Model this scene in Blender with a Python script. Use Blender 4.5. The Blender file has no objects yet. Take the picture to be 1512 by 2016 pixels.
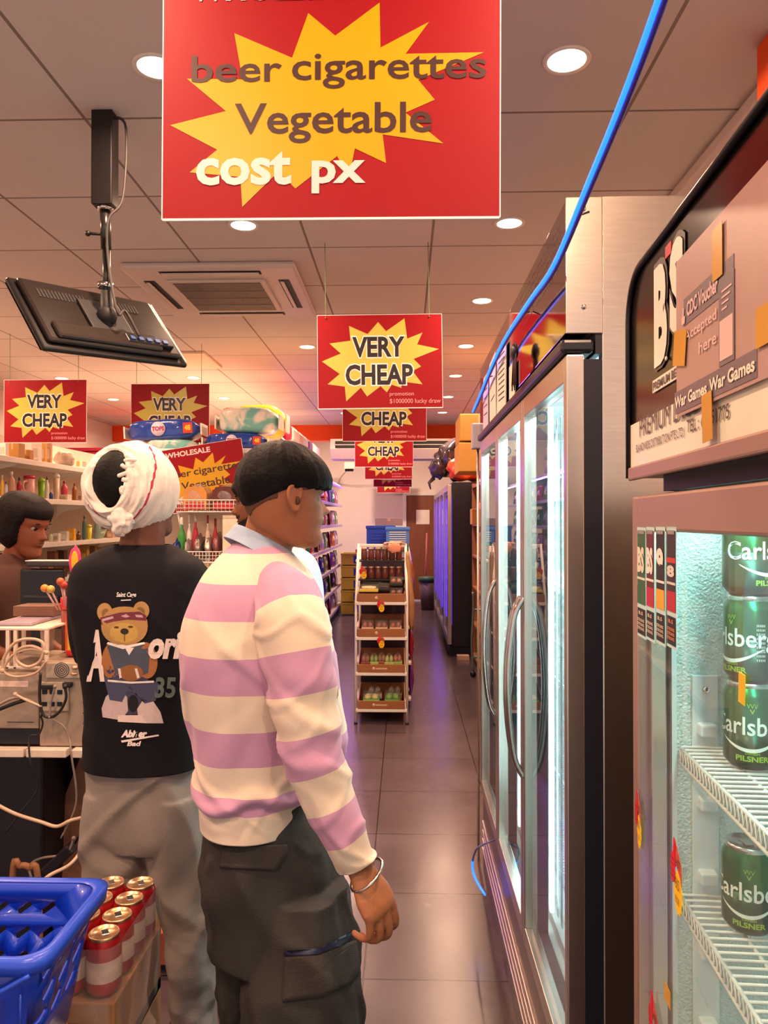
import bpy, bmesh, math, random
from mathutils import Vector, Matrix, noise
from mathutils.bvhtree import BVHTree
random.seed(7)
PI = math.pi
sc = bpy.context.scene
C = sc.collection
# ---------------------------------------------------------------- camera, world, exposure
FPX = 1470.0; CZ = 1.6
YAW = math.atan(41/FPX); PITCH = math.atan(14/FPX)
cam = bpy.data.cameras.new('camera'); camo = bpy.data.objects.new('camera', cam); C.objects.link(camo)
cam.sensor_fit = 'VERTICAL'; cam.sensor_height = 36; cam.lens = 36*FPX/2016; cam.clip_start = .02
camo.location = (0, 0, CZ); camo.rotation_euler = (PI/2+PITCH, 0, YAW); sc.camera = camo
sc.view_settings.view_transform = 'Standard'; sc.view_settings.look = 'None'
sc.view_settings.gamma = 1; sc.view_settings.use_curve_mapping = False
sc.view_settings.exposure = EXPO = 0.42
wd = bpy.data.worlds.new('warm_fill'); sc.world = wd; wd.use_nodes = True
bg = wd.node_tree.nodes['Background']; bg.inputs[0].default_value = (1, .78, .70, 1); bg.inputs[1].default_value = 0.85  # added warm fill through the open front, makes up for weak floor bounce
LIGHT_W = 17.0          # watts of every ceiling downlight
LIGHT_C = (1, .62, .41)
sc.cycles.max_bounces = 8; sc.cycles.transparent_max_bounces = 24; sc.cycles.diffuse_bounces = 4
sc.cycles.sample_clamp_indirect = 6; sc.cycles.caustics_reflective = False; sc.cycles.caustics_refractive = False

def ray(px, py):
    u = (px-756)/FPX; v = (1008-py)/FPX
    y = math.cos(PITCH) - v*math.sin(PITCH); z = math.sin(PITCH) + v*math.cos(PITCH)
    return Vector((u*math.cos(YAW) - y*math.sin(YAW), u*math.sin(YAW) + y*math.cos(YAW), z))
def at(px, py, Y):
    d = ray(px, py); k = Y/d.y
    return Vector((d.x*k, Y, CZ + d.z*k))
def atX(px, py, X):
    d = ray(px, py); k = X/d.x
    return Vector((X, d.y*k, CZ + d.z*k))
def mpx(Y): return Y/FPX

# ---------------------------------------------------------------- materials
def lin(c):
    c = c/255.0
    return c/12.92 if c <= .04045 else ((c+.055)/1.055)**2.4
def rgb(h):
    h = h.lstrip('#'); return tuple(lin(int(h[i:i+2], 16)) for i in (0, 2, 4))
MC = {}
def M(name, col='#888888', rough=.55, metal=0, var=.06, vs=30, bump=0, bs=120, emit=0, trans=0, alpha=1, ior=1.45, coat=0, spec=.5, aniso=None):
    if name in MC: return MC[name]
    m = bpy.data.materials.new(name); m.use_nodes = True; nt = m.node_tree; b = nt.nodes['Principled BSDF']
    c = rgb(col) if isinstance(col, str) else col
    tc = nt.nodes.new('ShaderNodeTexCoord'); nz = nt.nodes.new('ShaderNodeTexNoise'); nz.inputs['Scale'].default_value = vs
    if aniso:
        mp = nt.nodes.new('ShaderNodeMapping'); mp.inputs['Scale'].default_value = aniso
        nt.links.new(tc.outputs['Object'], mp.inputs[0]); nt.links.new(mp.outputs[0], nz.inputs['Vector'])
    else: nt.links.new(tc.outputs['Object'], nz.inputs['Vector'])
    mx = nt.nodes.new('ShaderNodeMix'); mx.data_type = 'RGBA'
    mx.inputs[6].default_value = (*[x*(1-var) for x in c], 1); mx.inputs[7].default_value = (*[min(1, x*(1+var)) for x in c], 1)
    nt.links.new(nz.outputs['Fac'], mx.inputs[0]); nt.links.new(mx.outputs[2], b.inputs['Base Color'])
    b.inputs['Roughness'].default_value = rough; b.inputs['Metallic'].default_value = metal
    b.inputs['IOR'].default_value = ior; b.inputs['Specular IOR Level'].default_value = spec
    b.inputs['Coat Weight'].default_value = coat; b.inputs['Transmission Weight'].default_value = trans; b.inputs['Alpha'].default_value = alpha
    if emit:
        nt.links.new(mx.outputs[2], b.inputs['Emission Color']); b.inputs['Emission Strength'].default_value = emit
    if bump:
        n2 = nt.nodes.new('ShaderNodeTexNoise'); n2.inputs['Scale'].default_value = bs; n2.inputs['Detail'].default_value = 3
        bp = nt.nodes.new('ShaderNodeBump'); bp.inputs['Strength'].default_value = bump; bp.inputs['Distance'].default_value = .01
        nt.links.new(tc.outputs['Object'], n2.inputs['Vector']); nt.links.new(n2.outputs['Fac'], bp.inputs['Height']); nt.links.new(bp.outputs[0], b.inputs['Normal'])
    MC[name] = m; return m
def glass(name, tint=(.93, .98, .96), ior=1.45, rough=0.0, haze=0.0):
    """clear sheet: fresnel mix of mirror reflection and straight transmission"""
    if name in MC: return MC[name]
    m = bpy.data.materials.new(name); m.use_nodes = True; nt = m.node_tree
    for n in list(nt.nodes):
        if n.type != 'OUTPUT_MATERIAL': nt.nodes.remove(n)
    out = [n for n in nt.nodes][0]
    fr = nt.nodes.new('ShaderNodeFresnel'); fr.inputs[0].default_value = ior
    tr = nt.nodes.new('ShaderNodeBsdfTransparent'); tr.inputs[0].default_value = (*tint, 1)
    gl = nt.nodes.new('ShaderNodeBsdfGlossy'); gl.inputs['Roughness'].default_value = rough
    mx = nt.nodes.new('ShaderNodeMixShader'); ge = nt.nodes.new('ShaderNodeNewGeometry'); sb = nt.nodes.new('ShaderNodeMath'); sb.operation = 'SUBTRACT'; sb.inputs[0].default_value = 1
    nt.links.new(ge.outputs['Backfacing'], sb.inputs[1]); mu = nt.nodes.new('ShaderNodeMath'); mu.operation = 'MULTIPLY'   # a sheet reflects once, without internal reflection
    nt.links.new(fr.outputs[0], mu.inputs[0]); nt.links.new(sb.outputs[0], mu.inputs[1]); nt.links.new(mu.outputs[0], mx.inputs[0])
    last = tr
    if haze:
        df = nt.nodes.new('ShaderNodeBsdfDiffuse'); df.inputs[0].default_value = (.8, .8, .8, 1)
        tc = nt.nodes.new('ShaderNodeTexCoord'); nz = nt.nodes.new('ShaderNodeTexNoise'); nz.inputs['Scale'].default_value = 25; nt.links.new(tc.outputs['Object'], nz.inputs['Vector'])
        mt = nt.nodes.new('ShaderNodeMath'); mt.operation = 'MULTIPLY'; mt.inputs[1].default_value = haze*2; nt.links.new(nz.outputs['Fac'], mt.inputs[0])
        m2 = nt.nodes.new('ShaderNodeMixShader'); nt.links.new(mt.outputs[0], m2.inputs[0]); nt.links.new(tr.outputs[0], m2.inputs[1]); nt.links.new(df.outputs[0], m2.inputs[2]); last = m2
    nt.links.new(last.outputs[0], mx.inputs[1]); nt.links.new(gl.outputs[0], mx.inputs[2]); nt.links.new(mx.outputs[0], out.inputs[0])
    MC[name] = m; return m
def swirl(name, c1, c2, scale=6, lo=.42, hi=.58, rough=.3, coat=.5, bump=.3):
    m = M(name, c1, rough, coat=coat, var=.05, vs=scale, bump=bump, bs=scale*6); nt = m.node_tree; b = nt.nodes['Principled BSDF']
    tc = nt.nodes.new('ShaderNodeTexCoord'); nz = nt.nodes.new('ShaderNodeTexNoise'); nz.inputs['Scale'].default_value = scale; nz.inputs['Distortion'].default_value = 1.2
    cr_ = nt.nodes.new('ShaderNodeValToRGB'); cr_.color_ramp.elements[0].position = lo; cr_.color_ramp.elements[1].position = hi
    cr_.color_ramp.elements[0].color = (*rgb(c1), 1); cr_.color_ramp.elements[1].color = (*rgb(c2), 1)
    nt.links.new(tc.outputs['Object'], nz.inputs['Vector']); nt.links.new(nz.outputs['Fac'], cr_.inputs[0]); nt.links.new(cr_.outputs[0], b.inputs['Base Color'])
    return m
def lamp_mat(name, col, strength):
    if name in MC: return MC[name]
    m = bpy.data.materials.new(name); m.use_nodes = True; nt = m.node_tree; b = nt.nodes['Principled BSDF']
    tc = nt.nodes.new('ShaderNodeTexCoord'); nz = nt.nodes.new('ShaderNodeTexNoise'); nz.inputs['Scale'].default_value = 5; nt.links.new(tc.outputs['Object'], nz.inputs['Vector'])
    mt = nt.nodes.new('ShaderNodeMapRange'); mt.inputs[3].default_value = strength*.97; mt.inputs[4].default_value = strength*1.03
    nt.links.new(nz.outputs['Fac'], mt.inputs[0]); nt.links.new(mt.outputs[0], b.inputs['Emission Strength'])
    b.inputs['Base Color'].default_value = (*col, 1); b.inputs['Emission Color'].default_value = (*col, 1)
    MC[name] = m; return m

# ---------------------------------------------------------------- mesh builder
class MB:
    def __init__(s): s.bm = bmesh.new(); s.mi = 0
    def _set(s, faces):
        for f in faces: f.material_index = s.mi
    def mat(s, i): s.mi = i; return s
    def box(s, x0, x1, y0, y1, z0, z1, bev=0, seg=2, mtx=None):
        r = bmesh.ops.create_cube(s.bm, size=1); vs = r['verts']
        for v in vs: v.co = Vector((x0+(v.co.x+.5)*(x1-x0), y0+(v.co.y+.5)*(y1-y0), z0+(v.co.z+.5)*(z1-z0)))
        fs = list({f for v in vs for f in v.link_faces}); s._set(fs)
        if bev > 0:
            es = list({e for v in vs for e in v.link_edges})
            rr = bmesh.ops.bevel(s.bm, geom=es, offset=bev, segments=seg, affect='EDGES', profile=.5)
            s._set(rr['faces']); vs = list({v for f in rr['faces'] for v in f.verts} | {v for v in vs if v.is_valid})
        if mtx is not None:
            for v in vs: v.co = mtx @ v.co
        return s
    def obox(s, c, sx, sy, sz, rz=0, rx=0, ry=0, bev=0):
        m = Matrix.Translation(c) @ Matrix.Rotation(rz, 4, 'Z') @ Matrix.Rotation(rx, 4, 'X') @ Matrix.Rotation(ry, 4, 'Y')
        return s.box(-sx/2, sx/2, -sy/2, sy/2, -sz/2, sz/2, bev, mtx=m)
    def rings(s, rr, closed=True, cap=True, capend=None):
        """rr: list of rings (lists of Vector)"""
        R = [[s.bm.verts.new(p) for p in r] for r in rr]; fs = []
        n = len(R[0])
        for a, b in zip(R, R[1:]):
            for i in range(n if closed else n-1):
                j = (i+1) % n
                try: fs.append(s.bm.faces.new((a[i], a[j], b[j], b[i])))
                except ValueError: pass
        if cap and closed:
            try: fs.append(s.bm.faces.new(R[0][::-1]))
            except ValueError: pass
            if capend is None or capend:
                try: fs.append(s.bm.faces.new(R[-1]))
                except ValueError: pass
        for f in fs: f.smooth = True
        s._set(fs); return s
    def tube(s, pts, r, n=8, cap=True):
        pts = [Vector(p) for p in pts]; rs = r if isinstance(r, (list, tuple)) else [r]*len(pts)
        out = []; up = None
        for i, p in enumerate(pts):
            t = (pts[min(i+1, len(pts)-1)] - pts[max(i-1, 0)])
            t = t.normalized() if t.length > 1e-9 else Vector((0, 0, 1))
            if up is None: up = t.orthogonal().normalized()
            else:
                up = up - t*up.dot(t); up = up.normalized() if up.length > 1e-6 else t.orthogonal().normalized()
            b = t.cross(up)
            out.append([p + (up*math.cos(2*PI*k/n) + b*math.sin(2*PI*k/n))*rs[i] for k in range(n)])
        return s.rings(out, cap=cap)
    def lathe(s, prof, c=(0, 0, 0), n=20, axis="Z", mtx=None, cap=True):
        c = Vector(c); out = []
        for r, z in prof:
            ring = []
            for k in range(n):
                a = 2*PI*k/n; p = Vector((r*math.cos(a), r*math.sin(a), z))
                if axis == 'Y': p = Vector((p.x, p.z, p.y))
                if axis == 'X': p = Vector((p.z, p.x, p.y))
                if mtx is not None: p = mtx @ p
                ring.append(c + p)
            out.append(ring)
        return s.rings(out, cap=cap)
    def ball(s, c, rx, ry=None, rz=None, n=12, rot=None, disp=0, seed=0):
        ry = ry or rx; rz = rz or rx; c = Vector(c); out = []
        for i in range(n//2+1):
            th = PI*i/(n//2); th = min(max(th, .03), PI-.03)
            ring = []
            for k in range(n):
                a = 2*PI*k/n; d = Vector((math.sin(th)*math.cos(a), math.sin(th)*math.sin(a), -math.cos(th)))
                q = 1+(disp*noise.noise(d*2.3+Vector((seed*3.1, seed, 0))) if disp else 0)
                p = Vector((d.x*rx*q, d.y*ry*q, d.z*rz*q))
                if rot is not None: p = rot @ p
                ring.append(c+p)
            out.append(ring)
        return s.rings(out)
    def prism(s, pts, origin, u, v, depth):
        """2-D outline extruded along n = u x v"""
        o = Vector(origin); u = Vector(u); v = Vector(v); n = u.cross(v).normalized()
        a = [s.bm.verts.new(o+u*p[0]+v*p[1]+n*depth) for p in pts]; b = [s.bm.verts.new(o+u*p[0]+v*p[1]) for p in pts]
        fs = [s.bm.faces.new(a)]
        if depth:
            fs.append(s.bm.faces.new(b[::-1]))
            for i in range(len(pts)): j = (i+1) % len(pts); fs.append(s.bm.faces.new((b[i], b[j], a[j], a[i])))
        s._set(fs); return s
    def text(s, txt, origin, u, v, w, h, bold=0, flow=None, shear=0):
        """lettering scaled to the w x h rectangle whose lower-left corner is origin"""
        vs, fs = glyphs(txt, bold, shear)
        o = Vector(origin); u = Vector(u); v = Vector(v)
        nv = []
        for x, y in vs:
            nv.append(s.bm.verts.new(flow(x*w, y*h) if flow else o+u*(x*w)+v*(y*h)))
        out = []
        for f in fs:
            try: out.append(s.bm.faces.new([nv[i] for i in f]))
            except ValueError: pass
        s._set(out); return s
    def build(s, name, mats, parent=None, smooth=False, recalc=False):
        if recalc: bmesh.ops.recalc_face_normals(s.bm, faces=s.bm.faces)
        me = bpy.data.meshes.new(name); s.bm.to_mesh(me); s.bm.free()
        if smooth:
            for p in me.polygons: p.use_smooth = True
        for m in (mats if isinstance(mats, (list, tuple)) else [mats]): me.materials.append(m)
        o = bpy.data.objects.new(name, me); C.objects.link(o)
        if parent: o.parent = parent
        return o
GC = {}
def glyphs(txt, bold=0, shear=0):
    k = (txt, bold, shear)
    if k in GC: return GC[k]
    cu = bpy.data.curves.new('lettering', 'FONT'); cu.body = txt; cu.size = 1; cu.offset = bold; cu.shear = shear; cu.resolution_u = 3
    o = bpy.data.objects.new('lettering', cu); C.objects.link(o)
    me = bpy.data.meshes.new_from_object(o.evaluated_get(bpy.context.evaluated_depsgraph_get()))
    xs = [v.co.x for v in me.vertices]; ys = [v.co.y for v in me.vertices]
    x0, x1, y0, y1 = min(xs), max(xs), min(ys), max(ys)
    GC[k] = ([((v.co.x-x0)/(x1-x0), (v.co.y-y0)/max(y1-y0, 1e-6)) for v in me.vertices], [tuple(p.vertices) for p in me.polygons])
    bpy.data.objects.remove(o); bpy.data.curves.remove(cu); bpy.data.meshes.remove(me)
    return GC[k]
def tag(o, label=None, cat=None, group=None, kind=None):
    if label: o['label'] = label
    if cat: o['category'] = cat
    if group: o['group'] = group
    if kind: o['kind'] = kind
    return o
def thing(name, label, cat, loc=(0, 0, 0), rz=0, group=None):
    o = bpy.data.objects.new(name, None); C.objects.link(o); o.location = loc; o.rotation_euler = (0, 0, rz); o.empty_display_size = .05
    return tag(o, label, cat, group)
def struct(o): o['kind'] = 'structure'; return o
def copy_tree(o, parent=None, **kw):
    c = o.copy(); C.objects.link(c)
    if parent is not None: c.parent = parent
    for ch in list(o.children): copy_tree(ch, c)
    return c
def cr(pts, m):
    """Catmull-Rom through tuples of numbers, m steps per span"""
    out = []; n = len(pts)
    for i in range(n-1):
        p0 = pts[max(i-1, 0)]; p1 = pts[i]; p2 = pts[i+1]; p3 = pts[min(i+2, n-1)]
        for k in range(m):
            t = k/m
            out.append(tuple(.5*((2*b)+(-a+c)*t+(2*a-5*b+4*c-d)*t*t+(-a+3*b-3*c+d)*t**3) for a, b, c, d in zip(p0, p1, p2, p3)))
    out.append(tuple(pts[-1])); return out
def smooth_pts(pts, m=6): return [Vector(p) for p in cr([tuple(p) for p in pts], m)]
# ---------------------------------------------------------------- materials of the room
def tile_mat(name, c1, c2, mortar, size, gap, off, rough, bumpamt=.0, spec=.5, blot=0.25):
    m = bpy.data.materials.new(name); m.use_nodes = True; nt = m.node_tree; b = nt.nodes['Principled BSDF']
    tc = nt.nodes.new('ShaderNodeTexCoord'); mp = nt.nodes.new('ShaderNodeMapping'); mp.inputs['Location'].default_value = (-off[0], -off[1], 0)
    br = nt.nodes.new('ShaderNodeTexBrick'); br.offset = 0; br.squash = 1
    br.inputs['Scale'].default_value = 1; br.inputs['Brick Width'].default_value = size[0]; br.inputs['Row Height'].default_value = size[1]
    br.inputs['Mortar Size'].default_value = gap; br.inputs['Mortar Smooth'].default_value = .1; br.inputs['Bias'].default_value = 0
    br.inputs['Color1'].default_value = (*rgb(c1), 1); br.inputs['Color2'].default_value = (*rgb(c2), 1); br.inputs['Mortar'].default_value = (*rgb(mortar), 1)
    nt.links.new(tc.outputs['Object'], mp.inputs[0]); nt.links.new(mp.outputs[0], br.inputs[0])
    nz = nt.nodes.new('ShaderNodeTexNoise'); nz.inputs['Scale'].default_value = 2.5; nz.inputs['Detail'].default_value = 6; nt.links.new(tc.outputs['Object'], nz.inputs['Vector'])
    mx = nt.nodes.new('ShaderNodeMix'); mx.data_type = 'RGBA'; mx.blend_type = 'MULTIPLY'; mx.inputs[0].default_value = blot
    nt.links.new(br.outputs['Color'], mx.inputs[6]); nt.links.new(nz.outputs['Fac'], mx.inputs[7]); nt.links.new(mx.outputs[2], b.inputs['Base Color'])
    mr = nt.nodes.new('ShaderNodeMapRange'); mr.inputs[3].default_value = rough*.7; mr.inputs[4].default_value = rough*1.4
    nt.links.new(nz.outputs['Fac'], mr.inputs[0]); nt.links.new(mr.outputs[0], b.inputs['Roughness']); b.inputs['Specular IOR Level'].default_value = spec
    bp = nt.nodes.new('ShaderNodeBump'); bp.inputs['Strength'].default_value = .35; bp.inputs['Distance'].default_value = .004; bp.invert = True
    nt.links.new(br.outputs['Fac'], bp.inputs['Height'])
    if bumpamt:
        n3 = nt.nodes.new('ShaderNodeTexNoise'); n3.inputs['Scale'].default_value = 14; n3.inputs['Detail'].default_value = 5; nt.links.new(tc.outputs['Object'], n3.inputs['Vector'])
        b2 = nt.nodes.new('ShaderNodeBump'); b2.inputs['Strength'].default_value = bumpamt; b2.inputs['Distance'].default_value = .004
        nt.links.new(n3.outputs['Fac'], b2.inputs['Height']); nt.links.new(bp.outputs[0], b2.inputs['Normal']); nt.links.new(b2.outputs[0], b.inputs['Normal'])
    else: nt.links.new(bp.outputs[0], b.inputs['Normal'])
    return m
m_floor = tile_mat('floor_tiles', '#625257', '#5c4c51', '#241e20', (.6, .6), .0035, (-.145, .21), .23, .2, .6, .45)
m_ceil = tile_mat('ceiling_tiles', '#ded2cb', '#dacdc6', '#8f8078', (.6, .6), .006, (.13, .66), .85, 0, .3, .1)
m_wall = M('plaster_wall', '#e6d6cf', .8, bump=.05, vs=3)
m_orange = M('orange_paint', '#f0520a', .6)
m_cream = M('cream_paint', '#efdcc2', .7)
m_white = M('white_enamel', '#e8e2da', .35)
m_magenta = M('magenta_board', '#a01838', .6)
H_C = 2.94
o = MB().box(-4.4, 1.5, -2.2, 15, -.1, 0).build('floor', m_floor); struct(o)
o = MB().box(-4.4, 1.5, -1.2, 10.6, H_C, H_C+.08).build('ceiling', m_ceil); struct(o)
o = MB().box(-4.4, 1.5, 10.8, 15, H_C+.3, H_C+.38).build('ceiling', m_wall); struct(o)
o = MB().box(-4.3, -4.2, -1.2, 15, 0, 3.3).build('wall_left', m_wall); struct(o)
o = MB().box(1.26, 1.36, -1.2, 15, 0, 3.3).build('wall_right', m_wall); struct(o)
o = MB().box(-4.3, 1.4, 14.6, 14.7, 0, 3.3).build('wall_back', m_wall); struct(o)
o = MB().box(-4.2, 1.26, 10.6, 10.8, 2.72, H_C+.3).build('trim_1', m_orange); struct(o)      # orange beam across the shop
o = MB().box(-.15, .45, 14.57, 14.6, 0, .2).build('baseboard_back', M('white_tile', '#e4ddd8', .3)); struct(o)
o = MB().box(1.0, 1.26, 2.04, 2.14, 2.73, H_C, .004).build('trim_2', m_orange); struct(o)
o = MB().box(1.09, 1.26, -1.2, 10.6, H_C-.04, H_C, .004).build('trim_3', m_wall); struct(o)
# back door with its frame and paper notices
dx0, dx1 = .03, .62
m_wood = M('door_veneer', '#7d4a2c', .45, var=.35, vs=3, aniso=(9, 9, .6))
mb = MB().box(dx0, dx1, 14.55, 14.6, .06, 2.06, .004)
door = struct(mb.build('door_1', m_wood))
b = MB().box(dx0-.07, dx0, 14.53, 14.6, 0, 2.13, .005).box(dx0, dx1, 14.53, 14.6, 2.06, 2.13, .005)
b.build('door_frame', m_white, door)
mb = MB().box(.22, .48, 14.54, 14.548, 1.50, 1.78)
tag(mb.build('paper_notice', M('paper', '#e9dccb', .8)), 'white paper notice taped to the brown back door', 'notice')
# air duct-like strip light on the ceiling above the left signs
mb = MB().box(-2.05, -1.6, 5.9, 6.5, H_C-.02, H_C-.002, .004)
tag(mb.build('ceiling_panel', m_cream), 'cream rectangular access panel in the ceiling above the left red sign', 'panel')

# ---------------------------------------------------------------- downlights
m_bulb = lamp_mat('lamp_glow', (1, .80, .52), 9)
m_trim = M('lamp_trim', '#f0e6dc', .4)
def downlight(x, y, label, group=None):
    t = thing('downlight', label, 'ceiling light', (x, y, H_C), 0, group)
    mb = MB(); mb.lathe([(.056, -.004), (.068, -.006), (.07, 0), (.06, .0)], n=32, cap=False)
    mb.build('trim_ring', m_trim, t)
    mb = MB(); mb.lathe([(.0005, -.0035), (.055, -.0035), (.055, -.0005), (.0005, -.0005)], n=32)
    mb.build('diffuser', m_bulb, t)
    l = bpy.data.lights.new('downlight_beam', 'AREA'); l.shape = 'DISK'; l.size = .11; l.energy = LIGHT_W; l.color = LIGHT_C; l.spread = math.radians(165)
    lo = bpy.data.objects.new('beam', l); C.objects.link(lo); lo.parent = t; lo.location = (0, 0, -.009)
    return t
ordn = ['nearest', 'second nearest', 'third nearest', 'fourth nearest', 'fifth nearest', 'sixth nearest', 'farthest']
for i in range(7): downlight(.473, 2.18+1.2*i, '%s round downlight of the right ceiling row above the aisle' % ordn[i])
downlight(-.735, 2.18, 'round downlight half hidden by the left edge of the big beer cigarettes sign')
downlight(-.735, 3.37, 'round downlight just below the lower edge of the big red sign')
downlight(-.757, 5.77, 'small round downlight left of the hanging very cheap sign')
downlight(-2.0, 7.0, 'round downlight above the left blue tissue packs, behind the television')
downlight(-2.0, 8.2, 'small round downlight above the tissue pack stack, behind the one by the television')
downlight(-3.26, 7.0, 'round downlight directly above the leftmost very cheap sign')
downlight(-3.26, 8.25, 'small round downlight between the two left very cheap signs')
for x, y, w in ((.473, -.22, 'behind the camera in the right row'), (.473, .98, 'overhead at the near end of the right row'), (-.735, .98, 'overhead left of the camera behind the big red sign'), (-.735, -.22, 'behind the camera in the second row'), (-2, .9, 'above the shop entrance left of the basket'),
             (-2.0, 2.6, 'above the checkout counter'), (-2.0, 4.4, 'left of the cassette air conditioner'), (-3.26, 3.2, 'above the left wall beside the cashier'), (-3.26, 4.9, 'above the near end of the left wall shelves'), (-3.26, 9.5, 'above the dark red cupboard'), (-2, 9.4, 'above the far half of the centre gondola'), (-.75, 7.1, 'hidden behind the hanging very cheap sign'), (-.75, 9.4, 'hidden behind the second very cheap sign')):
    downlight(x, y, 'round downlight %s' % w)
# two ceiling lamps in the store room beyond the beam
for x, y, w in ((-.3, 12.6, 'right'), (-2.5, 12.6, 'left')):
    t = thing('ceiling_lamp', w+' ceiling lamp of the back room hidden above the orange beam', 'ceiling light', (x, y, H_C+.3), 0)
    MB().lathe([(.0005, -.05), (.12, -.05), (.14, -.01), (.14, 0)], n=24).build('diffuser', m_bulb, t)
    l = bpy.data.lights.new('ceiling_lamp', 'AREA'); l.shape = 'DISK'; l.size = .25; l.energy = 55; l.color = (1, .72, .5)
    lo = bpy.data.objects.new('beam', l); C.objects.link(lo); lo.parent = t; lo.location = (0, 0, -.06)

# ---------------------------------------------------------------- ceiling cassette air conditioner
ax0, ax1, ay0, ay1 = -1.49, -.57, 3.84, 4.78
m_ac = M('ac_plastic', '#d8cabf', .45); m_dark = M('dark_gap', '#171313', .6); m_grille = M('ac_grille', '#6b5d58', .5)
t = thing('cassette_air_conditioner', 'beige square ceiling cassette air conditioner with a slatted centre grille', 'air conditioner', ((ax0+ax1)/2, (ay0+ay1)/2, H_C))
cx, cy = (ax0+ax1)/2, (ay0+ay1)/2; hx, hy = (ax1-ax0)/2, (ay1-ay0)/2
MB().box(-hx, hx, -hy, hy, -.035, 0, .015).build('panel', m_ac, t)
MB().box(-.27, .27, -.29, .29, -.05, -.034, .006).build('grille_frame', m_ac, t)
g = MB().box(-.24, .24, -.26, .26, -.052, -.049)
g.mat(1)
for i in range(4):
    y = -.2+i*.133
    g.box(-.24, .24, y-.066, y-.055, -.055, -.051)
for i in range(36): x = -.235+i*.0134; g.box(x, x+.004, -.26, .26, -.0535, -.0515)
g.build('grille', [m_grille, M('ac_slat', '#75685f', .5)], t)
for nm, (a0, a1, b0, b1) in {'n': (-.27, .27, -.42, -.365), 's': (-.27, .27, .365, .42), 'e': (.34, .40, -.27, .27), 'w': (-.40, -.34, -.27, .27)}.items():
    f = MB().box(a0, a1, b0, b1, -.037, -.0345); f.build('air_outlet', m_dark, t)
    if nm in 'ns': MB().box(a0+.01, a1-.01, b0+.008, b1-.012, -.046, -.040, .002).build('louver', m_ac, t)
    else: MB().box(a0+.01, a0+.03, b0+.01, b1-.01, -.046, -.040, .002).build('louver', m_ac, t)
# ---------------------------------------------------------------- under-ceiling unit at the back
t = thing('wall_air_conditioner', 'long white air conditioner hung under the orange beam at the back', 'air conditioner', (-.16, 10.35, 2.42))
MB().prism([(-.2, .0), (.18, 0), (.2, .06), (.2, .27), (-.24, .27), (-.28, .13)], (-.85, 0, 0), (0, 1, 0), (0, 0, 1), 1.7).build('casing', m_ac, t, recalc=True)
MB().box(-.78, .78, -.285, -.245, .14, .235).build('air_outlet', m_dark, t)
MB().box(-.78, .78, -.295, -.283, .18, .19).build('louver', m_ac, t)
# ---------------------------------------------------------------- dome camera and back wall camera
p = at(45, 662, 5.6)
t = thing('dome_camera', 'small white dome security camera hanging near the left edge', 'security camera', (p.x, p.y, p.z))
MB().lathe([(.0005, .075), (.05, .075), (.055, .03), (.05, 0), (.0005, -.0)], n=20).build('housing', m_white, t)
MB().ball((0, -.02, 0), .036, .036, .034, 14).build('dark_dome', M('black_gloss', '#08080a', .1), t)
MB().tube([(0, 0, .07), (0, 0, H_C-p.z)], .008).build('ceiling_rod', m_white, t)
p = at(688, 918, 13.9)
t = thing('bullet_camera', 'small white security camera on a bracket on the back wall left of the red signs', 'security camera', (p.x, p.y, p.z))
MB().box(-.1, .1, -.06, .06, -.06, .08, .02).build('housing', m_white, t)
MB().box(-.08, .08, -.075, -.058, -.10, -.05, .01).build('lens_hood', M('black_gloss'), t)
MB().tube([(0, 0, 0), (-.2, .35, -.18), (-.28, .7, -.3)], .02).build('bracket', m_white, t)
# ---------------------------------------------------------------- television on its ceiling pole
bk = M('black_plastic', '#1a1818', .28); bk2 = M('black_matte', '#131114', .6); m_chr = M('chrome', '#c8c2bc', .12, 1)
tvc = Vector((-1.009, 2.458, 2.25))
t = thing('television', 'black flat television hung from a ceiling pole, seen from behind and below', 'television', tvc)
R = Matrix.Rotation(.8996, 4, 'Z') @ Matrix.Rotation(-.6735, 4, 'X') @ Matrix.Rotation(-.0806, 4, 'Y')
W_, H_ = .53, .318
def tvp(mb, name, mat):
    o = mb.build(name, mat, t)
    for v in o.data.vertices: v.co = R @ v.co
    return o
tvp(MB().box(-W_/2, W_/2, -.004, .014, -H_/2, H_/2, .006), 'bezel', bk)
tvp(MB().box(-W_/2+.02, W_/2-.02, -.022, -.002, -H_/2+.02, H_/2-.012, .012), 'back_cover', M('tv_back', '#211b19', .28, var=.3, vs=4))
tvp(MB().box(-W_/2+.05, W_/2-.1, -.036, -.018, -H_/2+.03, -H_/2+.1, .01), 'speaker_ridge', M('tv_ridge', '#2c2421', .22))
g = MB()
for i in range(14): g.box(-.2+i*.012, -.193+i*.012, -.0235, -.0215, .06, .10)
for i in range(12): g.box(.02+i*.012, .027+i*.012, -.0235, -.0215, .06, .10)
tvp(g, 'vent_slots', bk2)
g = MB().box(.03, .21, -.04, -.02, -.115, -.075, .004); tvp(g, 'port_panel', M('port_black', '#0c0d16', .3))
g = MB()
for i in range(5): g.box(.045+i*.032, .063+i*.032, -.0415, -.0395, -.103, -.088)
tvp(g, 'port', M('port_blue', '#2b4f86', .4))
tvp(MB().box(-.075, .075, -.034, -.022, -.075, .075, .004), 'mount_plate', bk2)
tvp(MB().box(-W_/2, W_/2, .0141, .0155, -H_/2+.008, H_/2-.008), 'screen', M('tv_screen', '#0a0b10', .08))
tvp(MB().tube([(W_/2-.004, -.006, H_/2-.01), (W_/2-.004, -.006, -H_/2+.01)], .0035), 'edge_trim', m_white)
hub = R @ Vector((0, -.06, 0))
top = at(207, 212, 2.43); top = Vector((top.x, top.y, H_C)); rel = top - tvc
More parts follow.
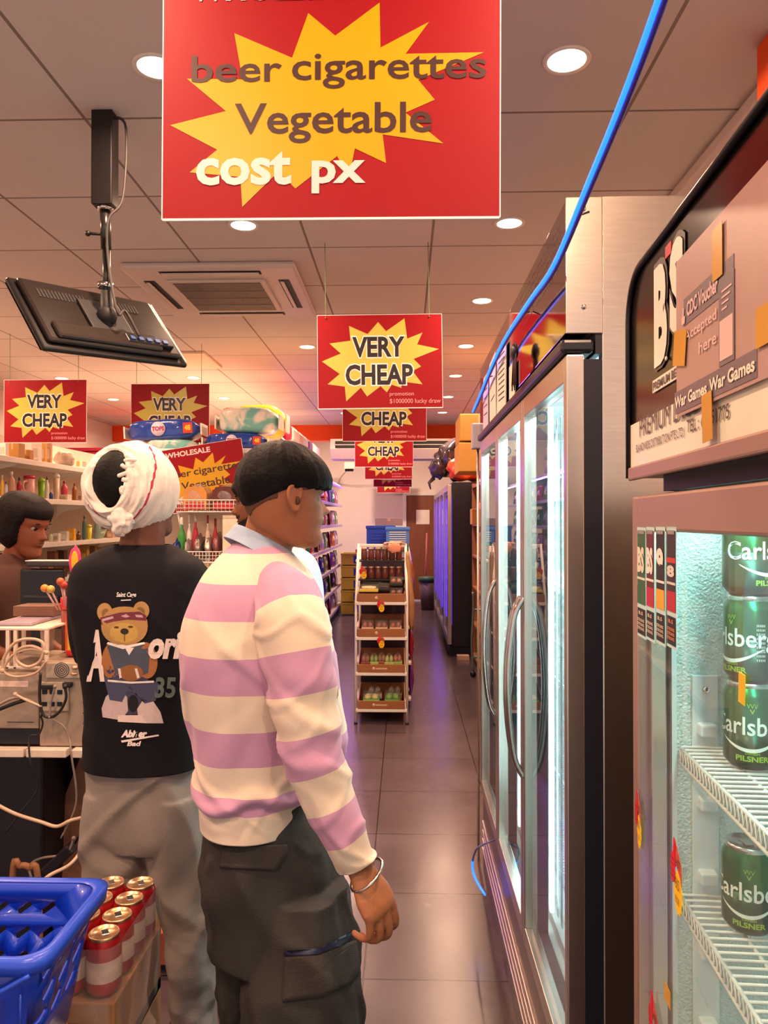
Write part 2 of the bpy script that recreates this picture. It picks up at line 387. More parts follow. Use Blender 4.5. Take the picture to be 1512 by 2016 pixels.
low = Vector((rel.x*.9, rel.y, 0)) ; joint = Vector((hub.x*.6+rel.x*.3, hub.y, .02))
MB().obox(Vector((rel.x, rel.y, rel.z-.155)), .07, .06, .31, bev=.004).build('ceiling_column', bk, t)
MB().tube([(rel.x, rel.y, rel.z-.3), (rel.x+.005, rel.y, rel.z-.45)], .017, 12).tube([(rel.x+.005, rel.y, rel.z-.42), (joint.x, joint.y, .03)], .013, 12).build('pole', bk, t)
for zz in (rel.z-.315, .12): MB().lathe([(.018, -.008), (.026, -.008), (.026, .008), (.018, .008)], (rel.x+.003, rel.y, zz), 16).build('collar', m_chr, t)
g = MB().tube([(rel.x-.05, rel.y-.01, rel.z-.40), (rel.x, rel.y, rel.z-.40)], .005).ball((rel.x-.052, rel.y-.01, rel.z-.40), .01, n=8); g.build('clamp_knob', bk, t)
g = MB().tube([(joint.x, joint.y, .1), (joint.x, joint.y, -.03)], .02, 12)
g.tube([joint, hub*.3], .016).ball(joint, .035, .03, .035, 12)
g.build('swivel_joint', bk2, t)
cb = smooth_pts([(rel.x+.03, rel.y, rel.z-.01), (rel.x+.07, rel.y, rel.z-.05), (rel.x+.06, rel.y, rel.z-.28), (rel.x+.02, rel.y-.02, rel.z-.36), (rel.x+.02, rel.y-.02, .2), (joint.x+.05, joint.y-.04, .02), R @ Vector((.03, -.09, -.03)), R @ Vector((.07, -.05, -.1))])
MB().tube(cb, .0045, 6).build('cable', M('grey_cable', '#3a3433', .5), t)
# ---------------------------------------------------------------- red cardboard price signs
m_red = M('sign_red', '#8c0714', .5, var=.03, spec=.25); m_yel = M('sign_yellow', '#c2b04a', .35, var=.03); m_yel2 = M('sign_deep_yellow', '#c89600', .35, var=.03)
m_ink = M('sign_ink', '#211616', .4); m_ink2 = M('sign_ink_brown', '#3c2320', .4); m_swhite = M('sign_white', '#f3eae4', .4); m_pinkw = M('sign_pink_white', '#f4c9c4', .4)
m_edge = M('sign_edge', '#efe6e2', .5); m_string = M('green_string', '#5f7d55', .7); m_spink = M('sign_small_print', '#e88a90', .5)
STAR = [(365,165),(375,245),(437,222),(415,268),(503,287),(400,325),(430,355),(395,372),(435,425),(345,412),(350,438),(310,425),(290,455),(265,430),(210,470),(185,435),(125,488),(120,430),(50,420),(100,380),(28,330),(105,300),(60,260),(145,250),(140,192),(215,225),(258,178),(290,215)]
STAR = [((x-12)/503-.5, .5-(y-150)/365) for x, y in STAR]
BIG = [(458,52),(574,103),(606,14),(660,60),(748,-5),(750,85),(846,35),(800,98),(955,97),(825,150),(858,190),(800,215),(875,277),(755,258),(762,315),(700,285),(688,345),(665,300),(582,364),(548,330),(476,400),(472,340),(370,330),(425,285),(330,235),(442,208),(363,142),(475,145)]
BIG = [((x-316)/670-.5, .5-(y+80)/502) for x, y in BIG]
def sign(x, y, zb, label, rz=0, ry=0, w=.6, kind='cheap', strings=(-.26, .24), group=None, sag=0, rx=0):
    h = w*.75
    t = thing('hanging_price_sign', label, 'sign', (x, y, zb+h/2), rz, group)
    t.rotation_euler = (rx, ry, rz)
    MB().box(-w/2, w/2, -.0015, .0015, -h/2, h/2).build('board', [m_red], t)
    b = MB()
    for a in ((-w/2-.002, -w/2, -h/2-.002, h/2+.002), (w/2, w/2+.002, -h/2-.002, h/2+.002)): b.box(a[0], a[1], -.002, .002, a[2], a[3])
    b.box(-w/2, w/2, -.002, .002, -h/2-.004, -h/2).box(-w/2, w/2, -.002, .002, h/2, h/2+.002)
    b.build('edge_tape', m_edge, t)
    pts = BIG if kind == 'big' else STAR
    MB().prism([(p[0]*w, p[1]*h) for p in pts], (0, -.0016, 0), (1, 0, 0), (0, 0, 1), .0004).build('starburst', m_yel2 if kind == 'big' else m_yel, t)
    U, V = (1, 0, 0), (0, 0, 1)
    def T(g, txt, u0, v0, u1, v1, bold, yo): g.text(txt, ((u0-.5)*w, yo, (.5-v1)*h), U, V, (u1-u0)*w, (v1-v0)*h, bold)
    def W(nm, mat, *args): g = MB(); T(g, *args); g.build(nm, mat, t)
    if kind == 'cheap':
        for a_ in (('VERY', .268, .222, .712, .468, .075, -.0024), ('CHEAP', .212, .518, .775, .768, .075, -.0024)): W('white_outline', m_swhite, *a_)
        for a_ in (('VERY', .278, .235, .702, .455, .035, -.0029), ('CHEAP', .222, .531, .765, .755, .035, -.0029)): W('lettering', m_ink, *a_)
        for a_ in (('promotion', .575, .832, .77, .885, .006, -.0024), ('$1000000 lucky draw', .575, .905, .985, .968, .006, -.0024)): W('small_print', m_spink, *a_)
    else:
        for a_ in (('beer', .085, .352, .355, .460, .012, -.0026), ('cigarettes', .385, .350, .96, .490, .012, -.0026), ('Vegetable', .215, .545, .80, .705, .014, -.0026)): W('lettering', m_ink2, *a_)
        for a_ in (('WHOLESALE', .08, .05, .62, .135, .03, -.0026), ('cost', .10, .735, .385, .87, .03, -.0026), ('px', .445, .775, .605, .905, .03, -.0026)): W('pale_lettering', m_pinkw, *a_)
    if strings:
        for sx in strings:
            a = Vector((sx*w/.6, 0, h/2-.012)); L = (H_C if y < 10.6 else H_C+.3)-(zb+h)
            MB().tube([a, a+Vector((0, 0, .015)), a+Vector((0, .0, L+.012))], .0018, 6).ball(a+Vector((0, -.004, 0)), .004, n=6).build('string', m_string, t)
    return t
c = at(651, 425, 1.32)
sign(-.132, 1.32, 2.136, 'large red sign with a yellow burst reading beer cigarettes Vegetable cost px, hung nearest', kind='big', rz=-.0, ry=.004)
rowlab = ['hanging red very cheap sign in full view below green strings', 'second red very cheap sign in the row above the aisle, only CHEAP showing', 'third red very cheap sign of the aisle row, hung before the white air conditioner',
          'fourth red sign of the aisle row, only the tops of its letters showing', 'fifth red sign of the aisle row, a strip below the fourth', 'farthest and smallest red sign at the end of the aisle row']
for i, (px, py, Y, w) in enumerate(((748, 803, 3.6, .6), (757, 868, 5.35, .6), (756, 919, 7.7, .6), (765, 943, 9.55, .6), (773, 958, 11.8, .6), (774.5, 970, 13.9, .6))):
    p = at(px, py, Y)
    sign(p.x, Y, p.z, rowlab[i], rz=.0 if i else .02, ry=-.012 if i == 0 else 0, strings=(-.26, .24))
p = at(89, 871, 5.3); sign(p.x, 5.3, p.z, 'red very cheap sign hung at the left edge above the white shelves')
p = at(335, 872, 5.65); sign(p.x, 5.65, p.z, 'red very cheap sign partly covered by blue tissue packs, only VERY showing')
# ---------------------------------------------------------------- far three-door fridge, stainless steel
m_steel = M('brushed_steel', '#c9c0b4', .26, 1, var=.12, vs=14, bump=.02, bs=6, aniso=(1, 1, 14))
m_mirror = M('polished_steel', '#b9aaa2', .07, 1, var=.1, vs=2, bump=.03, bs=3)
m_steeld = M('dark_steel', '#8f8078', .3, 1, var=.15, vs=8)
m_alu = M('satin_aluminium', '#cbc2b8', .32, 1, var=.05)
m_gasket = M('rubber_gasket', '#11131f', .5, var=.2); m_blackm = M('black_metal', '#16151c', .35)
m_glass = glass('door_glass'); m_glassc = glass('fridge_glass_hazy', (.95, 1, .98), haze=.035)
m_liner = M('fridge_liner', '#dfeceb', .35, var=.04, vs=5); m_chrome = M('chrome', '#c8c2bc', .12, 1)
m_led = lamp_mat('cool_led_tube', (.62, .92, 1), 2.6)
m_wire = M('white_wire', '#dfe8e8', .35)
FX = .345; F0, F1 = 1.60, 3.43
t = thing('display_fridge', 'tall stainless steel three-door drinks fridge beyond the nearer beer cooler', 'fridge', (FX, F0, 0))
L = F1-F0
cab = MB()
cab.box(.075, .80, 0, .03, .12, 2.29, .003).box(.075, .80, L-.03, L, .12, 2.29, .003)
cab.box(.0755, .795, .031, L-.031, .12, .36).box(.0755, .795, .031, L-.031, 1.99, 2.285, .003)
cab.build('cabinet', m_steel, t)
MB().box(.76, .80, .03, L-.03, .36, 1.99).box(.08, .76, .0301, .034, .36, 1.99).box(.08, .76, L-.034, L-.0301, .36, 1.99).box(.08, .76, .03, L-.03, .3601, .365).box(.08, .76, .03, L-.03, 1.985, 1.9899).build('inner_liner', m_liner, t)
# header box with the screwed end plate
MB().box(0, .075, 0, L, 2.0, 2.285, .002).build('header_panel', m_mirror, t)
MB().box(-.002, .076, -.003, 0, 1.995, 2.287, .002).build('header_end_plate', m_steel, t)
for zz in (2.262, 2.052): MB().lathe([(.0005, 0), (.006, 0), (.005, -.003), (.0005, -.004)], (.036, -.003, zz), 10, 'Y').build('screw', m_chrome, t)
g = MB()
for r in range(6):
    for c in range(26): g.lathe([(.0005, .0), (.004, .0), (.004, .0006), (.0005, .0006)], (-.0002, .06+c*.022+(r % 2)*.011, 2.16+r*.019), 6, 'X')
tag(g.build('vent_hole', m_gasket, t), kind='stuff')
MB().box(-.012, .06, -.0, L, 1.955, 1.985, .008).build('black_edge_strip', m_blackm, t)
MB().box(.061, .0748, .0, L, 1.953, 1.999).build('gap_shadow_rail', m_gasket, t)
# kick panel with ribs
MB().box(.012, .07, 0, L, .0, .36, .003).build('kick_panel', m_steeld, t)
for k, zz in enumerate((.10, .14, .18, .22)): MB().box(.004, .014, .01, L-.01, zz, zz+.012, .003).build('kick_rib', m_alu, t)
MB().box(.06, .078, 0, L, .36, 1.99).mat(0).build('door_surround', m_steeld, t) if False else None
dw = L/3
for d in range(3):
    y0 = d*dw+.003; y1 = (d+1)*dw-.003; z0, z1 = .37, 1.952
    fw = .036 if d else .03
    f = MB()
    f.box(0, .038, y0, y0+fw, z0, z1, .003).box(0, .038, y1-fw, y1, z0, z1, .003).box(0.0005, .0375, y0+fw, y1-fw, z0, z0+.05, .002).box(.0005, .0375, y0+fw, y1-fw, z1-.055, z1, .002)
    dr = f.build('door', m_alu, t)
    MB().box(.012, .018, y0+fw, y1-fw, z0+.05, z1-.055).build('glass_pane', m_glass, dr)
    MB().box(.038, .0748, y0+.001, y0+.022, z0+.01, z1-.01).box(.038, .07, y1-.022, y1-.004, z0+.01, z1-.01).box(.038, .07, y0+.022, y1-.022, z0+.01, z0+.03).box(.038, .07, y0+.022, y1-.022, z1-.03, z1-.01).build('gasket', m_gasket, dr)
    # bowed chrome handle
    hy = y1-.02 if d in (0, 1) else y0+.02
    if d == 1: hy = y0+.018
    if d == 0: hy = y1-.018
    g = MB().tube(smooth_pts([(0, hy, 1.37), (-.025, hy, 1.32), (-.04, hy, 1.22), (-.045, hy, 1.11), (-.04, hy, 1.0), (-.025, hy, .90), (0, hy, .85)], 5), .009, 10)
    g.build('handle', m_chrome, dr)
    for s in range(5):
        zz = .5+s*.29; w = MB()
        for k in range(28): w.tube([(.13, y0+.02+k*(dw-.05)/27, zz), (.70, y0+.02+k*(dw-.05)/27, zz)], .0018, 4)
        for xx in (.13, .3, .5, .70): w.tube([(xx, y0+.02, zz-.003), (xx, y1-.02, zz-.003)], .003, 5)
        w.tube([(.13, y0+.02, zz+.02), (.13, y1-.02, zz+.02)], .003, 5)
        w.build('wire_shelf', m_wire, t)
for yy in (.045, dw, 2*dw, L-.045):
    MB().box(.078, .092, yy-.008, yy+.008, .45, 1.93, .003).build('led_tube', m_led, t)
for yy in (dw*.5, dw*1.5, dw*2.5):
    l = bpy.data.lights.new('fridge_light', 'AREA'); l.shape = 'RECTANGLE'; l.size = .08; l.size_y = .5; l.energy = 7 if yy < dw else (16 if yy < dw*2 else 4); l.color = (.72, .93, 1)
    lo = bpy.data.objects.new('tube_light', l); C.objects.link(lo); lo.parent = t; lo.location = (.16, yy, 1.97)
for yy, ang in ((dw+.02, 1), (dw*2-.03, -1)):
    l = bpy.data.lights.new('fridge_light', 'AREA'); l.shape = 'RECTANGLE'; l.size = .03; l.size_y = 1.4; l.energy = 1.4; l.color = (.66, .93, 1)
    lo = bpy.data.objects.new('side_tube_light', l); C.objects.link(lo); lo.parent = t; lo.location = (.092, yy, 1.15); lo.rotation_euler = (math.radians(90)*ang, 0, 0)
# plastic wrap strips hanging inside the nearest door
g = MB()
for k in range(56):
    y = .10+k*.0295
    g.prism([(0, .42), (.022, .42), (.022+.004*math.sin(k), 1.9), (.002, 1.9)], (.108+.005*(k % 2), y, 0), (0, 1, 0), (0, 0, 1), .0012)
g.build('strip_curtain', glass('strip_plastic', (.80, .93, .96), haze=.62), t)
MB().box(.10, .74, .04, L-.04, .366, .40, .004).build('bottom_tray', m_liner, t)
# papers and odds and ends fixed to the header
m_paper = M('paper', '#e9dccb', .8); m_ppaper = M('paper_lilac', '#d9c6dc', .8)
def flat_on_header(name, lab, cat, y0, y1, z0, z1, mat, tilt=0, lines=0):
    o = thing(name, lab, cat, (FX-.006, (y0+y1)/2, (z0+z1)/2)); o.rotation_euler = (tilt, 0, 0)
    a, b = (y1-y0)/2, (z1-z0)/2
    MB().box(-.002, .001, -a, a, -b, b).build('sheet', mat, o)
    if lines:
        g = MB()
        for k in range(lines): zz = b*.75-k*1.5*b/lines; g.box(-.0026, -.0021, -a*.7, a*(.7-.3*(k % 3)/3), zz, zz+b*.04)
        g.build('print_lines', m_ink, o)
    return o
flat_on_header('paper_notice', 'white notice with print lines, nearest of the papers on the fridge header', 'notice', 2.50, 2.74, 1.97, 2.20, m_paper, .05, 9)
flat_on_header('paper_notice', 'blank cream paper second from the near end of the header papers', 'notice', 2.78, 2.98, 1.965, 2.22, m_paper, -.06, 3)
flat_on_header('paper_notice', 'lilac tinted paper at the far end of the fridge header', 'notice', 3.03, 3.22, 1.975, 2.2, m_ppaper, .03, 5)
flat_on_header('paper_notice', 'small torn cream paper low on the header near the black edge', 'notice', 2.30, 2.42, 1.975, 2.09, m_paper, 0)
t = thing('brush_head', 'dark bristle brush hanging from the fridge header above the second door', 'brush', (FX-.03, 2.15, 2.02))
MB().ball((0, 0, .06), .012, .03, .025, 10).build('handle_block', m_blackm, t)
g = MB(); 
for k in range(14): g.tube([(0, -.03+k*.0045, .05), (-.004+.008*random.random(), -.04+k*.006, -.03-.02*random.random())], .0022, 4)
tag(g.build('bristles', M('bristle_brown', '#4a3029', .8), t), kind='stuff')
t = thing('junction_box', 'small lilac grey plastic box at the far top corner of the fridge', 'box', (FX+.0, 3.5, 1.93))
MB().box(-.03, .03, 0, .06, 0, .12, .006).build('cover', M('grey_plastic', '#b9aeb8', .5), t); MB().tube([(0, .03, .0), (0, .03, -1.0), (.0, .03, -1.93)], .006).build('cable', m_alu, t)

# ---------------------------------------------------------------- blue light rope over the fridge fronts
m_blue = lamp_mat('blue_led', (.01, .10, 1), 3.2)
pts = [(FX-.045, .55, 2.32), (FX-.045, .86, 2.222), (FX-.04, 1.05, 2.19), (FX-.036, 1.28, 2.165), (FX-.032, 1.58, 2.135), (FX-.032, 1.9, 2.15), (FX-.032, 2.35, 2.165), (FX-.032, 2.75, 2.15), (FX-.032, 3.1, 2.12), (FX-.032, 3.45, 2.095)]
t = thing('led_light_rope', 'glowing blue light rope strung above the fridge doors to the ceiling corner', 'light rope', pts[0])
sp = smooth_pts([Vector(p)-Vector(pts[0]) for p in pts], 6)
MB().tube(sp, .0045, 8).build('glowing_tube', m_blue, t)
MB().tube([p+Vector((.006, 0, -.006)) for p in sp], .004, 6).build('backing_strip', M('violet_strip', '#3a34b8', .4), t)
MB().tube([(0, 0, 0), (.0, -.12, H_C-2.32)], .003, 6).build('support_wire', m_blackm, t)
for k in (20, 32, 44): MB().tube([sp[k], sp[k]+Vector((.028, 0, .01))], .002, 5).build('cable_tie', m_blackm, t)
a = atX(951, 1663, .30); b = atX(930, 1700, .27); c2 = atX(955, 1762, .31)
t = thing('led_loop', 'loop of blue light cable drooping from the foot of the far fridge', 'light cable', a)
sp = smooth_pts([Vector((0, 0, 0)), atX(938, 1672, .275)-a, b-a, atX(936, 1730, .28)-a, c2-a], 6)
MB().tube([(.045, 0, .02), (0, 0, 0)], .003).tube(sp[:12], .0035).build('dark_cable', M('lilac_cable', '#6f68a8', .5), t)
MB().tube(sp[11:], .0045).build('glowing_tube', m_blue, t)

# ---------------------------------------------------------------- near beer cooler
F1R = -.0564
f1 = thing('beer_cooler', 'glass-door beer cooler with black lettered header at the right edge', 'fridge', (FX, 1.145, 0), F1R)
Mi = (Matrix.Translation((FX, 1.145, 0)) @ Matrix.Rotation(F1R, 4, 'Z')).inverted()
O1 = Mi @ Vector((0, 0, CZ)); Mr = Mi.to_3x3()
def on1(px, py, c=0.0):
    d = Mr @ ray(px, py); k = (c-O1.x)/d.x
    p = O1+d*k; return p
LN = .82      # length of the cooler towards the camera
m_frame = M('champagne_frame', '#a98a7c', .42, .55, var=.06, vs=6); m_emboss = M('embossed_liner', '#cfe3df', .3, .15, var=.2, vs=90, bump=.55, bs=260)
g = MB()
g.box(.05, .70, -.03, -.0, .1, 1.64).box(.05, .70, -LN, -LN+.03, .1, 1.64).box(.05, .70, -LN, 0, .1, .14).box(.05, .70, -LN, 0, 1.625, 1.64).box(.67, .70, -LN, 0, .1, 1.64)
g.build('cabinet', m_steeld, f1)
g = MB().box(.052, .67, -.045, -.0301, .14, 1.62).box(.052, .67, -LN+.03, -LN+.045, .14, 1.62).box(.655, .67, -LN+.045, -.045, .14, 1.62)
g.box(.052, .66, -LN+.045, -.045, .14, .155).build('inner_liner', m_emboss, f1)
MB().box(.052, .66, -LN+.045, -.045, 1.62, 1.625).build('inner_ceiling', m_liner, f1)
MB().box(.045, .052, -.045, -.0, .14, 1.60).box(.045, .052, -LN, -LN+.04, .14, 1.6).build('front_flange', m_liner, f1)
MB().box(.01, .05, -LN, 0, .0, .14, .004).build('kick_panel', m_blackm, f1)
z0, z1 = .14, 1.634
dr = MB().box(0, .04, -.030, -.0, z0, z1, .004).box(0, .04, -LN, -LN+.035, z0, z1, .004).box(.0005, .0395, -LN+.035, -.030, z0, z0+.06, .002).box(.0005, .0395, -LN+.035, -.030, z1-.05, z1, .004).build('door', m_frame, f1)
# the outer bronze edge is narrow, then a pale inner profile
g = MB().box(.016, .038, -.046, -.0301, z0+.06, z1-.05, .002); g.build('inner_profile', m_alu, dr)
MB().box(.0012, .0042, -LN+.035, -.030, z0+.06, z1-.05).build('glass_pane', m_glassc, dr)
MB().box(.0401, .05, -.016, -.004, z0, z1).box(.0401, .05, -LN+.004, -LN+.016, z0, z1).build('gasket', m_gasket, dr)
MB().box(.03, .65, -.70, -.06, 1.640, 1.664).build('hinge_gap_block', m_gasket, f1)
MB().box(.06, .12, -.0145, -.001, 1.641, 1.70, .003).build('hinge', m_chrome, f1)
# header sign, flat bottom with a rounded upper far corner
hz0, hz1 = 1.662, 1.965
g = MB(); prof = [(-LN, hz0), (.002, hz0), (.002, 1.895)]
for k in range(1, 8): a = k/8*PI/2; prof.append((.002-.075*(1-math.cos(a)), 1.895+.07*math.sin(a)))
prof.append((-.073, hz1)); prof.append((-LN, hz1))
g.prism([(-p[0], p[1]) for p in prof], (.0, 0, 0), (0, -1, 0), (0, 0, 1), -.10)
hs = g.build('header_box', M('header_black', '#17120f', .16, var=.1), f1, recalc=True)
g = MB().tube([(-.004, p[0], p[1]) for p in prof[1:-1]]+[(-.004, -LN, hz1)], .0045, 8); g.build('header_trim', m_blackm, f1)
MB().box(-.006, .002, -LN, .002, hz0-.004, hz0+.016, .003).build('header_bottom_rail', m_frame, f1)
MB().box(-.002, -.0005, -LN, -.002, hz0+.014, 1.742).build('beige_band', M('band_beige', '#e0dcc6', .35), f1)
U1 = (0, -1, 0); V1 = (0, 0, 1)
def T1(g, txt, yl, zb, w, h, bold=0, c=-.003): g.text(txt, (c, yl, zb), U1, V1, w, h, bold)
m_bs = M('lettering_bone', '#e7e0cc', .4); m_grey = M('lettering_grey', '#4d4640', .4); m_redp = M('print_red', '#b8152c', .4)
def TB(g, txt, x0, x1, yb, yt, bold=0, c=-.0035, xm=None):
    a = on1(x0, yb, 0); xm = xm or x0; lo_ = on1(xm, yb, 0).z; hi_ = on1(xm, yt, 0).z
    g.text(txt, (c, a.y, lo_), U1, V1, abs(a.y-on1(x1, yb, 0).y), hi_-lo_, bold)
g = MB(); TB(g, 'B', 1293, 1319, 726, 532, .06, -.0035); TB(g, 'S', 1324, 1352, 664, 484, .06, -.0035); g.ball((-.003, on1(1316, 600).y, on1(1316, 706).z), .002, .003, .003, 8)
g.build('brand_letters', m_bs, f1)
g = MB(); TB(g, 'B', 1291, 1322, 734, 522, .08, -.002); TB(g, 'S', 1321, 1355, 672, 476, .08, -.002); g.build('letter_shadow', m_grey, f1)
MB().box(-.0035, -.002, on1(1327, 500).y, on1(1315, 500).y, 1.93, 1.945).build('flag_mark', m_redp, f1)
MB().box(-.003, -.001, on1(1350, 700).y, on1(1289, 700).y, on1(1290, 774).z, on1(1290, 750).z).build('white_label', m_bs, f1)
g = MB(); TB(g, 'PREMIUM BEER', 1291, 1348, 770, 754, .02, -.0038)
TB(g, 'PREMIUM LAGER', 1264, 1392, 861, 824, 0, -.0036)
TB(g, 'BLANDWIDE DISTRIBUTION PTE LTD |', 1257, 1354, 896, 876, .0, -.0036)
TB(g, 'TEL : 65151775', 1358, 1443, 853, 827, .01, -.0036)
g.build('lettering', m_grey, f1)
# voucher poster taped on the header
ptl = on1(1345, 600)
py0 = on1(1344, 700).y; py1 = -.74; pz0, pz1 = 1.721, 1.906
m_acet = M('poster_film', '#b8978d', .35, alpha=.84)
t = thing('voucher_poster', 'pinkish printed voucher poster taped over the black cooler header', 'poster', (FX, 1.145, 0), F1R)
MB().box(-.0072, -.0062, py1, py0, pz0, pz1).build('sheet', m_acet, t)
dk = M('poster_grey', '#6f6167', .4); lt = M('poster_pale', '#d9b8b2', .4)
A = lambda px: on1(px, 700).y
MB().box(-.0078, -.0073, A(1462), A(1360), 1.822, 1.853).build('dark_band', dk, t)
MB().box(-.0078, -.0073, A(1508), A(1341), 1.725, 1.751).build('dark_band', dk, t)
g = MB(); g.prism([(0, 0), (.0, .086), (.004, .090), (.036, .090), (.040, .086), (.040, 0)], (-.0078, A(1432), 1.752), U1, V1, .0004); g.build('phone_outline', dk, t)
MB().box(-.0086, -.008, A(1432)-.037, A(1432)-.003, 1.757, 1.797).build('phone_screen', lt, t)
def TP(txt, pxa, pxb, zb, h, bold, mat, nm):
    g = MB(); T1(g, txt, A(pxa), zb, abs(A(pxa)-A(pxb)), h, bold, -.0088); return g.build(nm, mat, t)
TP('CDC Voucher', 1368, 1431, 1.829, .017, .03, lt, 'headline')
TP('Accepted', 1364, 1428, 1.799, .015, .01, lt, 'lettering')
TP('here', 1392, 1428, 1.778, .013, .01, lt, 'lettering')
TP('War Games', 1343, 1408, 1.731, .014, .03, m_bs, 'bottom_lettering')
TP('War Games', 1413, 1506, 1.731, .014, .03, m_bs, 'bottom_lettering')
g = MB(); y = A(1358); g.prism([(0, 0), (.011, 0), (.012, .008), (.007, .009), (.008, .018), (.005, .018), (.003, .009), (0, .008)], (-.0088, y, 1.824), U1, V1, .0003); g.build('thumb_symbol', lt, t)
g = MB()
for k in range(4): g.box(-.0088, -.0084, A(1436)-.030+.004*k, A(1436)-.004, 1.824-.006*k, 1.826-.006*k)
g.build('print_lines', lt, t)
m_tape = M('amber_tape', '#cc941c', .3, alpha=.9)
m_tapey = M('yellow_tape', '#d8b40c', .4)
def tape(lab, px0, px1, py0_, py1_, c=-.0095, tilt=0):
    a = on1(px0, py0_, c); b = on1(px1, py1_, c)
    o = thing('tape_strip', lab, 'tape', (FX, 1.145, 0), F1R)
    ym = (a.y+b.y)/2; zm = (a.z+b.z)/2
    g = MB(); g.obox(Vector((c, ym, zm)), .0005, abs(a.y-b.y), abs(a.z-b.z), rx=tilt); g.build('tape', m_tapey if 'yellow' in lab else m_tape, o); return o
tape('amber tape at the top left of the voucher poster', 1402, 1422, 455, 540)
tape('amber tape on the lower left edge of the voucher poster beside the letter S', 1326, 1350, 660, 712, tilt=.2)
tape('amber tape at the right edge of the voucher poster', 1488, 1530, 610, 665)
tape('long amber tape under the voucher poster crossing the telephone number', 1382, 1402, 778, 866, tilt=-.06)
tape('narrow yellow tape on the cooler glass in front of the cans', 1454, 1467, 1322, 1390, -.001, .05)
# shelves, rails, cans
def wire_shelf(z, lab=None):
    g = MB(); xa, xb, ya, yb = .056, .62, -LN+.05, -.052
    n = 46
    for k in range(n):
        y = yb-(yb-ya)*k/(n-1); g.tube([(xa, y, z), (xb, y, z)], .0021, 6)
    s = g.build('wire_shelf', m_wire, f1)
    g = MB()
    for xx in (xa, xa+.05, xa+.2, xb): g.tube([(xx, ya, z-.003), (xx, yb, z-.003)], .0028, 6)
    g.tube([(xa-.002, ya, z-.022), (xa-.002, yb, z-.022)], .0026, 6)
    pts = []
    for k in range(121): pts.append((xa-.002, yb-(yb-ya)*k/120, z-.003-(.019 if k % 2 else 0)))
    g.tube(pts, .0013, 4)
    g.build('shelf_rim', m_wire, s)
SHZ = (1.272, 1.060, .80, .5)
for z in SHZ: wire_shelf(z)
for yb_, nm in ((-.046, 'far'), (-LN+.052, 'near')):
    sg = -1 if nm == 'far' else 1
    g = MB().box(.072, .108, yb_ + (-.006 if nm == 'far' else 0), yb_ + (0 if nm == 'far' else .006), .3, 1.375, .001)
    r = g.build('shelf_rail', m_wire, f1)
    for z in [.45+.105*k for k in range(9)]:
        MB().box(.078, .102, yb_-(.022 if nm == 'far' else 0), yb_+(0 if nm == 'far' else .022), z, z+.018, .003).build('shelf_clip', m_wire, r)
    MB().lathe([(.0005, 0), (.005, 0), (.004, -.003), (.0005, -.003)], (.09, yb_-.006, 1.355), 8, 'Y').build('screw', m_chrome, r)
MB().box(.058, .075, -LN+.06, -.06, 1.602, 1.618, .004).build('led_tube', m_led, f1)
MB().box(.60, .62, -.075, -.055, .2, 1.55, .004).build('led_tube', m_led, f1)
l = bpy.data.lights.new('cooler_light', 'AREA'); l.shape = 'RECTANGLE'; l.size = .04; l.size_y = .65; l.energy = 2.0; l.color = (.62, .98, .93)
lo = bpy.data.objects.new('tube_light', l); C.objects.link(lo); lo.parent = f1; lo.location = (.10, -.40, 1.60); lo.rotation_euler = (0, .35, 0)
l = bpy.data.lights.new('cooler_light', 'AREA'); l.shape = 'RECTANGLE'; l.size = .04; l.size_y = 1.2; l.energy = 1.7; l.color = (.66, .96, 1)
lo = bpy.data.objects.new('tube_light', l); C.objects.link(lo); lo.parent = f1; lo.location = (.57, -.12, .85); lo.rotation_euler = (math.radians(-90), 0, math.radians(35))
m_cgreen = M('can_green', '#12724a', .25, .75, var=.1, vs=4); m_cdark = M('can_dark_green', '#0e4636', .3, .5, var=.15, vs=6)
m_calu = M('can_aluminium', '#cfd2cf', .22, 1); m_cwhite = M('can_print_white', '#e6efe6', .4); m_clime = M('can_print_lime', '#8fbf3a', .4)
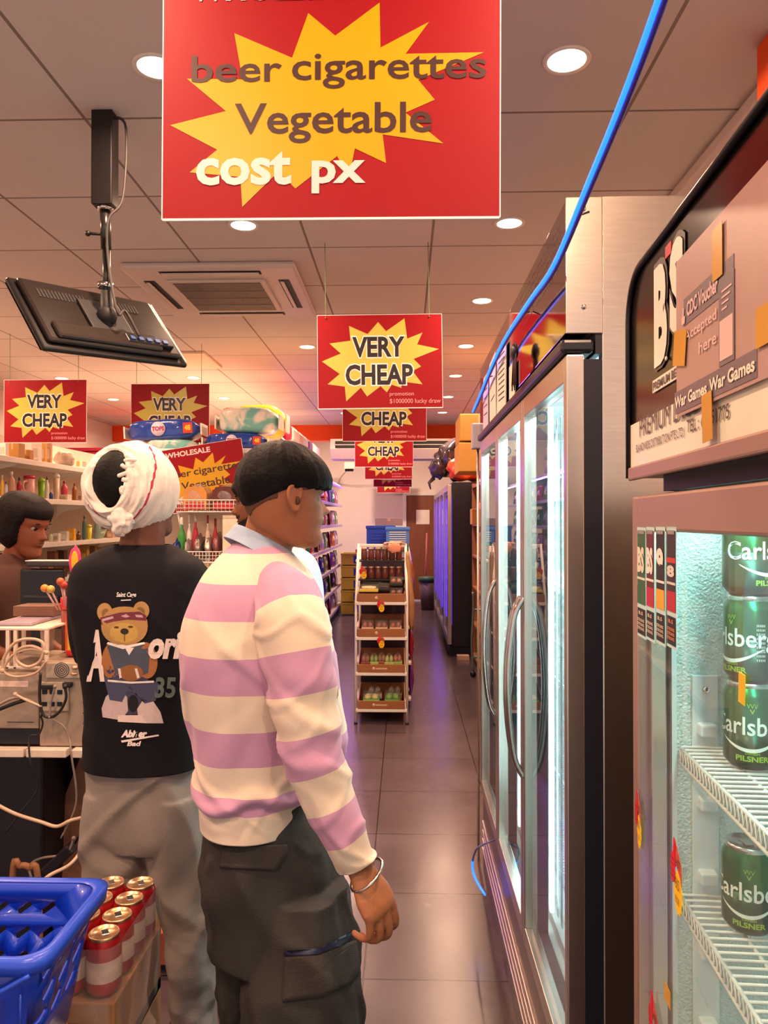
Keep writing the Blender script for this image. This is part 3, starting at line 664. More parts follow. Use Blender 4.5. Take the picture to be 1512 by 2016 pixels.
def beer_can(loc, face, lab, dark=.5, top=True):
    """33 cl can: body, lid, curved print"""
    R0, Hc = .033, .113
    o = thing('beer_can', lab, 'can', loc)
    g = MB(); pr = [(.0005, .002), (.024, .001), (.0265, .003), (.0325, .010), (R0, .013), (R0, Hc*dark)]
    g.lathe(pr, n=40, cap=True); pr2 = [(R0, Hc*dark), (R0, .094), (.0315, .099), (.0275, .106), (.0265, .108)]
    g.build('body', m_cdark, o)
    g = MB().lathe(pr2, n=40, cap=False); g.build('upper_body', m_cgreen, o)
    g = MB().lathe([(.0275, .106), (.0283, .109), (.0278, .1125), (.0262, .1125), (.0255, .1085), (.0005, .109)], n=40, cap=False); ld = g.build('lid', m_calu, o)
    MB().obox(Vector((0, .004, .1098)), .012, .018, .0012, bev=.0005).build('pull_tab', m_calu, ld)
    def wrap(wd, zb):
        return lambda x, y: Vector(((R0+.0004)*math.cos(face+(x-wd/2)/R0), (R0+.0004)*math.sin(face+(x-wd/2)/R0), zb+y))
    w1 = .112
    g = MB().text('Carlsberg', (0, 0, 0), U1, V1, w1, .031, .012, wrap(w1, .040))
    w = wrap(0, 0); NS = 26
    A_ = [(-.040+.082*q/NS, .0415-.013*math.sin(PI*min(1, q/NS*1.05))+.004*(q/NS)) for q in range(NS+1)]
    up = [g.bm.verts.new(w(x, y)) for x, y in A_]; dn = [g.bm.verts.new(w(x, y-.0045*abs(math.sin(PI*q/NS))**.7-.0004)) for q, (x, y) in enumerate(A_)]
    for q in range(NS): g.bm.faces.new((dn[q], dn[q+1], up[q+1], up[q]))
    g.build('brand_print', m_cwhite, o)
    g = MB().text('PILSNER', (0, 0, 0), U1, V1, .040, .0072, .03, wrap(.040, .014)); g.text('DANISH', (0, 0, 0), U1, V1, .017, .0032, .02, wrap(.017, .0228))
    g.text('V', (0, 0, 0), U1, V1, .006, .006, .02, wrap(.006, .075)); g.text('VVV', (0, 0, 0), U1, V1, .013, .006, .0, wrap(.013, .082))
    g.build('lime_print', m_clime, o)
    g = MB()
    for k in range(9):
        w = wrap(.012, .03+k*.0055)
        g.text('IIIIIII'[:5+k % 3], (0, 0, 0), U1, V1, .010, .003, 0, (lambda ww: (lambda x, y: Matrix.Rotation(1.15, 3, 'Z') @ ww(x, y)))(w))
    g.build('small_print', m_cwhite, o)
    return o
W1 = Matrix.Translation((FX, 1.145, 0)) @ Matrix.Rotation(F1R, 4, 'Z')
cx_, cy_ = .455, 1.0
toc = math.atan2(-cy_, -cx_)
z = SHZ[0]+.0035
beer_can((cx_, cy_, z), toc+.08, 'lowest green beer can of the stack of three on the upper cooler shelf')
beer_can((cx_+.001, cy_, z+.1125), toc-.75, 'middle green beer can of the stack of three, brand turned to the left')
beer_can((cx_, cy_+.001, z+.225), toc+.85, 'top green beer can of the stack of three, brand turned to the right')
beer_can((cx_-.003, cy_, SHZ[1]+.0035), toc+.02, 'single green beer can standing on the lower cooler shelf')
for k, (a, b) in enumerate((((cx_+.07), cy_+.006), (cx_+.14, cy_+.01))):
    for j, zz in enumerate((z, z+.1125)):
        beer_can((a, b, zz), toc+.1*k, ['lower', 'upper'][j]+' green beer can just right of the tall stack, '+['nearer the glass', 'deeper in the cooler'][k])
# sticker strip with four small can pictures on the cooler glass
t = thing('can_sticker_sheet', 'clear sticker sheet with four tall can pictures on the cooler glass', 'sticker', (FX, 1.145, 0), F1R)
C4 = [(('#2c5a34', '#d9d3bd'), 'BS'), (('#5a1420', '#e6dfd0'), 'BS'), (('#191512', '#e6e0d2'), '9'), (('#2b1c1c', '#cfc7be'), '8')]
xs = [(1255, 1272), (1273, 1289), (1292, 1310), (1313, 1332)]
for k, ((a, b), ((c1, c2), tx)) in enumerate(zip(xs, C4)):
    ya = on1(a, 1100, .0008).y; yb = on1(b, 1100, .0008).y; w = ya-yb; zt = on1((a+b)/2, 1042, .0008).z; zl = on1((a+b)/2, 1192+5*k, .0008).z; h = zt-zl
    rr = []
    for q in range(12): an = PI/2*q/3.0; rr.append(((w/2)+(w/2-.002)*math.copysign(abs(math.cos(an-.0))**.6, math.cos(an)), h/2+(h/2)*math.copysign(abs(math.sin(an))**.3, math.sin(an))))
    def P(x0, x1, z0_, z1_, col, nm, d=.0006):
        MB().box(.0008-d-.0003, .0008-d, ya-x1*w, ya-x0*w, zl+z0_*h, zl+z1_*h).build(nm, M('sticker_'+col, col, .4), t)
    P(.0, 1, -.42, 1.03, '#b9d6d2', 'backing', .0)
    P(.06, .94, .02, .98, c1, 'can_picture', .0005); P(.16, .84, .94, .99, '#8c8682', 'can_top', .0009)
    P(.06, .94, .02, .26, ['#2d5a35', '#b01030', '#d8a020', '#b01828'][k], 'lower_colour', .0009)
    if k == 3: P(.06, .94, .60, .66, '#c03030', 'stripe', .0009)
    P(.06, .94, .34, .37, c2, 'stripe', .0009)
    g = MB(); T1(g, tx, ya-.12*w, zl+.43*h, .76*w, .34*h if k < 3 else .14*h, .06, -.0008); g.build('lettering', M('sticker_'+c2, c2, .4), t)
    P(.06, .94, -.38, -.04, '#1a1614', 'caption_plate', .0005)
    g = MB(); T1(g, 'B.S', ya-.25*w, zl-.12*h, .5*w, .045*h, .03, -.0008); 
    for q in range(3): T1(g, 'STRONG', ya-.12*w, zl-(.21+.055*q)*h, .76*w, .04*h, .03, -.0008)
    g.build('caption', M('sticker_#cdb9a0' if k < 3 else 'sticker_#d07a50', '#cdb9a0' if k < 3 else '#d07a50', .4), t)
# thumbs-up price bursts
m_burst = M('burst_yellow', '#f2bf10', .4); m_thumb = M('thumb_red', '#d01530', .4); m_flame = M('flame_red', '#c05040', .4)
def price_burst(name, lab, origin, U, V, s, price, rz=0):
    """s = height of the tag"""
    o = thing(name, lab, 'price tag', origin, rz)
    U = Vector(U); V = Vector(V); n = U.cross(V).normalized()
    rr = []
    for k in range(26): a = 2*PI*k/26; q = 1 if k % 2 else .86; rr.append((.52*s+.24*s*q*math.cos(a), .30*s+.31*s*q*math.sin(a)))
    MB().prism(rr, (0, 0, 0), U, V, .0006).build('burst', m_burst, o, recalc=True)
    MB().prism([(x*s, y*s) for x, y in [(.38, .60), (.40, 1.0), (.45, .95), (.5, .93), (.55, .86), (.60, .86), (.66, .78), (.72, .76), (.75, .62), (.74, .46), (.66, .56), (.56, .60), (.46, .66)]], n*.0007, U, V, .0005).build('flame', m_flame, o, recalc=True)
    MB().prism([(x*s, y*s) for x, y in [(.20, .42), (.16, .62), (.20, .76), (.30, .80), (.33, 1.0), (.38, 1.02), (.42, .97), (.41, .78), (.41, .55), (.36, .40), (.28, .36)]], n*.0013, U, V, .0006).build('thumb', m_thumb, o, recalc=True)
    g = MB(); g.text('HOT', n*.0020+U*.46*s+V*.66*s, U, V, .24*s, .12*s, .0); g.text(price, n*.0020+U*.44*s+V*.36*s, U, V, .2*s, .15*s, .0); g.text('PER CAN', n*.0020+U*.42*s+V*.16*s, U, V, .22*s, .10*s, .0)
    for k in range(4): g.prism([(.21*s, (.46+.08*k)*s), (.34*s, (.45+.08*k)*s), (.34*s, (.465+.08*k)*s), (.21*s, (.475+.08*k)*s)], n*.0021, U, V, .0002)
    g.build('handwriting', M('pen_ink', '#4a3a14', .6), o)
    return o
for k, (px, py, ppx, lab) in enumerate(((1250, 1655, 108, 'small red thumb and yellow price burst on the cooler door edge, upper one'), (1318, 1772, 138, 'larger red thumb and yellow price burst on the cooler glass above the lower shelf'), (1275, 2062, 134, 'red thumb price burst cut off by the bottom edge of the picture'))):
    p = on1(px, py, -.001); s = (on1(px, py-ppx, -.001).z-p.z)
    o = price_burst('price_burst', lab, W1 @ p, (0, -1, 0), (0, 0, 1), s, '8.5', F1R)
    o.scale = (1, .62 if k == 0 else .80, 1)
tape('amber tape holding the lowest price burst on the cooler door', 1308, 1320, 1930, 1990, -.003)
# ---------------------------------------------------------------- people
def itp(tab, x):
    if x <= tab[0][0]: return tab[0][1:]
    for a, b in zip(tab, tab[1:]):
        if x <= b[0]:
            t = (x-a[0])/(b[0]-a[0]); return tuple(p+(q-p)*t for p, q in zip(a[1:], b[1:]))
    return tab[-1][1:]
HEAD = [(.000, .078, .045, .016), (.006, .088, .020, .028), (.016, .094, -.005, .039), (.03, .096, -.030, .047), (.05, .091, -.055, .055), (.07, .095, -.068, .061), (.09, .093, -.076, .066), (.11, .091, -.081, .070),
        (.13, .088, -.084, .072), (.15, .094, -.086, .074), (.17, .092, -.086, .075), (.19, .081, -.080, .070), (.205, .062, -.066, .058), (.216, .038, -.045, .040), (.222, .012, -.02, .016)]
HEADC = cr(HEAD, 5)
def g1(v, s): return math.exp(-(v/s)**2)
def head_pt(z, ph, t=0.0, female=0, face=True):
    f, b, w = itp(HEADC, z)
    cx = (f+b)/2; a = (f-b)/2; co = math.cos(ph); si = math.sin(ph)
    k = 2/2.25
    x = cx+(a+t)*math.copysign(abs(co)**k, co); y = (w+t)*math.copysign(abs(si)**k, si)
    if co > 0: y *= 1-.16*co**1.5
    if face and co > 0:
        nb = itp([(.078, 0), (.084, .008), (.090, .022), (.097, .026), (.105, .020), (.118, .012), (.133, .005), (.145, .002), (.155, 0)], z)[0]
        wn = itp([(.08, .015), (.095, .013), (.105, .010), (.12, .008), (.14, .009)], z)[0]
        x += nb*g1(y, wn)
        x -= .009*(g1(abs(y)-.032, .014)*g1(z-.127, .010))
        x += .004*g1(z-.146, .007)*g1(abs(y)-.028, .022)
        x += (.0045*g1(z-.0735, .004)+.005*g1(z-.063, .0045)-.003*g1(z-.0683, .002))*g1(y, .020)
        x += .004*g1(z-.018, .010)*g1(y, .018)
        x -= .003*g1(z-.052, .006)*g1(y, .02)
    return Vector((x, y, z-.115))
def head_grid(g, Mx, t=0.0, nz=64, nph=96, z0=0, z1=.222, tf=None, face=True, zf=None):
    rr = []
    for i in range(nz+1):
        z = z0+(z1-z0)*i/nz; ring = []
        for k in range(nph):
            ph = -PI+2*PI*k/nph; tt = t if tf is None else tf(z, ph)
            p = head_pt(z, ph, tt, face=face)
            if zf is not None: p.z += zf(z, ph) if tt > 0 else 0
            elif tf is not None: p.z += max(0, tt)*itp([(.0, 0), (.15, 0.1), (.19, .5), (.222, 1.0)], z)[0]
            ring.append(Mx @ p)
        rr.append(ring)
    g.rings(rr)
def ear(g, Mx, side):
    c = Vector((.000, side*.070, .008)); pr = []
    g.ball(Mx @ c, .001)
    R = Mx.to_3x3()
    for q, (dx, dz, r) in enumerate(((0, .0, .0),)): pass
    # helix ring, concha plate and lobe
    pts = [(.012, .004), (.014, .018), (.008, .030), (-.004, .034), (-.016, .027), (-.020, .012), (-.016, -.004), (-.010, -.018), (-.002, -.028), (.006, -.026), (.008, -.014)]
    P = [Mx @ (c+Vector((x, side*(.006+.009*max(0, -x*40)), z))) for x, z in pts]
    g.tube(smooth_pts(P, 3), .0042, 8)
    rot = (R.to_4x4() @ Matrix.Rotation(side*-.35, 4, 'Z')).to_3x3()
    g.ball(Mx @ (c+Vector((-.003, side*.004, .004))), .016, .005, .028, 14, rot)
    g.ball(Mx @ (c+Vector((.001, side*.005, -.024))), .008, .004, .009, 10, rot)
    g.ball(Mx @ (c+Vector((.011, side*.003, .0))), .005, .004, .007, 8, rot)
def hand(g, W, d, n, size=1.0, curl=(.5, .6, .5), side=1, spread=.0, thumb_out=.5):
    """W wrist, d towards the knuckles, n back-of-hand normal, side = which way the thumb lies along c"""
    d = d.normalized(); n = (n-d*n.dot(d)).normalized(); c = d.cross(n)*side
    s = size; rr = []
    for q, (l, hw, ht) in enumerate(((-.03, .026, .020), (0, .026, .018), (.02, .032, .017), (.045, .040, .017), (.068, .041, .0150), (.079, .037, .0115), (.086, .030, .006))):
        ring = []
        for k in range(20):
            a = 2*PI*k/20; ring.append(W+d*l*s+c*(hw*s*math.copysign(abs(math.cos(a))**.8, math.cos(a)))+n*(ht*s*math.sin(a)))
        rr.append(ring)
    g.rings(rr)
    for q, (off, ln, r) in enumerate(((.030, 1.0, .0088), (.0105, 1.08, .0092), (-.0095, 1.02, .0088), (-.029, .82, .0078))):
        b = W+d*(.078 - .006*abs(off-.005)/.03)*s+c*off*s; ang = 0; p = b.copy(); pts = [p-d*.02*s, p.copy()]; rs = [r*s, r*s*1.05]
        for j, L_ in enumerate((.044, .028, .022)):
            ang += curl[j]*(1+.08*q)
            dd = d*math.cos(ang)-n*math.sin(ang)+c*(off*spread)
            p = p+dd.normalized()*L_*ln*s; pts.append(p.copy()); rs.append(r*s*(.95-.09*j))
        P = cr([tuple(v)+(x,) for v, x in zip(pts, rs)], 4)
        g.tube([Vector(v[:3]) for v in P], [v[3] for v in P], 10); g.ball(p, rs[-1], n=10)
    b = W+d*.018*s+c*.022*s-n*.004*s; p = b.copy(); pts = [p.copy()]; rs = [.013*s]
    for j, (L_, o, r) in enumerate(((.036, .75, .0115), (.030, .45, .0098), (.022, .25, .0082))):
        dd = (d*1.0+c*o*thumb_out*1.6-n*(.35+.15*j)).normalized(); p = p+dd*L_*s; pts.append(p.copy()); rs.append(r*s)
    P = cr([tuple(v)+(x,) for v, x in zip(pts, rs)], 4)
    g.tube([Vector(v[:3]) for v in P], [v[3] for v in P], 10); g.ball(p, rs[-1], n=10)
def limb(g, pts, n=20, m=5):
    P = cr([tuple(p[0])+(p[1],) for p in pts], m); g.tube([Vector(p[:3]) for p in P], [p[3] for p in P], n)
def stack(g, rows, n=40, m=4):
    """rows: (z, cx, cy, rx, ry)"""
    rr = []
    for z, cx, cy, rx, ry in cr(rows, m): rr.append([Vector((cx+rx*math.cos(2*PI*k/n), cy+ry*math.sin(2*PI*k/n), z)) for k in range(n)])
    g.rings(rr)
def fuse(g, name, mat, parent, voxel=.004, sm=3):
    """one continuous surface out of overlapping volumes"""
    bmesh.ops.recalc_face_normals(g.bm, faces=g.bm.faces)
    me = bpy.data.meshes.new(name); g.bm.to_mesh(me); g.bm.free(); o = bpy.data.objects.new(name, me); C.objects.link(o)
    r = o.modifiers.new('r', 'REMESH'); r.mode = 'VOXEL'; r.voxel_size = voxel; r.use_smooth_shade = True
    s = o.modifiers.new('s', 'SMOOTH'); s.factor = .5; s.iterations = sm
    m2 = bpy.data.meshes.new_from_object(o.evaluated_get(bpy.context.evaluated_depsgraph_get())); m2.name = name
    o.modifiers.clear(); o.data = m2; bpy.data.meshes.remove(me)
    for p in m2.polygons: p.use_smooth = True
    m2.materials.append(mat); o.parent = parent
    return o
def cloth(name, rows, mat, parent, n=72, m=6, disp=None, thick=.0025, closed=True, cap0=False):
    """rows: (cx,cy,cz, ax,ay,az, bx,by,bz, exponent, arc): ring centre, two half axes; arc is carried as an attribute for stripes"""
    R = cr(rows, m); vs = []; fs = []; arc = []
    for i, r in enumerate(R):
        c = Vector(r[0:3]); a = Vector(r[3:6]); b = Vector(r[6:9]); k = 2/max(r[9], 1)
        nrm = a.cross(b).normalized() if a.cross(b).length else Vector((0, 0, 1))
        for j in range(n):
            t = 2*PI*j/n; co, si = math.cos(t), math.sin(t)
            d = a*math.copysign(abs(co)**k, co)+b*math.copysign(abs(si)**k, si)
            p = c+d
            if disp: p = p+d.normalized()*disp(p, t, i/(len(R)-1))
            vs.append(p); arc.append(r[10])
    for i in range(len(R)-1):
        for j in range(n): fs.append((i*n+j, i*n+(j+1) % n, (i+1)*n+(j+1) % n, (i+1)*n+j))
    me = bpy.data.meshes.new(name); me.from_pydata(vs, [], fs); at_ = me.attributes.new('arc', 'FLOAT', 'POINT')
    for i, v in enumerate(arc): at_.data[i].value = v
    b2 = bmesh.new(); b2.from_mesh(me); bmesh.ops.recalc_face_normals(b2, faces=b2.faces)
    if cap0:
        b2.verts.ensure_lookup_table(); b2.faces.new([b2.verts[j] for j in range(n)][::-1])
    b2.to_mesh(me); b2.free()
    for p in me.polygons: p.use_smooth = True
    me.materials.append(mat); o = bpy.data.objects.new(name, me); C.objects.link(o)
    if parent: o.parent = parent
    if thick: s = o.modifiers.new('thickness', 'SOLIDIFY'); s.thickness = thick; s.offset = -1
    return o
def hrow(z, cx, cy, rx, ry, e=2.2, arc=0, rot=0, tilt=0): 
    return (cx, cy, z, rx*math.cos(rot), rx*math.sin(rot), tilt, -ry*math.sin(rot), ry*math.cos(rot), 0, e, arc)
def chain_rows(pts, flat=1.0, up=(0, -1, 0)):
    """pts: (Vector, radius, arc) -> rings square to the chain"""
    out = []; up = Vector(up)
    for i, (p, r, a_) in enumerate(pts):
        t = (pts[min(i+1, len(pts)-1)][0]-pts[max(i-1, 0)][0]).normalized(); u = (up-t*up.dot(t)).normalized(); b = t.cross(u)
        out.append((*p, *(u*r*flat), *(b*r), 2.0, a_))
    return out
def stripe_mat(name, ca, cb, cab=.9):
    m = M(name, ca, cab, var=.05, vs=250, bump=.12, bs=500, spec=.2); nt = m.node_tree; b = nt.nodes['Principled BSDF']
    at_ = nt.nodes.new('ShaderNodeAttribute'); at_.attribute_name = 'arc'
    mo = nt.nodes.new('ShaderNodeMath'); mo.operation = 'FLOORED_MODULO'; mo.inputs[1].default_value = 2
    gt = nt.nodes.new('ShaderNodeMath'); gt.operation = 'GREATER_THAN'; gt.inputs[1].default_value = 1
    nt.links.new(at_.outputs['Fac'], mo.inputs[0]); nt.links.new(mo.outputs[0], gt.inputs[0])
    mx = nt.nodes.new('ShaderNodeMix'); mx.data_type = 'RGBA'; old = b.inputs['Base Color'].links[0].from_socket
    nt.links.new(gt.outputs[0], mx.inputs[0]); nt.links.new(old, mx.inputs[6]); mx.inputs[7].default_value = (*rgb(cb), 1); nt.links.new(mx.outputs[2], b.inputs['Base Color'])
    b.inputs['Sheen Weight'].default_value = .2
    return m
def skin(name, col):
    m = M(name, col, .5, var=.10, vs=35, bump=.06, bs=260, spec=.35); b = m.node_tree.nodes['Principled BSDF']
    b.inputs['Subsurface Weight'].default_value = .06; b.inputs['Subsurface Radius'].default_value = (.02, .008, .004); b.inputs['Subsurface Scale'].default_value = .3; return m
def crease(p, s, amp, sl=.5, seed=0, fz=.5):
    v = noise.noise(Vector(((p.x+sl*p.z)*s, p.y*s, p.z*s*fz))+Vector((seed, seed*1.7, 3)))
    return amp*(.35-abs(v)*2.2) if abs(v) < .16 else 0
def fold(p, s, amp, fx=1, fz=1, seed=0):
    return amp*noise.noise(Vector((p.x*s*fx, p.y*s*fx, p.z*s*fz))+Vector((seed, seed*2.3, 0)))
m_hair = M('black_hair', '#0a0808', .62, var=.4, vs=40, bump=.25, bs=110, aniso=(4, 4, 1), spec=.18); m_fade = M('clipped_hair', '#563626', .8, var=.4, vs=160)
m_eyew = M('eye_white', '#9c8e82', .3); m_iris = M('iris_dark', '#1c100a', .15); m_brow = M('brow_hair', '#20140f', .8)
def face_bits(Mx, parent, lash=True):
    R = Mx.to_3x3()
    for s in (-1, 1):
        e = MB().ball(Mx @ Vector((.0668, s*.031, .012)), .0116, n=14).build('eye', m_eyew, parent)
        MB().ball(Mx @ Vector((.0742, s*.0315, .0105)), .0050, n=10).build('iris', m_iris, e)
        P = [Mx @ Vector((.0905-.35*abs(y-.03)**1.15, s*y, .0315+.004*math.sin((y-.014)*70))) for y in (.012, .02, .03, .04, .048)]
        MB().tube(P, [.0018, .0032, .0034, .0028, .0012], 8).build('eyebrow', m_brow, parent)
        P = [Mx @ Vector((.0855-.9*abs(y-.031)**1.3, s*y, .0175-18*(y-.031)**2)) for y in (.018, .024, .031, .038, .044)]
        MB().tube(P, .0012, 6).build('eyelid', m_brow, parent)
m_lip = M('lip_skin', '#6e332a', .45)
def lips(Mx, parent, m=None):
    for z, r_ in ((.0745, .0022), (.0625, .0030)):
        P = [Mx @ head_pt(z-.003*abs(a/.24)**2*(1 if z > .07 else -1), a, -.0006) for a in [-.26+.52*k/12 for k in range(13)]]
        MB().tube(P, [r_*(1-.75*abs(k-6)/6) for k in range(13)], 8).build('lip', m or m_lip, parent)
def head_M(c, yaw, pitch=0, roll=0, s=1.0):
    return Matrix.Translation(c) @ Matrix.Rotation(yaw, 4, 'Z') @ Matrix.Rotation(pitch, 4, 'Y') @ Matrix.Rotation(roll, 4, 'X') @ Matrix.Scale(s, 4)

# ================================================================ the man in the striped rugby shirt
ST_Y = 1.62
def sx(px): return at(px, 1022, ST_Y).x
A1 = thing('person', 'man in pink and cream striped rugby shirt, dark cargo trousers', 'person', (sx(510), ST_Y, 0))
inv = lambda v: v
ped = []
def P1(o):           # children are modelled in world space; keep them there under the offset root
    o.matrix_parent_inverse = Matrix.Translation(-A1.location); return o
sk1 = skin('skin_tan', '#9a6242')
H1 = head_M(at(555, 990, 1.60), math.radians(31), math.radians(1), 0, .97) @ Matrix.Diagonal((1, 1, .87, 1))
g = MB(); head_grid(g, H1); ear(g, H1, -1); ear(g, H1, 1)
nk = [(at(548, 985, 1.61), .054), (at(537, 1030, 1.62), .055), (at(524, 1075, 1.63), .058), (at(505, 1140, 1.63), .08)]
limb(g, nk)
stack(g, [(1.484, sx(515), 1.643, .053, .053), (1.438, sx(512), 1.631, .10, .13), (1.345, sx(510), 1.62, .11, .14), (1.137, sx(515), 1.62, .10, .12), (.96, sx(520), 1.62, .085, .10), (.86, sx(530), 1.62, .07, .08)])
AR = [(at(556, 1150, 1.493), 0.050), (at(578, 1240, 1.460), 0.052), (at(607, 1420, 1.440), 0.043), (at(640, 1545, 1.435), 0.040), (at(690, 1665, 1.429), 0.031), (at(707, 1705, 1.429), 0.027)]
limb(g, AR)
wr = at(711, 1714, 1.429); kn = at(742, 1778, 1.417)
hand(g, wr, kn-wr, Vector((.72, -.66, .22)), 1.04, (.45, .80, .6), -1, 2.0, .05)
AL = [(at(560, 1150, 1.782), 0.050), (at(610, 1250, 1.851), 0.048), (at(640, 1420, 1.921), 0.040), (at(628, 1560, 1.921), 0.030)]
limb(g, AL); wl = AL[-1][0]; hand(g, wl, Vector((.05, .02, -1)), Vector((.3, .95, 0)), .93, (.4, .6, .5), 1)
body = fuse(g, 'body', sk1, A1, .0032, 3); P1(body)
face_bits(H1, A1); lips(H1, A1)
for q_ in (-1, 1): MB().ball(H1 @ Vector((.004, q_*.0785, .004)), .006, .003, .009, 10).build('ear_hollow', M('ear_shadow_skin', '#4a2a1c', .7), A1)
# thick bowl of hair over a clipped fade
def hair1(z, ph):
    c = math.cos(ph); back = (1-c)/2; sd = abs(math.sin(ph))
    line = .149+.002*math.sin(ph*21) if c > -.1 else .149-.046*((-c-.1)/.9)**1.2
    t = z-line
    if t < 0: return -.004
    edge = .022 if c > .35 else .006
    th = edge+(.032-edge)*min(1, t/.05)**.7 if t > .001 else edge*.5
    th *= min(1, (t/.004)**.5) if t < .004 else 1
    wave = noise.noise(Vector((ph*3.0, z*9, 1)))*.004+noise.noise(Vector((ph*40, z*8, 5)))*.0010
    th *= 1-.55*max(0, (z-.17)/.05)
    return th*(.62+.12*max(0, c))*(1 if c > 0 else 1-.15*(-c))+wave*min(1, t/.02)
g = MB(); head_grid(g, H1, tf=hair1, nz=130, nph=200, z0=.095, face=False, zf=lambda z, ph: .050*max(0, min(1, (z-.15)/.072))**1.3); P1(g.build('hair', m_hair, A1))
g = MB(); head_grid(g, H1, tf=lambda z, ph: (.0016 if (z > .078+.05*abs(math.sin(ph)) and math.cos(ph) < .30 and not (abs(math.sin(ph)) > .93 and z < .145)) else -.004), nz=70, nph=120, z0=.05, z1=.20, face=False); P1(g.build('clipped_hair', m_fade, A1))
# striped shirt
m_stripe = stripe_mat('rugby_stripes', '#d2bfaa', '#b587a2')
YT = [(1040, -3.6), (1094, -2), (1154, -1), (1225, 0), (1298, 1), (1370, 2), (1444, 3), (1520, 4), (1576, 5), (1611, 6), (1672, 7)]
arcz = lambda z: itp(YT, 1022+(1.6-z)*1470/1.446)[0]
TB1 = [(1.548, 462, 556, 0.066), (1.532, 446, 570, 0.086), (1.508, 426, 588, 0.118), (1.475, 404, 612, 0.148), (1.432, 386, 634, 0.171), (1.369, 369, 642, 0.180), (1.276, 370, 644, 0.178), (1.16, 387, 638, 0.170), (1.068, 398, 622, 0.169), (1.01, 402, 612, 0.171), (0.965, 407, 606, 0.174)]
rows = []
for z, l, r, ry in TB1:
    xa, xb = sx(l), sx(r); rows.append(hrow(z, (xa+xb)/2, ST_Y, (xb-xa)/2, ry, 2.25, arcz(z)))
def d1(p, t, u):
    w = min(1, max(0, (1.48-p.z)/.15))
    f = fold(p, 7, .012*w, 1, .5, 3)+fold(p, 17, .005*w, 1, .35, 8)+crease(p, 7, .016*w, .8, 2)+crease(p, 6, .013*w, -.7, 6)
    b = math.exp(-((p.z-(1.042+.014*math.sin(p.x*38)))/.016)**2)*.015       # bunched roll of cloth over the hips
    b -= math.exp(-((p.z-(1.018+.014*math.sin(p.x*38)))/.009)**2)*.007
    return f*min(1, max(.15, (p.z-.965)/.06))+(b if p.y < ST_Y else b*.4)
P1(cloth('shirt', rows, m_stripe, A1, 200, 12, d1, .003))
AT = [(1118, -1.25), (1135, -1), (1205, 0), (1283, 1), (1361, 2), (1442, 3), (1514, 4), (1585, 5), (1648, 6), (1715, 7.02)]
SL = [(535, 1130, 1.56, 0.030), (548, 1152, 1.520, 0.050), (560, 1180, 1.490, 0.0650), (571, 1218, 1.467, 0.0735), (580, 1260, 1.456, 0.0729), (590, 1330, 1.446, 0.0671), (602, 1410, 1.440, 0.0602), (622, 1490, 1.435, 0.0544), (648, 1570, 1.432, 0.0486), (675, 1630, 1.430, 0.0417), (697, 1680, 1.429, 0.0359), (707, 1700, 1.429, 0.0353)]
sl = [(at(a, b, c), r, itp(AT, b)[0]) for a, b, c, r in SL]
def ds(p, t, u): return (fold(p, 12, .009, 1, .6, 5)+crease(p, 9, .014, 1.0, 3, .8)+crease(p, 10, .010, -.8, 8, .8))*min(1, u*4)+.003*math.sin(u*60+2*math.sin(t))*math.exp(-((u-.55)/.12)**2)
P1(cloth('sleeve', chain_rows(sl), m_stripe, A1, 80, 10, ds, .003))
SL2 = [(548, 1118, 1.736, 0.0347), (556, 1135, 1.770, 0.0602), (575, 1180, 1.805, 0.0694), (600, 1250, 1.851, 0.0636), (635, 1400, 1.921, 0.0532), (640, 1480, 1.926, 0.0463), (630, 1550, 1.921, 0.0370)]
P1(cloth('sleeve', chain_rows([(at(a, b, c), r, itp(AT, b)[0]) for a, b, c, r in SL2]), m_stripe, A1, 60, 8, ds, .003))
# cuff band and hem are cream by the stripe count; pale blue collar
m_collar = M('collar_blue', '#93a6bd', .85, var=.08, vs=200, bump=.15, bs=400)
cc = at(521, 1079, 1.63)
def colrow(z, rx, ry, fwd, sh=0):
    f = Vector((math.cos(math.radians(27)), math.sin(math.radians(27)), 0)); l = Vector((-f.y, f.x, 0))
    a = f*rx+Vector((0, 0, -fwd)); b = l*ry; c = cc+Vector((0, 0, z))+f*sh
    return (*c, *a, *b, 2.0, 0)
P1(cloth('collar', [colrow(.010, .058, .056, .032), colrow(.018, .062, .060, .034), colrow(.014, .067, .066, .036), colrow(-.006, .076, .078, .044), colrow(-.026, .086, .090, .054), colrow(-.030, .088, .092, .056)], m_collar, A1, 72, 6, lambda p, t, u: fold(p, 20, .002, 1, 1, 2), .003))
# dark cargo trousers
m_cargo = M('dark_olive_twill', '#2b2723', .85, var=.16, vs=12, bump=.2, bs=300)
def solid(g, rows, n=100, m=8, disp=None, e=2.25):
    rr = []; R = cr(rows, m)
    for q, (z, cx, cy, rx, ry) in enumerate(R):
        ring = []
        for j in range(n):
            t = 2*PI*j/n; d = Vector((rx*math.copysign(abs(math.cos(t))**(2/e), math.cos(t)), ry*math.copysign(abs(math.sin(t))**(2/e), math.sin(t)), 0)); p_ = Vector((cx, cy, z))+d
            if disp: p_ = p_+d.normalized()*disp(p_, t, q/len(R))
            ring.append(p_)
        rr.append(ring)
    g.rings(rr)
def dp(p, t, u):
    f = fold(p, 8, .022, 1, .35, 4)+fold(p, 22, .009, 1, .3, 9)
    f *= min(1, max(.2, (1.0-p.z)/.12))
    f += min(1, max(0, (.98-p.z)/.1))*crease(p, 6, .03, .9, 2)+crease(p, 6, .026, -.9, 7)
    return f+.004*math.sin(p.z*34+p.x*26+3*noise.noise(p*6))
g = MB()
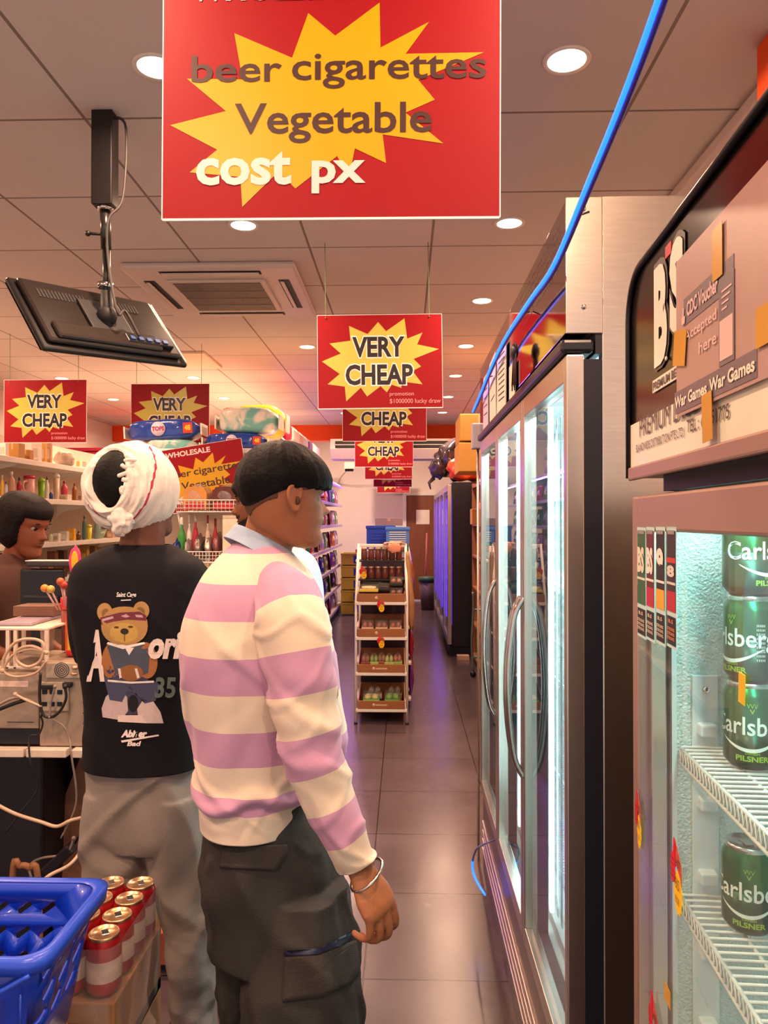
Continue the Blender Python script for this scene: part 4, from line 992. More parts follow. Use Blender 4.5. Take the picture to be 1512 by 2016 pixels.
solid(g, [(z, (sx(l)+sx(r))/2, ST_Y, (sx(r)-sx(l))/2, ry) for z, l, r, ry in ((1.02, 430, 606, .125), (.97, 418, 632, .150), (.86, 414, 668, .168), (.76, 420, 684, .172), (.70, 424, 690, .165))], disp=dp)
for tb in ([(.84, 545, 686, 1.555, .115), (.72, 515, 697, 1.545, .125), (.62, 506, 706, 1.54, .122), (.45, 505, 706, 1.54, .115), (.25, 512, 700, 1.55, .105), (.1, 520, 696, 1.56, .10), (.03, 520, 694, 1.56, .10)],
           [(.84, 420, 560, 1.68, .115), (.72, 424, 548, 1.69, .118), (.62, 424, 520, 1.69, .115), (.45, 425, 508, 1.70, .11), (.25, 425, 505, 1.70, .10), (.1, 425, 505, 1.70, .095), (.03, 425, 505, 1.70, .095)]):
    solid(g, [(z, (sx(l)+sx(r))/2, cy, (sx(r)-sx(l))/2, ry) for z, l, r, cy, ry in tb], disp=dp)
P1(fuse(g, 'trousers', m_cargo, A1, .005, 2))
bv = None
def surf(objs):
    """BVH over several finished clothing meshes in world space"""
    vs = []; fs = []
    for o in objs:
        k = len(vs); vs += [v.co.copy() for v in o.data.vertices]; fs += [[i+k for i in p.vertices] for p in o.data.polygons]
    return BVHTree.FromPolygons(vs, fs)
O_ = Vector((0, 0, CZ))
def drape(bvh, pts, name, mat, parent, off=.0012, rings=5, fallback=None, thick=0):
    """a patch sewn or printed on cloth: the outline (seen from the eye) is filled and laid on the surface"""
    cx = sum(p[0] for p in pts)/len(pts); cy = sum(p[1] for p in pts)/len(pts)
    g = MB(); R = []
    def hit(x, y, o):
        d = ray(x, y).normalized(); h = bvh.ray_cast(O_, d)
        if h[0] is None: return None
        return h[0]-d*o
    ok = True
    for k in range(rings+1):
        f = max(.02, k/rings); ring = []
        for x, y in pts:
            h = hit(cx+(x-cx)*f, cy+(y-cy)*f, off)
            if h is None: h = fallback or (ring[-1] if ring else (R[-1][0] if R else Vector((0, 1, 1))))
            ring.append(h)
        R.append(ring)
    if thick:
        R.append([p+ray(x, y).normalized()*thick for p, (x, y) in zip(R[-1], pts)])
    g.rings(R, cap=True, capend=False)
    return g.build(name, mat, parent, recalc=False)
def dense(pts, step=6):
    out = []
    for a, b in zip(pts, pts[1:]+pts[:1]):
        n = max(1, int(math.hypot(b[0]-a[0], b[1]-a[1])/step))
        for k in range(n): out.append((a[0]+(b[0]-a[0])*k/n, a[1]+(b[1]-a[1])*k/n))
    return out
tb_ = surf([o for o in A1.children if o.name.startswith('trouser')])
m_flap = M('cargo_flap_cloth', '#302a25', .85, var=.12, vs=14, bump=.2, bs=300)
P1(drape(tb_, dense([(438, 1668), (565, 1662), (568, 1680), (545, 1714), (432, 1708)]), 'back_pocket_flap', m_flap, A1, .006, thick=.006))
P1(drape(tb_, dense([(560, 1884), (625, 1876), (702, 1850), (712, 1905), (695, 1935), (635, 1962), (556, 1972)]), 'cargo_pocket_flap', m_flap, A1, .007, thick=.007))
P1(drape(tb_, dense([(558, 1872), (625, 1868), (680, 1848), (695, 1832), (696, 1840), (682, 1858), (626, 1880), (560, 1883)]), 'zip', M('zip_navy', '#151830', .4), A1, .008, thick=.003))
for k, (cx_, cy_2, cz_) in enumerate(((sx(610), 1.54, 0), (sx(470), 1.70, 0))):
    MB().ball((cx_+.04, cy_2+.03, .045), .13, .05, .045, 16, Matrix.Rotation(.5, 3, 'Z')).box(cx_-.07, cx_+.14, cy_2-.03, cy_2+.07, 0, .02, .01)
    o = MB().ball((cx_+.03, cy_2+.03, .05), .135, .05, .05, 18, Matrix.Rotation(.6, 3, 'Z')).build('shoe', M('shoe_black', '#191716', .5), A1); P1(o)
# bangle and ring
wd_ = (kn-wr).normalized(); bn = wd_.cross(Vector((.3, -.9, .2))).normalized(); b2 = wd_.cross(bn)
ax = (wd_+Vector((.12, .35, .1))).normalized(); bn = ax.orthogonal().normalized(); b2 = ax.cross(bn)
cbg = at(722, 1722, 1.425)
P1(MB().tube([cbg+bn*.037*math.cos(a)+b2*.037*math.sin(a) for a in [2*PI*k/40 for k in range(41)]], .0031, 10, False).build('bangle', M('silver_bangle', '#d8d0c4', .18, 1), A1))

# ================================================================ the man with the white head scarf
TU_Y = 2.0
def tx(px): return at(px, 1022, TU_Y).x
A2 = thing('person', 'man from behind in white head scarf, black teddy bear T-shirt and grey trousers', 'person', (tx(285), TU_Y, 0))
def P2(o): o.matrix_parent_inverse = Matrix.Translation(-A2.location); return o
sk2 = skin('skin_dark', '#6b4230')
H2 = head_M(at(279, 974, 2.0), math.radians(50), .05, 0, .97)
g = MB(); head_grid(g, H2); ear(g, H2, 1); ear(g, H2, -1)
limb(g, [(at(285, 985, 2.0), .055), (at(282, 1040, 1.99), .056), (at(280, 1085, 1.99), .062), (at(280, 1130, 1.99), .075)])
stack(g, [(1.52, tx(280), 1.99, .06, .055), (1.47, tx(280), 1.99, .15, .085), (1.38, tx(280), 1.99, .17, .10), (1.2, tx(285), 1.99, .145, .095), (1.0, tx(288), 1.99, .12, .08), (.88, tx(290), 1.99, .09, .06)])
for s, px in ((-1, 185), (1, 375)):
    ps = at(px, 1150, 2.0); el = Vector((ps.x+s*.0, 2.08, 1.20)); wr_ = Vector((ps.x-s*.10, 2.19, 1.13))
    limb(g, [(ps, .048), ((ps+el)/2, .043), (el, .036), (wr_, .027)]); hand(g, wr_, Vector((-s*.6, .75, .05)), Vector((0, 0, 1)), .95, (.3, .4, .3), -s)
b2_ = fuse(g, 'body', sk2, A2, .0038, 3); P2(b2_); face_bits(H2, A2); lips(H2, A2)
g = MB(); head_grid(g, H2, tf=lambda z, ph: (.010+.002*noise.noise(Vector((ph*8, z*60, 0))) if (z > .10 and math.cos(ph) < .1) else -.004), nz=60, nph=80, z0=.06, face=False); P2(g.build('hair', m_hair, A2))
# T-shirt
m_tee = M('black_cotton', '#100e14', .8, var=.12, vs=10, bump=.12, bs=350, spec=.25)
TB2 = [(1.532, 226, 336, .062), (1.522, 208, 352, .078), (1.505, 184, 376, .098), (1.48, 160, 400, .118), (1.44, 150, 410, .130), (1.38, 152, 410, .138), (1.30, 160, 408, .140), (1.2, 169, 407, .136), (1.1, 178, 403, .134), (1.0, 178, 401, .136), (.953, 176, 403, .138)]
rows = [hrow(z, (tx(l)+tx(r))/2, TU_Y-.01, (tx(r)-tx(l))/2, ry, 2.3) for z, l, r, ry in TB2]
d2 = lambda p, t, u: (fold(p, 6, .010, 1, .5, 11)+fold(p, 15, .004, 1, .4, 12)+crease(p, 5, .008, .9, 4))*min(1, max(0, (1.5-p.z)*8))
P2(cloth('t_shirt', rows, m_tee, A2, 160, 10, d2, .003))
tee = A2.children[-1]
for s, pxs in ((-1, [(205, 1112, .02), (188, 1128, .050), (180, 1165, .062), (180, 1210, .064), (186, 1258, .062), (193, 1290, .060)]), (1, [(352, 1112, .02), (370, 1128, .050), (378, 1165, .062), (378, 1210, .064), (372, 1258, .062), (366, 1290, .060)])):
    ch = [(at(a, b, 2.0+.012*k), r, 0) for k, (a, b, r) in enumerate(pxs)]
    P2(cloth('sleeve', chain_rows(ch), m_tee, A2, 60, 8, lambda p, t, u: fold(p, 14, .005, 1, .6, 6), .003))
# grey trousers
m_gtr = M('grey_drill', '#8a8078', .8, var=.08, vs=6, bump=.15, bs=260)
def dg(p, t, u): return crease(p, 5, .03, .8, 12)+crease(p, 5, .028, -.9, 17)+fold(p, 7, .024, 1, .5, 14)+fold(p, 18, .010, 1, .4, 15)+.003*math.sin(p.z*26-p.x*30+3*noise.noise(p*5))
g = MB(); solid(g, [(z, (tx(l)+tx(r))/2, TU_Y, (tx(r)-tx(l))/2, ry) for z, l, r, ry in ((1.02, 190, 392, .11), (.94, 182, 400, .120), (.86, 176, 405, .128), (.78, 172, 408, .125), (.74, 176, 405, .11))], disp=dg)
for tb in ([(.88, 178, 296, 2.0, .112), (.78, 173, 300, 2.0, .110), (.66, 178, 300, 2.0, .100), (.54, 192, 292, 2.0, .092), (.3, 192, 280, 2.0, .085), (.08, 192, 276, 2.0, .08), (.03, 194, 274, 2.0, .078)],
           [(.88, 290, 404, 2.0, .112), (.78, 304, 410, 2.0, .110), (.66, 314, 418, 2.0, .098), (.54, 331, 427, 2.0, .090), (.3, 350, 430, 2.0, .082), (.08, 354, 432, 2.0, .08), (.03, 354, 432, 2.0, .078)]):
    solid(g, [(z, (tx(l)+tx(r))/2, cy, (tx(r)-tx(l))/2, ry) for z, l, r, cy, ry in tb], disp=dg)
P2(fuse(g, 'trousers', m_gtr, A2, .005, 2))
for px in (234, 392): P2(MB().ball((tx(px), 2.06, .045), .05, .135, .045, 18).build('shoe', M('shoe_white', '#d8d0c8', .6), A2))
# printed teddy bear and lettering
tee_b = surf([tee])
def blob(cx, cy, rx, ry, rot=0, n=28, sq=1.0):
    return [(cx+rx*math.copysign(abs(math.cos(a))**sq, math.cos(a))*math.cos(rot)-ry*math.copysign(abs(math.sin(a))**sq, math.sin(a))*math.sin(rot), cy+rx*math.copysign(abs(math.cos(a))**sq, math.cos(a))*math.sin(rot)+ry*math.copysign(abs(math.sin(a))**sq, math.sin(a))*math.cos(rot)) for a in [2*PI*k/n for k in range(n)]]
PC = {}
def pr(col): return M('print_'+col, '#'+col, .8, var=.12, vs=90)
Ly = [.0010]
def dec(pts, col, nm, par=None, step=9):
    Ly[0] += .00012; P2(drape(tee_b, dense(pts, step), nm, pr(col), A2, Ly[0], 4))
dec(blob(258, 1363, 38, 44, sq=.8), '3c3a52', 'print_jeans')
dec([(208, 1372), (230, 1350), (250, 1372), (252, 1400), (238, 1418), (202, 1412), (200, 1395)], 'b9a8a6', 'print_shoe')
dec([(285, 1372), (300, 1378), (316, 1402), (322, 1424), (290, 1424), (272, 1412), (270, 1396)], 'c8b6b0', 'print_shoe')
dec([(232, 1408), (278, 1408), (290, 1424), (232, 1421)], 'd8c4ba', 'print_sole'); dec(blob(262, 1385, 10, 17), '14121a', 'print_gap')
dec([(205, 1298), (206, 1340), (216, 1378), (240, 1382), (250, 1362), (272, 1362), (285, 1385), (306, 1380), (316, 1350), (308, 1342), (212, 1338)], '454560', 'print_jeans')
dec(blob(220, 1300, 20, 36, .1), 'a0683a', 'print_sleeve'); dec(blob(288, 1300, 22, 36, -.1), 'a0683a', 'print_sleeve')
dec([(211, 1272), (232, 1266), (250, 1280), (270, 1266), (296, 1272), (292, 1325), (262, 1338), (228, 1330)], '474d5c', 'print_jacket')
dec(blob(258, 1325, 24, 16), '8a5a30', 'print_paws'); dec([(232, 1316), (237, 1316), (240, 1334), (235, 1336)], 'd8d0c8', 'print_cuff'); dec([(270, 1316), (265, 1316), (270, 1336), (275, 1334)], 'd8d0c8', 'print_cuff')
dec([(212, 1338), (258, 1342), (303, 1340), (303, 1344), (258, 1346), (212, 1342)], 'e4dcd0', 'print_hem')
dec([(246, 1275), (264, 1275), (254, 1290)], 'e0d8d0', 'print_collar'); dec([(210, 1268), (212, 1264), (240, 1274), (284, 1264), (286, 1268), (242, 1278)], 'e4dcd0', 'print_collar')
dec(blob(206, 1205, 15, 18), 'a8834e', 'print_ear'); dec(blob(278, 1202, 16, 18), 'a8834e', 'print_ear'); dec(blob(208, 1208, 8, 10), '7d5c34', 'print_inner_ear'); dec(blob(276, 1206, 9, 11), '7d5c34', 'print_inner_ear')
dec(blob(245, 1232, 46, 38, sq=.9), 'a8834e', 'print_head'); dec(blob(244, 1246, 28, 20), 'b8964e', 'print_muzzle')
dec([(197, 1216), (235, 1206), (275, 1204), (288, 1212), (288, 1222), (250, 1220), (222, 1224), (200, 1230)], '6d2a38', 'print_headband')
dec([(200, 1219), (222, 1213), (224, 1217), (202, 1224)], 'b49aa0', 'print_band_mark'); dec([(238, 1213), (248, 1209), (256, 1214), (247, 1216)], 'b49aa0', 'print_band_mark'); dec([(266, 1210), (280, 1211), (282, 1216), (268, 1215)], 'b49aa0', 'print_band_mark')
dec(blob(245, 1243, 8, 6), '2c2018', 'print_nose'); dec(blob(229, 1235, 5, 2), '4a3320', 'print_eye'); dec(blob(257, 1234, 5, 2), '4a3320', 'print_eye'); dec([(244, 1249), (246, 1249), (246, 1262), (244, 1262)], '6a4c2c', 'print_mouth')
def tee_text(txt, x0, x1, y0, y1, bold, col, nm, shear=.2, slope=0):
    Ly[0] += .00012; g = MB()
    def fl(x, y):
        px = x0+x; py = y1-y+slope*x; d = ray(px, py).normalized(); h = tee_b.ray_cast(O_, d)
        return (h[0] if h[0] else O_+d*1.9)-d*Ly[0]
    g.text(txt, (0, 0, 0), (1, 0, 0), (0, 0, 1), x1-x0, y1-y0, bold, fl, shear); P2(g.build(nm, pr(col), A2))
tee_text('A', 170, 206, 1240, 1342, .05, 'e2d2c8', 'print_lettering', .1)
tee_text('ori', 292, 360, 1244, 1298, .05, 'e2d2c8', 'print_lettering', .25)
tee_text('35', 304, 346, 1333, 1374, .03, '5d6a64', 'print_number', .1)
tee_text('Saint Cage', 229, 268, 1166, 1178, .02, 'e8e0da', 'print_caption'); dec([(238, 1181), (258, 1180), (258, 1182), (238, 1183)], 'e8e0da', 'print_line', step=4)
tee_text('Abiner', 238, 290, 1437, 1452, .06, 'e8d8d0', 'print_caption', .3); tee_text('Bad', 250, 278, 1459, 1469, .04, 'e8d8d0', 'print_caption', .2)
dec([(238, 1458), (312, 1446), (313, 1449), (240, 1462)], 'e8d8d0', 'print_line', step=6)
# white scarf wound round the head, open over the crown
def attr_stripe(name, base, red):
    m = M(name, base, .9, var=.06, vs=60, bump=.2, bs=200, spec=.2); nt = m.node_tree; b = nt.nodes['Principled BSDF']
    at_ = nt.nodes.new('ShaderNodeAttribute'); at_.attribute_name = 'arc'; gt = nt.nodes.new('ShaderNodeMath'); gt.operation = 'GREATER_THAN'; gt.inputs[1].default_value = .5
    nt.links.new(at_.outputs['Fac'], gt.inputs[0]); mx = nt.nodes.new('ShaderNodeMix'); mx.data_type = 'RGBA'; old = b.inputs['Base Color'].links[0].from_socket
    nt.links.new(gt.outputs[0], mx.inputs[0]); nt.links.new(old, mx.inputs[6]); mx.inputs[7].default_value = (*rgb(red), 1); nt.links.new(mx.outputs[2], b.inputs['Base Color']); return m
m_scarf = attr_stripe('white_cotton_scarf', '#e6ddcf', '#b04058')
sc_c = at(261, 962, 2.0); ax_ = Vector((-.20, -.93, .22)).normalized(); e1 = (Vector((1, 0, 0))-ax_*ax_.x).normalized(); e2 = ax_.cross(e1)
if e2.z < 0: e2 = -e2
vs = []; fs = []; ar = []; NT, NA = 90, 120
for i in range(NT+1):
    for k in range(NA):
        a = 2*PI*k/NA; th0 = 1/math.sqrt((math.cos(a)/.42)**2+(math.sin(a)/.70)**2)
        if i < 12:
            q = i/12*PI*.5; th = th0+.02+.16*(1-math.cos(q)); rad = .86+.14*math.sin(q)
        else:
            th = th0+.18+(2.5-th0-.18)*(i-12)/(NT-12); rad = 1
        d = ax_*math.cos(th)+(e1*math.cos(a)+e2*math.sin(a))*math.sin(th)
        fo = noise.noise(Vector((th*13+2.0*math.sin(a+.5), math.cos(a)*1.6, math.sin(a)*1.6)))*.085*math.exp(-((th-th0)/1.1)**2)+.012*noise.noise(d*5)
        left = .03*max(0, -math.cos(a))
        rad = rad*(1+fo+left*0)
        vs.append(sc_c+Vector((d.x*.121, d.y*.145, d.z*.127))*rad)
        red = (abs(th-(th0+.62+.10*math.sin(a))) < .022 and -1.3 < a-(2*PI if a > PI else 0) < 1.0) or (abs(th-(th0+.30)) < .02 and 3.9 < a < 4.7)
        ar.append(1.0 if red else 0.0)
for i in range(NT):
    for k in range(NA): fs.append((i*NA+k, i*NA+(k+1) % NA, (i+1)*NA+(k+1) % NA, (i+1)*NA+k))
me = bpy.data.meshes.new('head_scarf'); me.from_pydata([tuple(v) for v in vs], [], fs); aa = me.attributes.new('arc', 'FLOAT', 'POINT')
for i, v in enumerate(ar): aa.data[i].value = v
b_ = bmesh.new(); b_.from_mesh(me); bmesh.ops.recalc_face_normals(b_, faces=b_.faces); b_.to_mesh(me); b_.free()
for p in me.polygons: p.use_smooth = True
me.materials.append(m_scarf); so = bpy.data.objects.new('head_scarf', me); C.objects.link(so); so.parent = A2; P2(so); s_ = so.modifiers.new('t', 'SOLIDIFY'); s_.thickness = .004
P2(MB().ball(sc_c+Vector((-.010, -.018, .010)), .094, .108, .104, 32).build('hair_crown', m_hair, A2))
g = MB().ball(at(240, 1026, 1.885), .030, .024, .034, 30, disp=.5, seed=3).ball(at(232, 1010, 1.89), .017, .015, .016, 18, disp=.4, seed=5)
g.tube([at(240, 1030, 1.885), at(236, 1044, 1.885), at(232, 1054, 1.89)], [.016, .012, .008], 10)
k_ = g.build('scarf_knot', m_scarf, A2); P2(k_)
for P, r in (([(262, 915), (248, 920), (238, 914)], .006), ([(262, 925), (246, 932), (231, 938)], .006), ([(260, 935), (250, 945), (240, 943)], .007), ([(258, 945), (248, 960), (240, 962), (243, 974)], .008), ([(255, 960), (247, 975), (240, 982), (236, 996)], .006), ([(262, 905), (252, 905), (244, 908)], .005)):
    q = [at(a, b, 1.872) for a, b in P]; q[0].y += .02
    P2(MB().tube(smooth_pts(q, 4), [r*.9]*(len(smooth_pts(q, 4))-1)+[.001], 8).build('scarf_fringe', m_scarf, A2))

# ================================================================ cashier
CA_Y = 3.1
A3 = thing('person', 'woman with tied dark hair in a brown top looking down behind the counter', 'person', (at(15, 1022, CA_Y).x, CA_Y, 0))
def P3(o): o.matrix_parent_inverse = Matrix.Translation(-A3.location); return o
sk3 = skin('skin_brown', '#85492f')
H3 = head_M(at(48, 1038, CA_Y), math.radians(-14), math.radians(14), 0, 1.04)
g = MB(); head_grid(g, H3); ear(g, H3, -1); ear(g, H3, 1)
cx3 = at(12, 1022, CA_Y).x
limb(g, [(at(45, 1060, CA_Y), .05), (at(30, 1095, CA_Y), .05), (at(20, 1130, CA_Y), .07)])
stack(g, [(1.44, cx3, CA_Y, .06, .06), (1.38, cx3, CA_Y, .10, .14), (1.3, cx3, CA_Y, .11, .16), (1.1, cx3, CA_Y, .10, .14), (.9, cx3, CA_Y, .12, .15), (.8, cx3, CA_Y, .12, .15)])
for s in (-1, 1):
    a = Vector((cx3, CA_Y+s*.15, 1.36)); b = Vector((cx3+.03, CA_Y+s*.20, 1.10)); c = Vector((cx3+.22, CA_Y+s*.10, 1.0))
    limb(g, [(a, .045), (b, .036), (c, .025)]); hand(g, c, Vector((1, -s*.2, -.1)), Vector((0, 0, 1)), .85, (.3, .3, .3), s)
for s in (-1, 1): limb(g, [(Vector((cx3, CA_Y+s*.08, .85)), .085), (Vector((cx3, CA_Y+s*.09, .45)), .06), (Vector((cx3, CA_Y+s*.09, .05)), .04)])
P3(fuse(g, 'body', sk3, A3, .0032, 2)); face_bits(H3, A3); lips(H3, A3)
def hair3(z, ph):
    c = math.cos(ph); line = .166 if c > .46 else (.166-.11*min(1, (.46-c)/.34) if c > .12 else .056-.05*min(1, .12-c))
    if z < line: return -.004
    return .021*min(1, ((z-line)/.03)**.5)+.006*(1-c)+.002*noise.noise(Vector((ph*4, z*20, 3)))
g = MB(); head_grid(g, H3, tf=hair3, nz=90, nph=120, z0=.01, face=False); P3(g.build('hair', M('dark_brown_hair', '#140d0c', .65, spec=.2, var=.4, vs=50, bump=.3, bs=90), A3))
P3(MB().ball(H3 @ Vector((-.115, 0, -.02)), .045, .04, .05, 16, disp=.15).build('hair_bun', m_hair, A3))
m_btop = M('brown_cotton', '#4a2c22', .85, var=.1, bump=.1)
rw = [hrow(z, cx3+o, CA_Y, rx, ry, 2.2) for z, rx, ry, o in ((1.455, .062, .07, .01), (1.43, .085, .12, 0), (1.39, .11, .17, 0), (1.32, .125, .20, 0), (1.2, .13, .19, 0), (1.05, .13, .18, 0), (.9, .14, .19, 0))]
P3(cloth('top', rw, m_btop, A3, 80, 6, lambda p, t, u: fold(p, 12, .006, 1, .5, 7), .003))
for s in (-1, 1):
    a = Vector((cx3, CA_Y+s*.15, 1.385)); ch = [(a, .05, 0), (Vector((cx3, CA_Y+s*.19, 1.33)), .062, 0), (Vector((cx3+.01, CA_Y+s*.21, 1.24)), .058, 0), (Vector((cx3+.03, CA_Y+s*.21, 1.14)), .055, 0)]
    P3(cloth('sleeve', chain_rows(ch, 1, (1, 0, 0)), m_btop, A3, 40, 5, None, .003))
P3(cloth('skirt', [hrow(z, cx3, CA_Y, rx, ry) for z, rx, ry in ((.95, .13, .17), (.8, .15, .19), (.4, .17, .2), (.1, .18, .21))], M('dark_skirt', '#1a1618', .8), A3, 60, 4, None, .003))

# ================================================================ bearded man behind the striped shirt
BE_Y = 2.55
A4 = thing('person', 'bearded man in a pale grey shirt mostly hidden behind the man in stripes', 'person', (at(545, 1022, BE_Y).x, BE_Y, 0))
def P4(o): o.matrix_parent_inverse = Matrix.Translation(-A4.location); return o
H4 = head_M(at(519, 990, BE_Y), math.radians(188), math.radians(8), 0, .98)
g = MB(); head_grid(g, H4); ear(g, H4, -1); ear(g, H4, 1)
cx4 = at(548, 1022, BE_Y).x
limb(g, [(at(538, 1000, BE_Y), .052), (at(545, 1050, BE_Y), .054), (at(545, 1100, BE_Y), .07)])
stack(g, [(1.50, cx4, BE_Y, .06, .06), (1.44, cx4, BE_Y, .11, .15), (1.3, cx4, BE_Y, .12, .17), (1.1, cx4, BE_Y, .11, .14), (.9, cx4, BE_Y, .12, .15), (.8, cx4, BE_Y, .12, .15)])
for s in (-1, 1):
    a = Vector((cx4, BE_Y+s*.17, 1.42)); b = Vector((cx4+.01, BE_Y+s*.22, 1.14)); c = Vector((cx4-.16, BE_Y+s*.18, .98))
    limb(g, [(a, .048), (b, .036), (c, .026)]); hand(g, c, Vector((-1, 0, -.3)), Vector((0, s, .3)), .9, (.3, .4, .3), s)
P4(fuse(g, 'body', skin('skin_bearded', '#7d4a30'), A4, .005, 2)); face_bits(H4, A4); lips(H4, A4)
g = MB(); head_grid(g, H4, tf=lambda z, ph: (.014*min(1, max(0, (z-(.155-.06*(1-max(0, math.cos(ph)))))/.02)) if z > .155-.06*(1-max(0, math.cos(ph))) else -.004), nz=60, nph=80, z0=.05, face=False); P4(g.build('hair', m_hair, A4))
g = MB(); head_grid(g, H4, tf=lambda z, ph: (.006+.003*noise.noise(Vector((ph*20, z*200, 0))) if (math.cos(ph) > -.05 and z < .058+.03*(1-max(0, math.cos(ph))) or (.074 < z < .084 and math.cos(ph) > .9)) else -.004), nz=50, nph=120, z0=-.0, z1=.11, face=False); P4(g.build('beard', M('beard_hair', '#1d1310', .8, var=.4, vs=200), A4))
m_gs = M('pale_grey_cotton', '#a9b0bb', .85, var=.06, bump=.1)
rw = [hrow(z, cx4+o, BE_Y, rx, ry, 2.2) for z, rx, ry, o in ((1.525, .062, .075, -.03), (1.50, .09, .13, -.01), (1.46, .125, .19, 0), (1.38, .14, .22, .01), (1.25, .15, .215, .01), (1.1, .15, .19, .01), (.9, .15, .18, .01))]
P4(cloth('shirt', rw, m_gs, A4, 80, 6, lambda p, t, u: fold(p, 10, .006, 1, .5, 9), .003))
for s in (-1, 1):
    ch = [(Vector((cx4, BE_Y+s*.17, 1.45)), .05, 0), (Vector((cx4+.01, BE_Y+s*.21, 1.38)), .064, 0), (Vector((cx4+.02, BE_Y+s*.23, 1.26)), .06, 0), (Vector((cx4+.02, BE_Y+s*.23, 1.16)), .058, 0)]
    P4(cloth('sleeve', chain_rows(ch, 1, (1, 0, 0)), m_gs, A4, 40, 5, None, .003))
for s in (-1, 1): P4(cloth('trouser_leg', [hrow(z, cx4, BE_Y+s*.09, rx, rx) for z, rx in ((.95, .11), (.7, .10), (.3, .085), (.03, .08))], M('navy_trousers', '#23262f', .8), A4, 40, 4, None, .003))

for y_ in (-.09, .09): MB().ball((cx4-.05, BE_Y+y_, .045), .13, .05, .045, 16).build('shoe', M('shoe_black', '#191716', .5), A4)
for A_ in (A1, A2, A3, A4):
    for o in A_.children: o.matrix_parent_inverse = Matrix.Translation(-A_.location)
ORD = ['nearest', 'second', 'third', 'fourth', 'fifth', 'sixth', 'seventh', 'eighth', 'ninth', 'tenth', 'eleventh', 'twelfth', 'thirteenth', 'fourteenth', 'fifteenth', 'sixteenth', 'seventeenth', 'eighteenth', 'nineteenth', 'twentieth', 'twenty-first', 'twenty-second', 'twenty-third', 'twenty-fourth', 'twenty-fifth', 'twenty-sixth', 'twenty-seventh', 'twenty-eighth', 'twenty-ninth', 'thirtieth']
# ---------------------------------------------------------------- generic stock builders
def col_mat(c, rough=.4, **k):
    if c == 'tape': return M('packing_tape', '#cfae7c', .3)
    return M('stock_'+c, '#'+c, rough, **k)
m_card = M('cardboard', '#b98750', .85, var=.08, vs=8, bump=.05, bs=60); m_film = glass('clear_film', (.93, .93, .93), haze=.16); m_clear = glass('clear_plastic', (.90, .93, .92), haze=.06)
def carton(loc, w, d, h, mat, lab, cat='box', name='carton', rz=0, tape=True, group=None, print_=None):
    t = thing(name, lab, cat, loc, rz, group)
    MB().box(-w/2, w/2, -d/2, d/2, 0, h, min(w, d, h)*.03).build('body', mat, t)
    if tape: MB().box(-w*.06, w*.06, -d/2-.0008, d/2+.0008, h*.6, h+.0008).build('tape', M('packing_tape', '#cfae7c', .3), t)
    if print_: MB().box(-w*.32, w*.32, -d/2-.0012, -d/2-.0002, h*.25, h*.7).build('label_panel', col_mat(print_), t)
    return t
def bottle(loc, r, h, mat, capm, lab, cat='bottle', name='bottle', neck=.35, group=None, wrap=None):
    t = thing(name, lab, cat, loc, 0, group)
    MB().lathe([(.0005, 0), (r*.9, 0), (r, h*.03), (r, h*.62), (r*.85, h*.70), (r*neck, h*.80), (r*neck, h*.9), (.0005, h*.9)], n=18).build('body', mat, t)
    MB().lathe([(r*neck*1.1, h*.86), (r*neck*1.15, h*.88), (r*neck*1.15, h*.99), (.0005, h)], n=14).build('cap', capm, t)
    if wrap: MB().lathe([(r*1.01, h*.15), (r*1.015, h*.16), (r*1.015, h*.52), (r*1.01, h*.53)], n=18, cap=False).build('label_band', wrap, t)
    return t
def packet(loc, w, h, mat, mat2, lab, rz=0, name='snack_packet', d=.04, group=None, tilt=0, proto={}):
    k = (w, h, mat.name, mat2.name, d)
    if k in proto:
        c = copy_tree(proto[k]); c.location = loc; c.rotation_euler = (tilt, 0, rz); c['label'] = lab
        if group: c['group'] = group
        return c
    t = thing(name, lab, 'snack', loc, rz, group); t.rotation_euler = (tilt, 0, rz); g = MB(); rr = []
    for i in range(9):
        z = h*i/8; q = math.sin(PI*i/8)**.6; rr.append([Vector((w/2*(1-.05*q)*math.copysign(abs(math.cos(a))**.7, math.cos(a)), (d/2*q+.001)*math.sin(a)*(1+.15*math.sin(5*a+i)), z)) for a in [2*PI*j/16 for j in range(16)]])
    g.rings(rr); g.build('pouch', mat, t)
    MB().ball((0, -d*.40, h*.5), w*.3, d*.16, h*.2, 12).build('printed_badge', mat2, t)
    proto[k] = t
    return t
# ---------------------------------------------------------------- left wall shelving
SXL = -3.0; SZ = {1: 2.068, 2: 1.762, 3: 1.398, 4: 1.08}
t = thing('wall_shelving', 'long white shelving along the left wall behind the cashier', 'shelving', (SXL, 6, 0))
MB().box(-.37, -.35, -2.4, 2.2, 0, 2.3).build('back_panel', M('shelf_beige', '#cdb8a6', .6), t)
for k, z in SZ.items():
    MB().box(-.35, .0, -2.4, 2.2, z-.025, z, .003).build('shelf_board', m_white, t)
    MB().box(.0, .012, -2.4, 2.2, z-.035, z+.008, .003).build('shelf_edge', m_white, t)
    for y in (-1.5, -.2, 1.1, 2.1):
        MB().prism([(0, 0), (.30, 0), (.28, -.02), (.05, -.07), (0, -.12)], (-.35, y, z-.026), (1, 0, 0), (0, 0, 1), .004).build('bracket', m_white, t)
MB().box(-.35, .0, 2.18, 2.2, 0, 2.1, .003).build('end_panel', M('shelf_beige'), t)
MB().box(-.35, -.02, -2.4, 2.18, .05, .12).build('plinth', m_white, t)
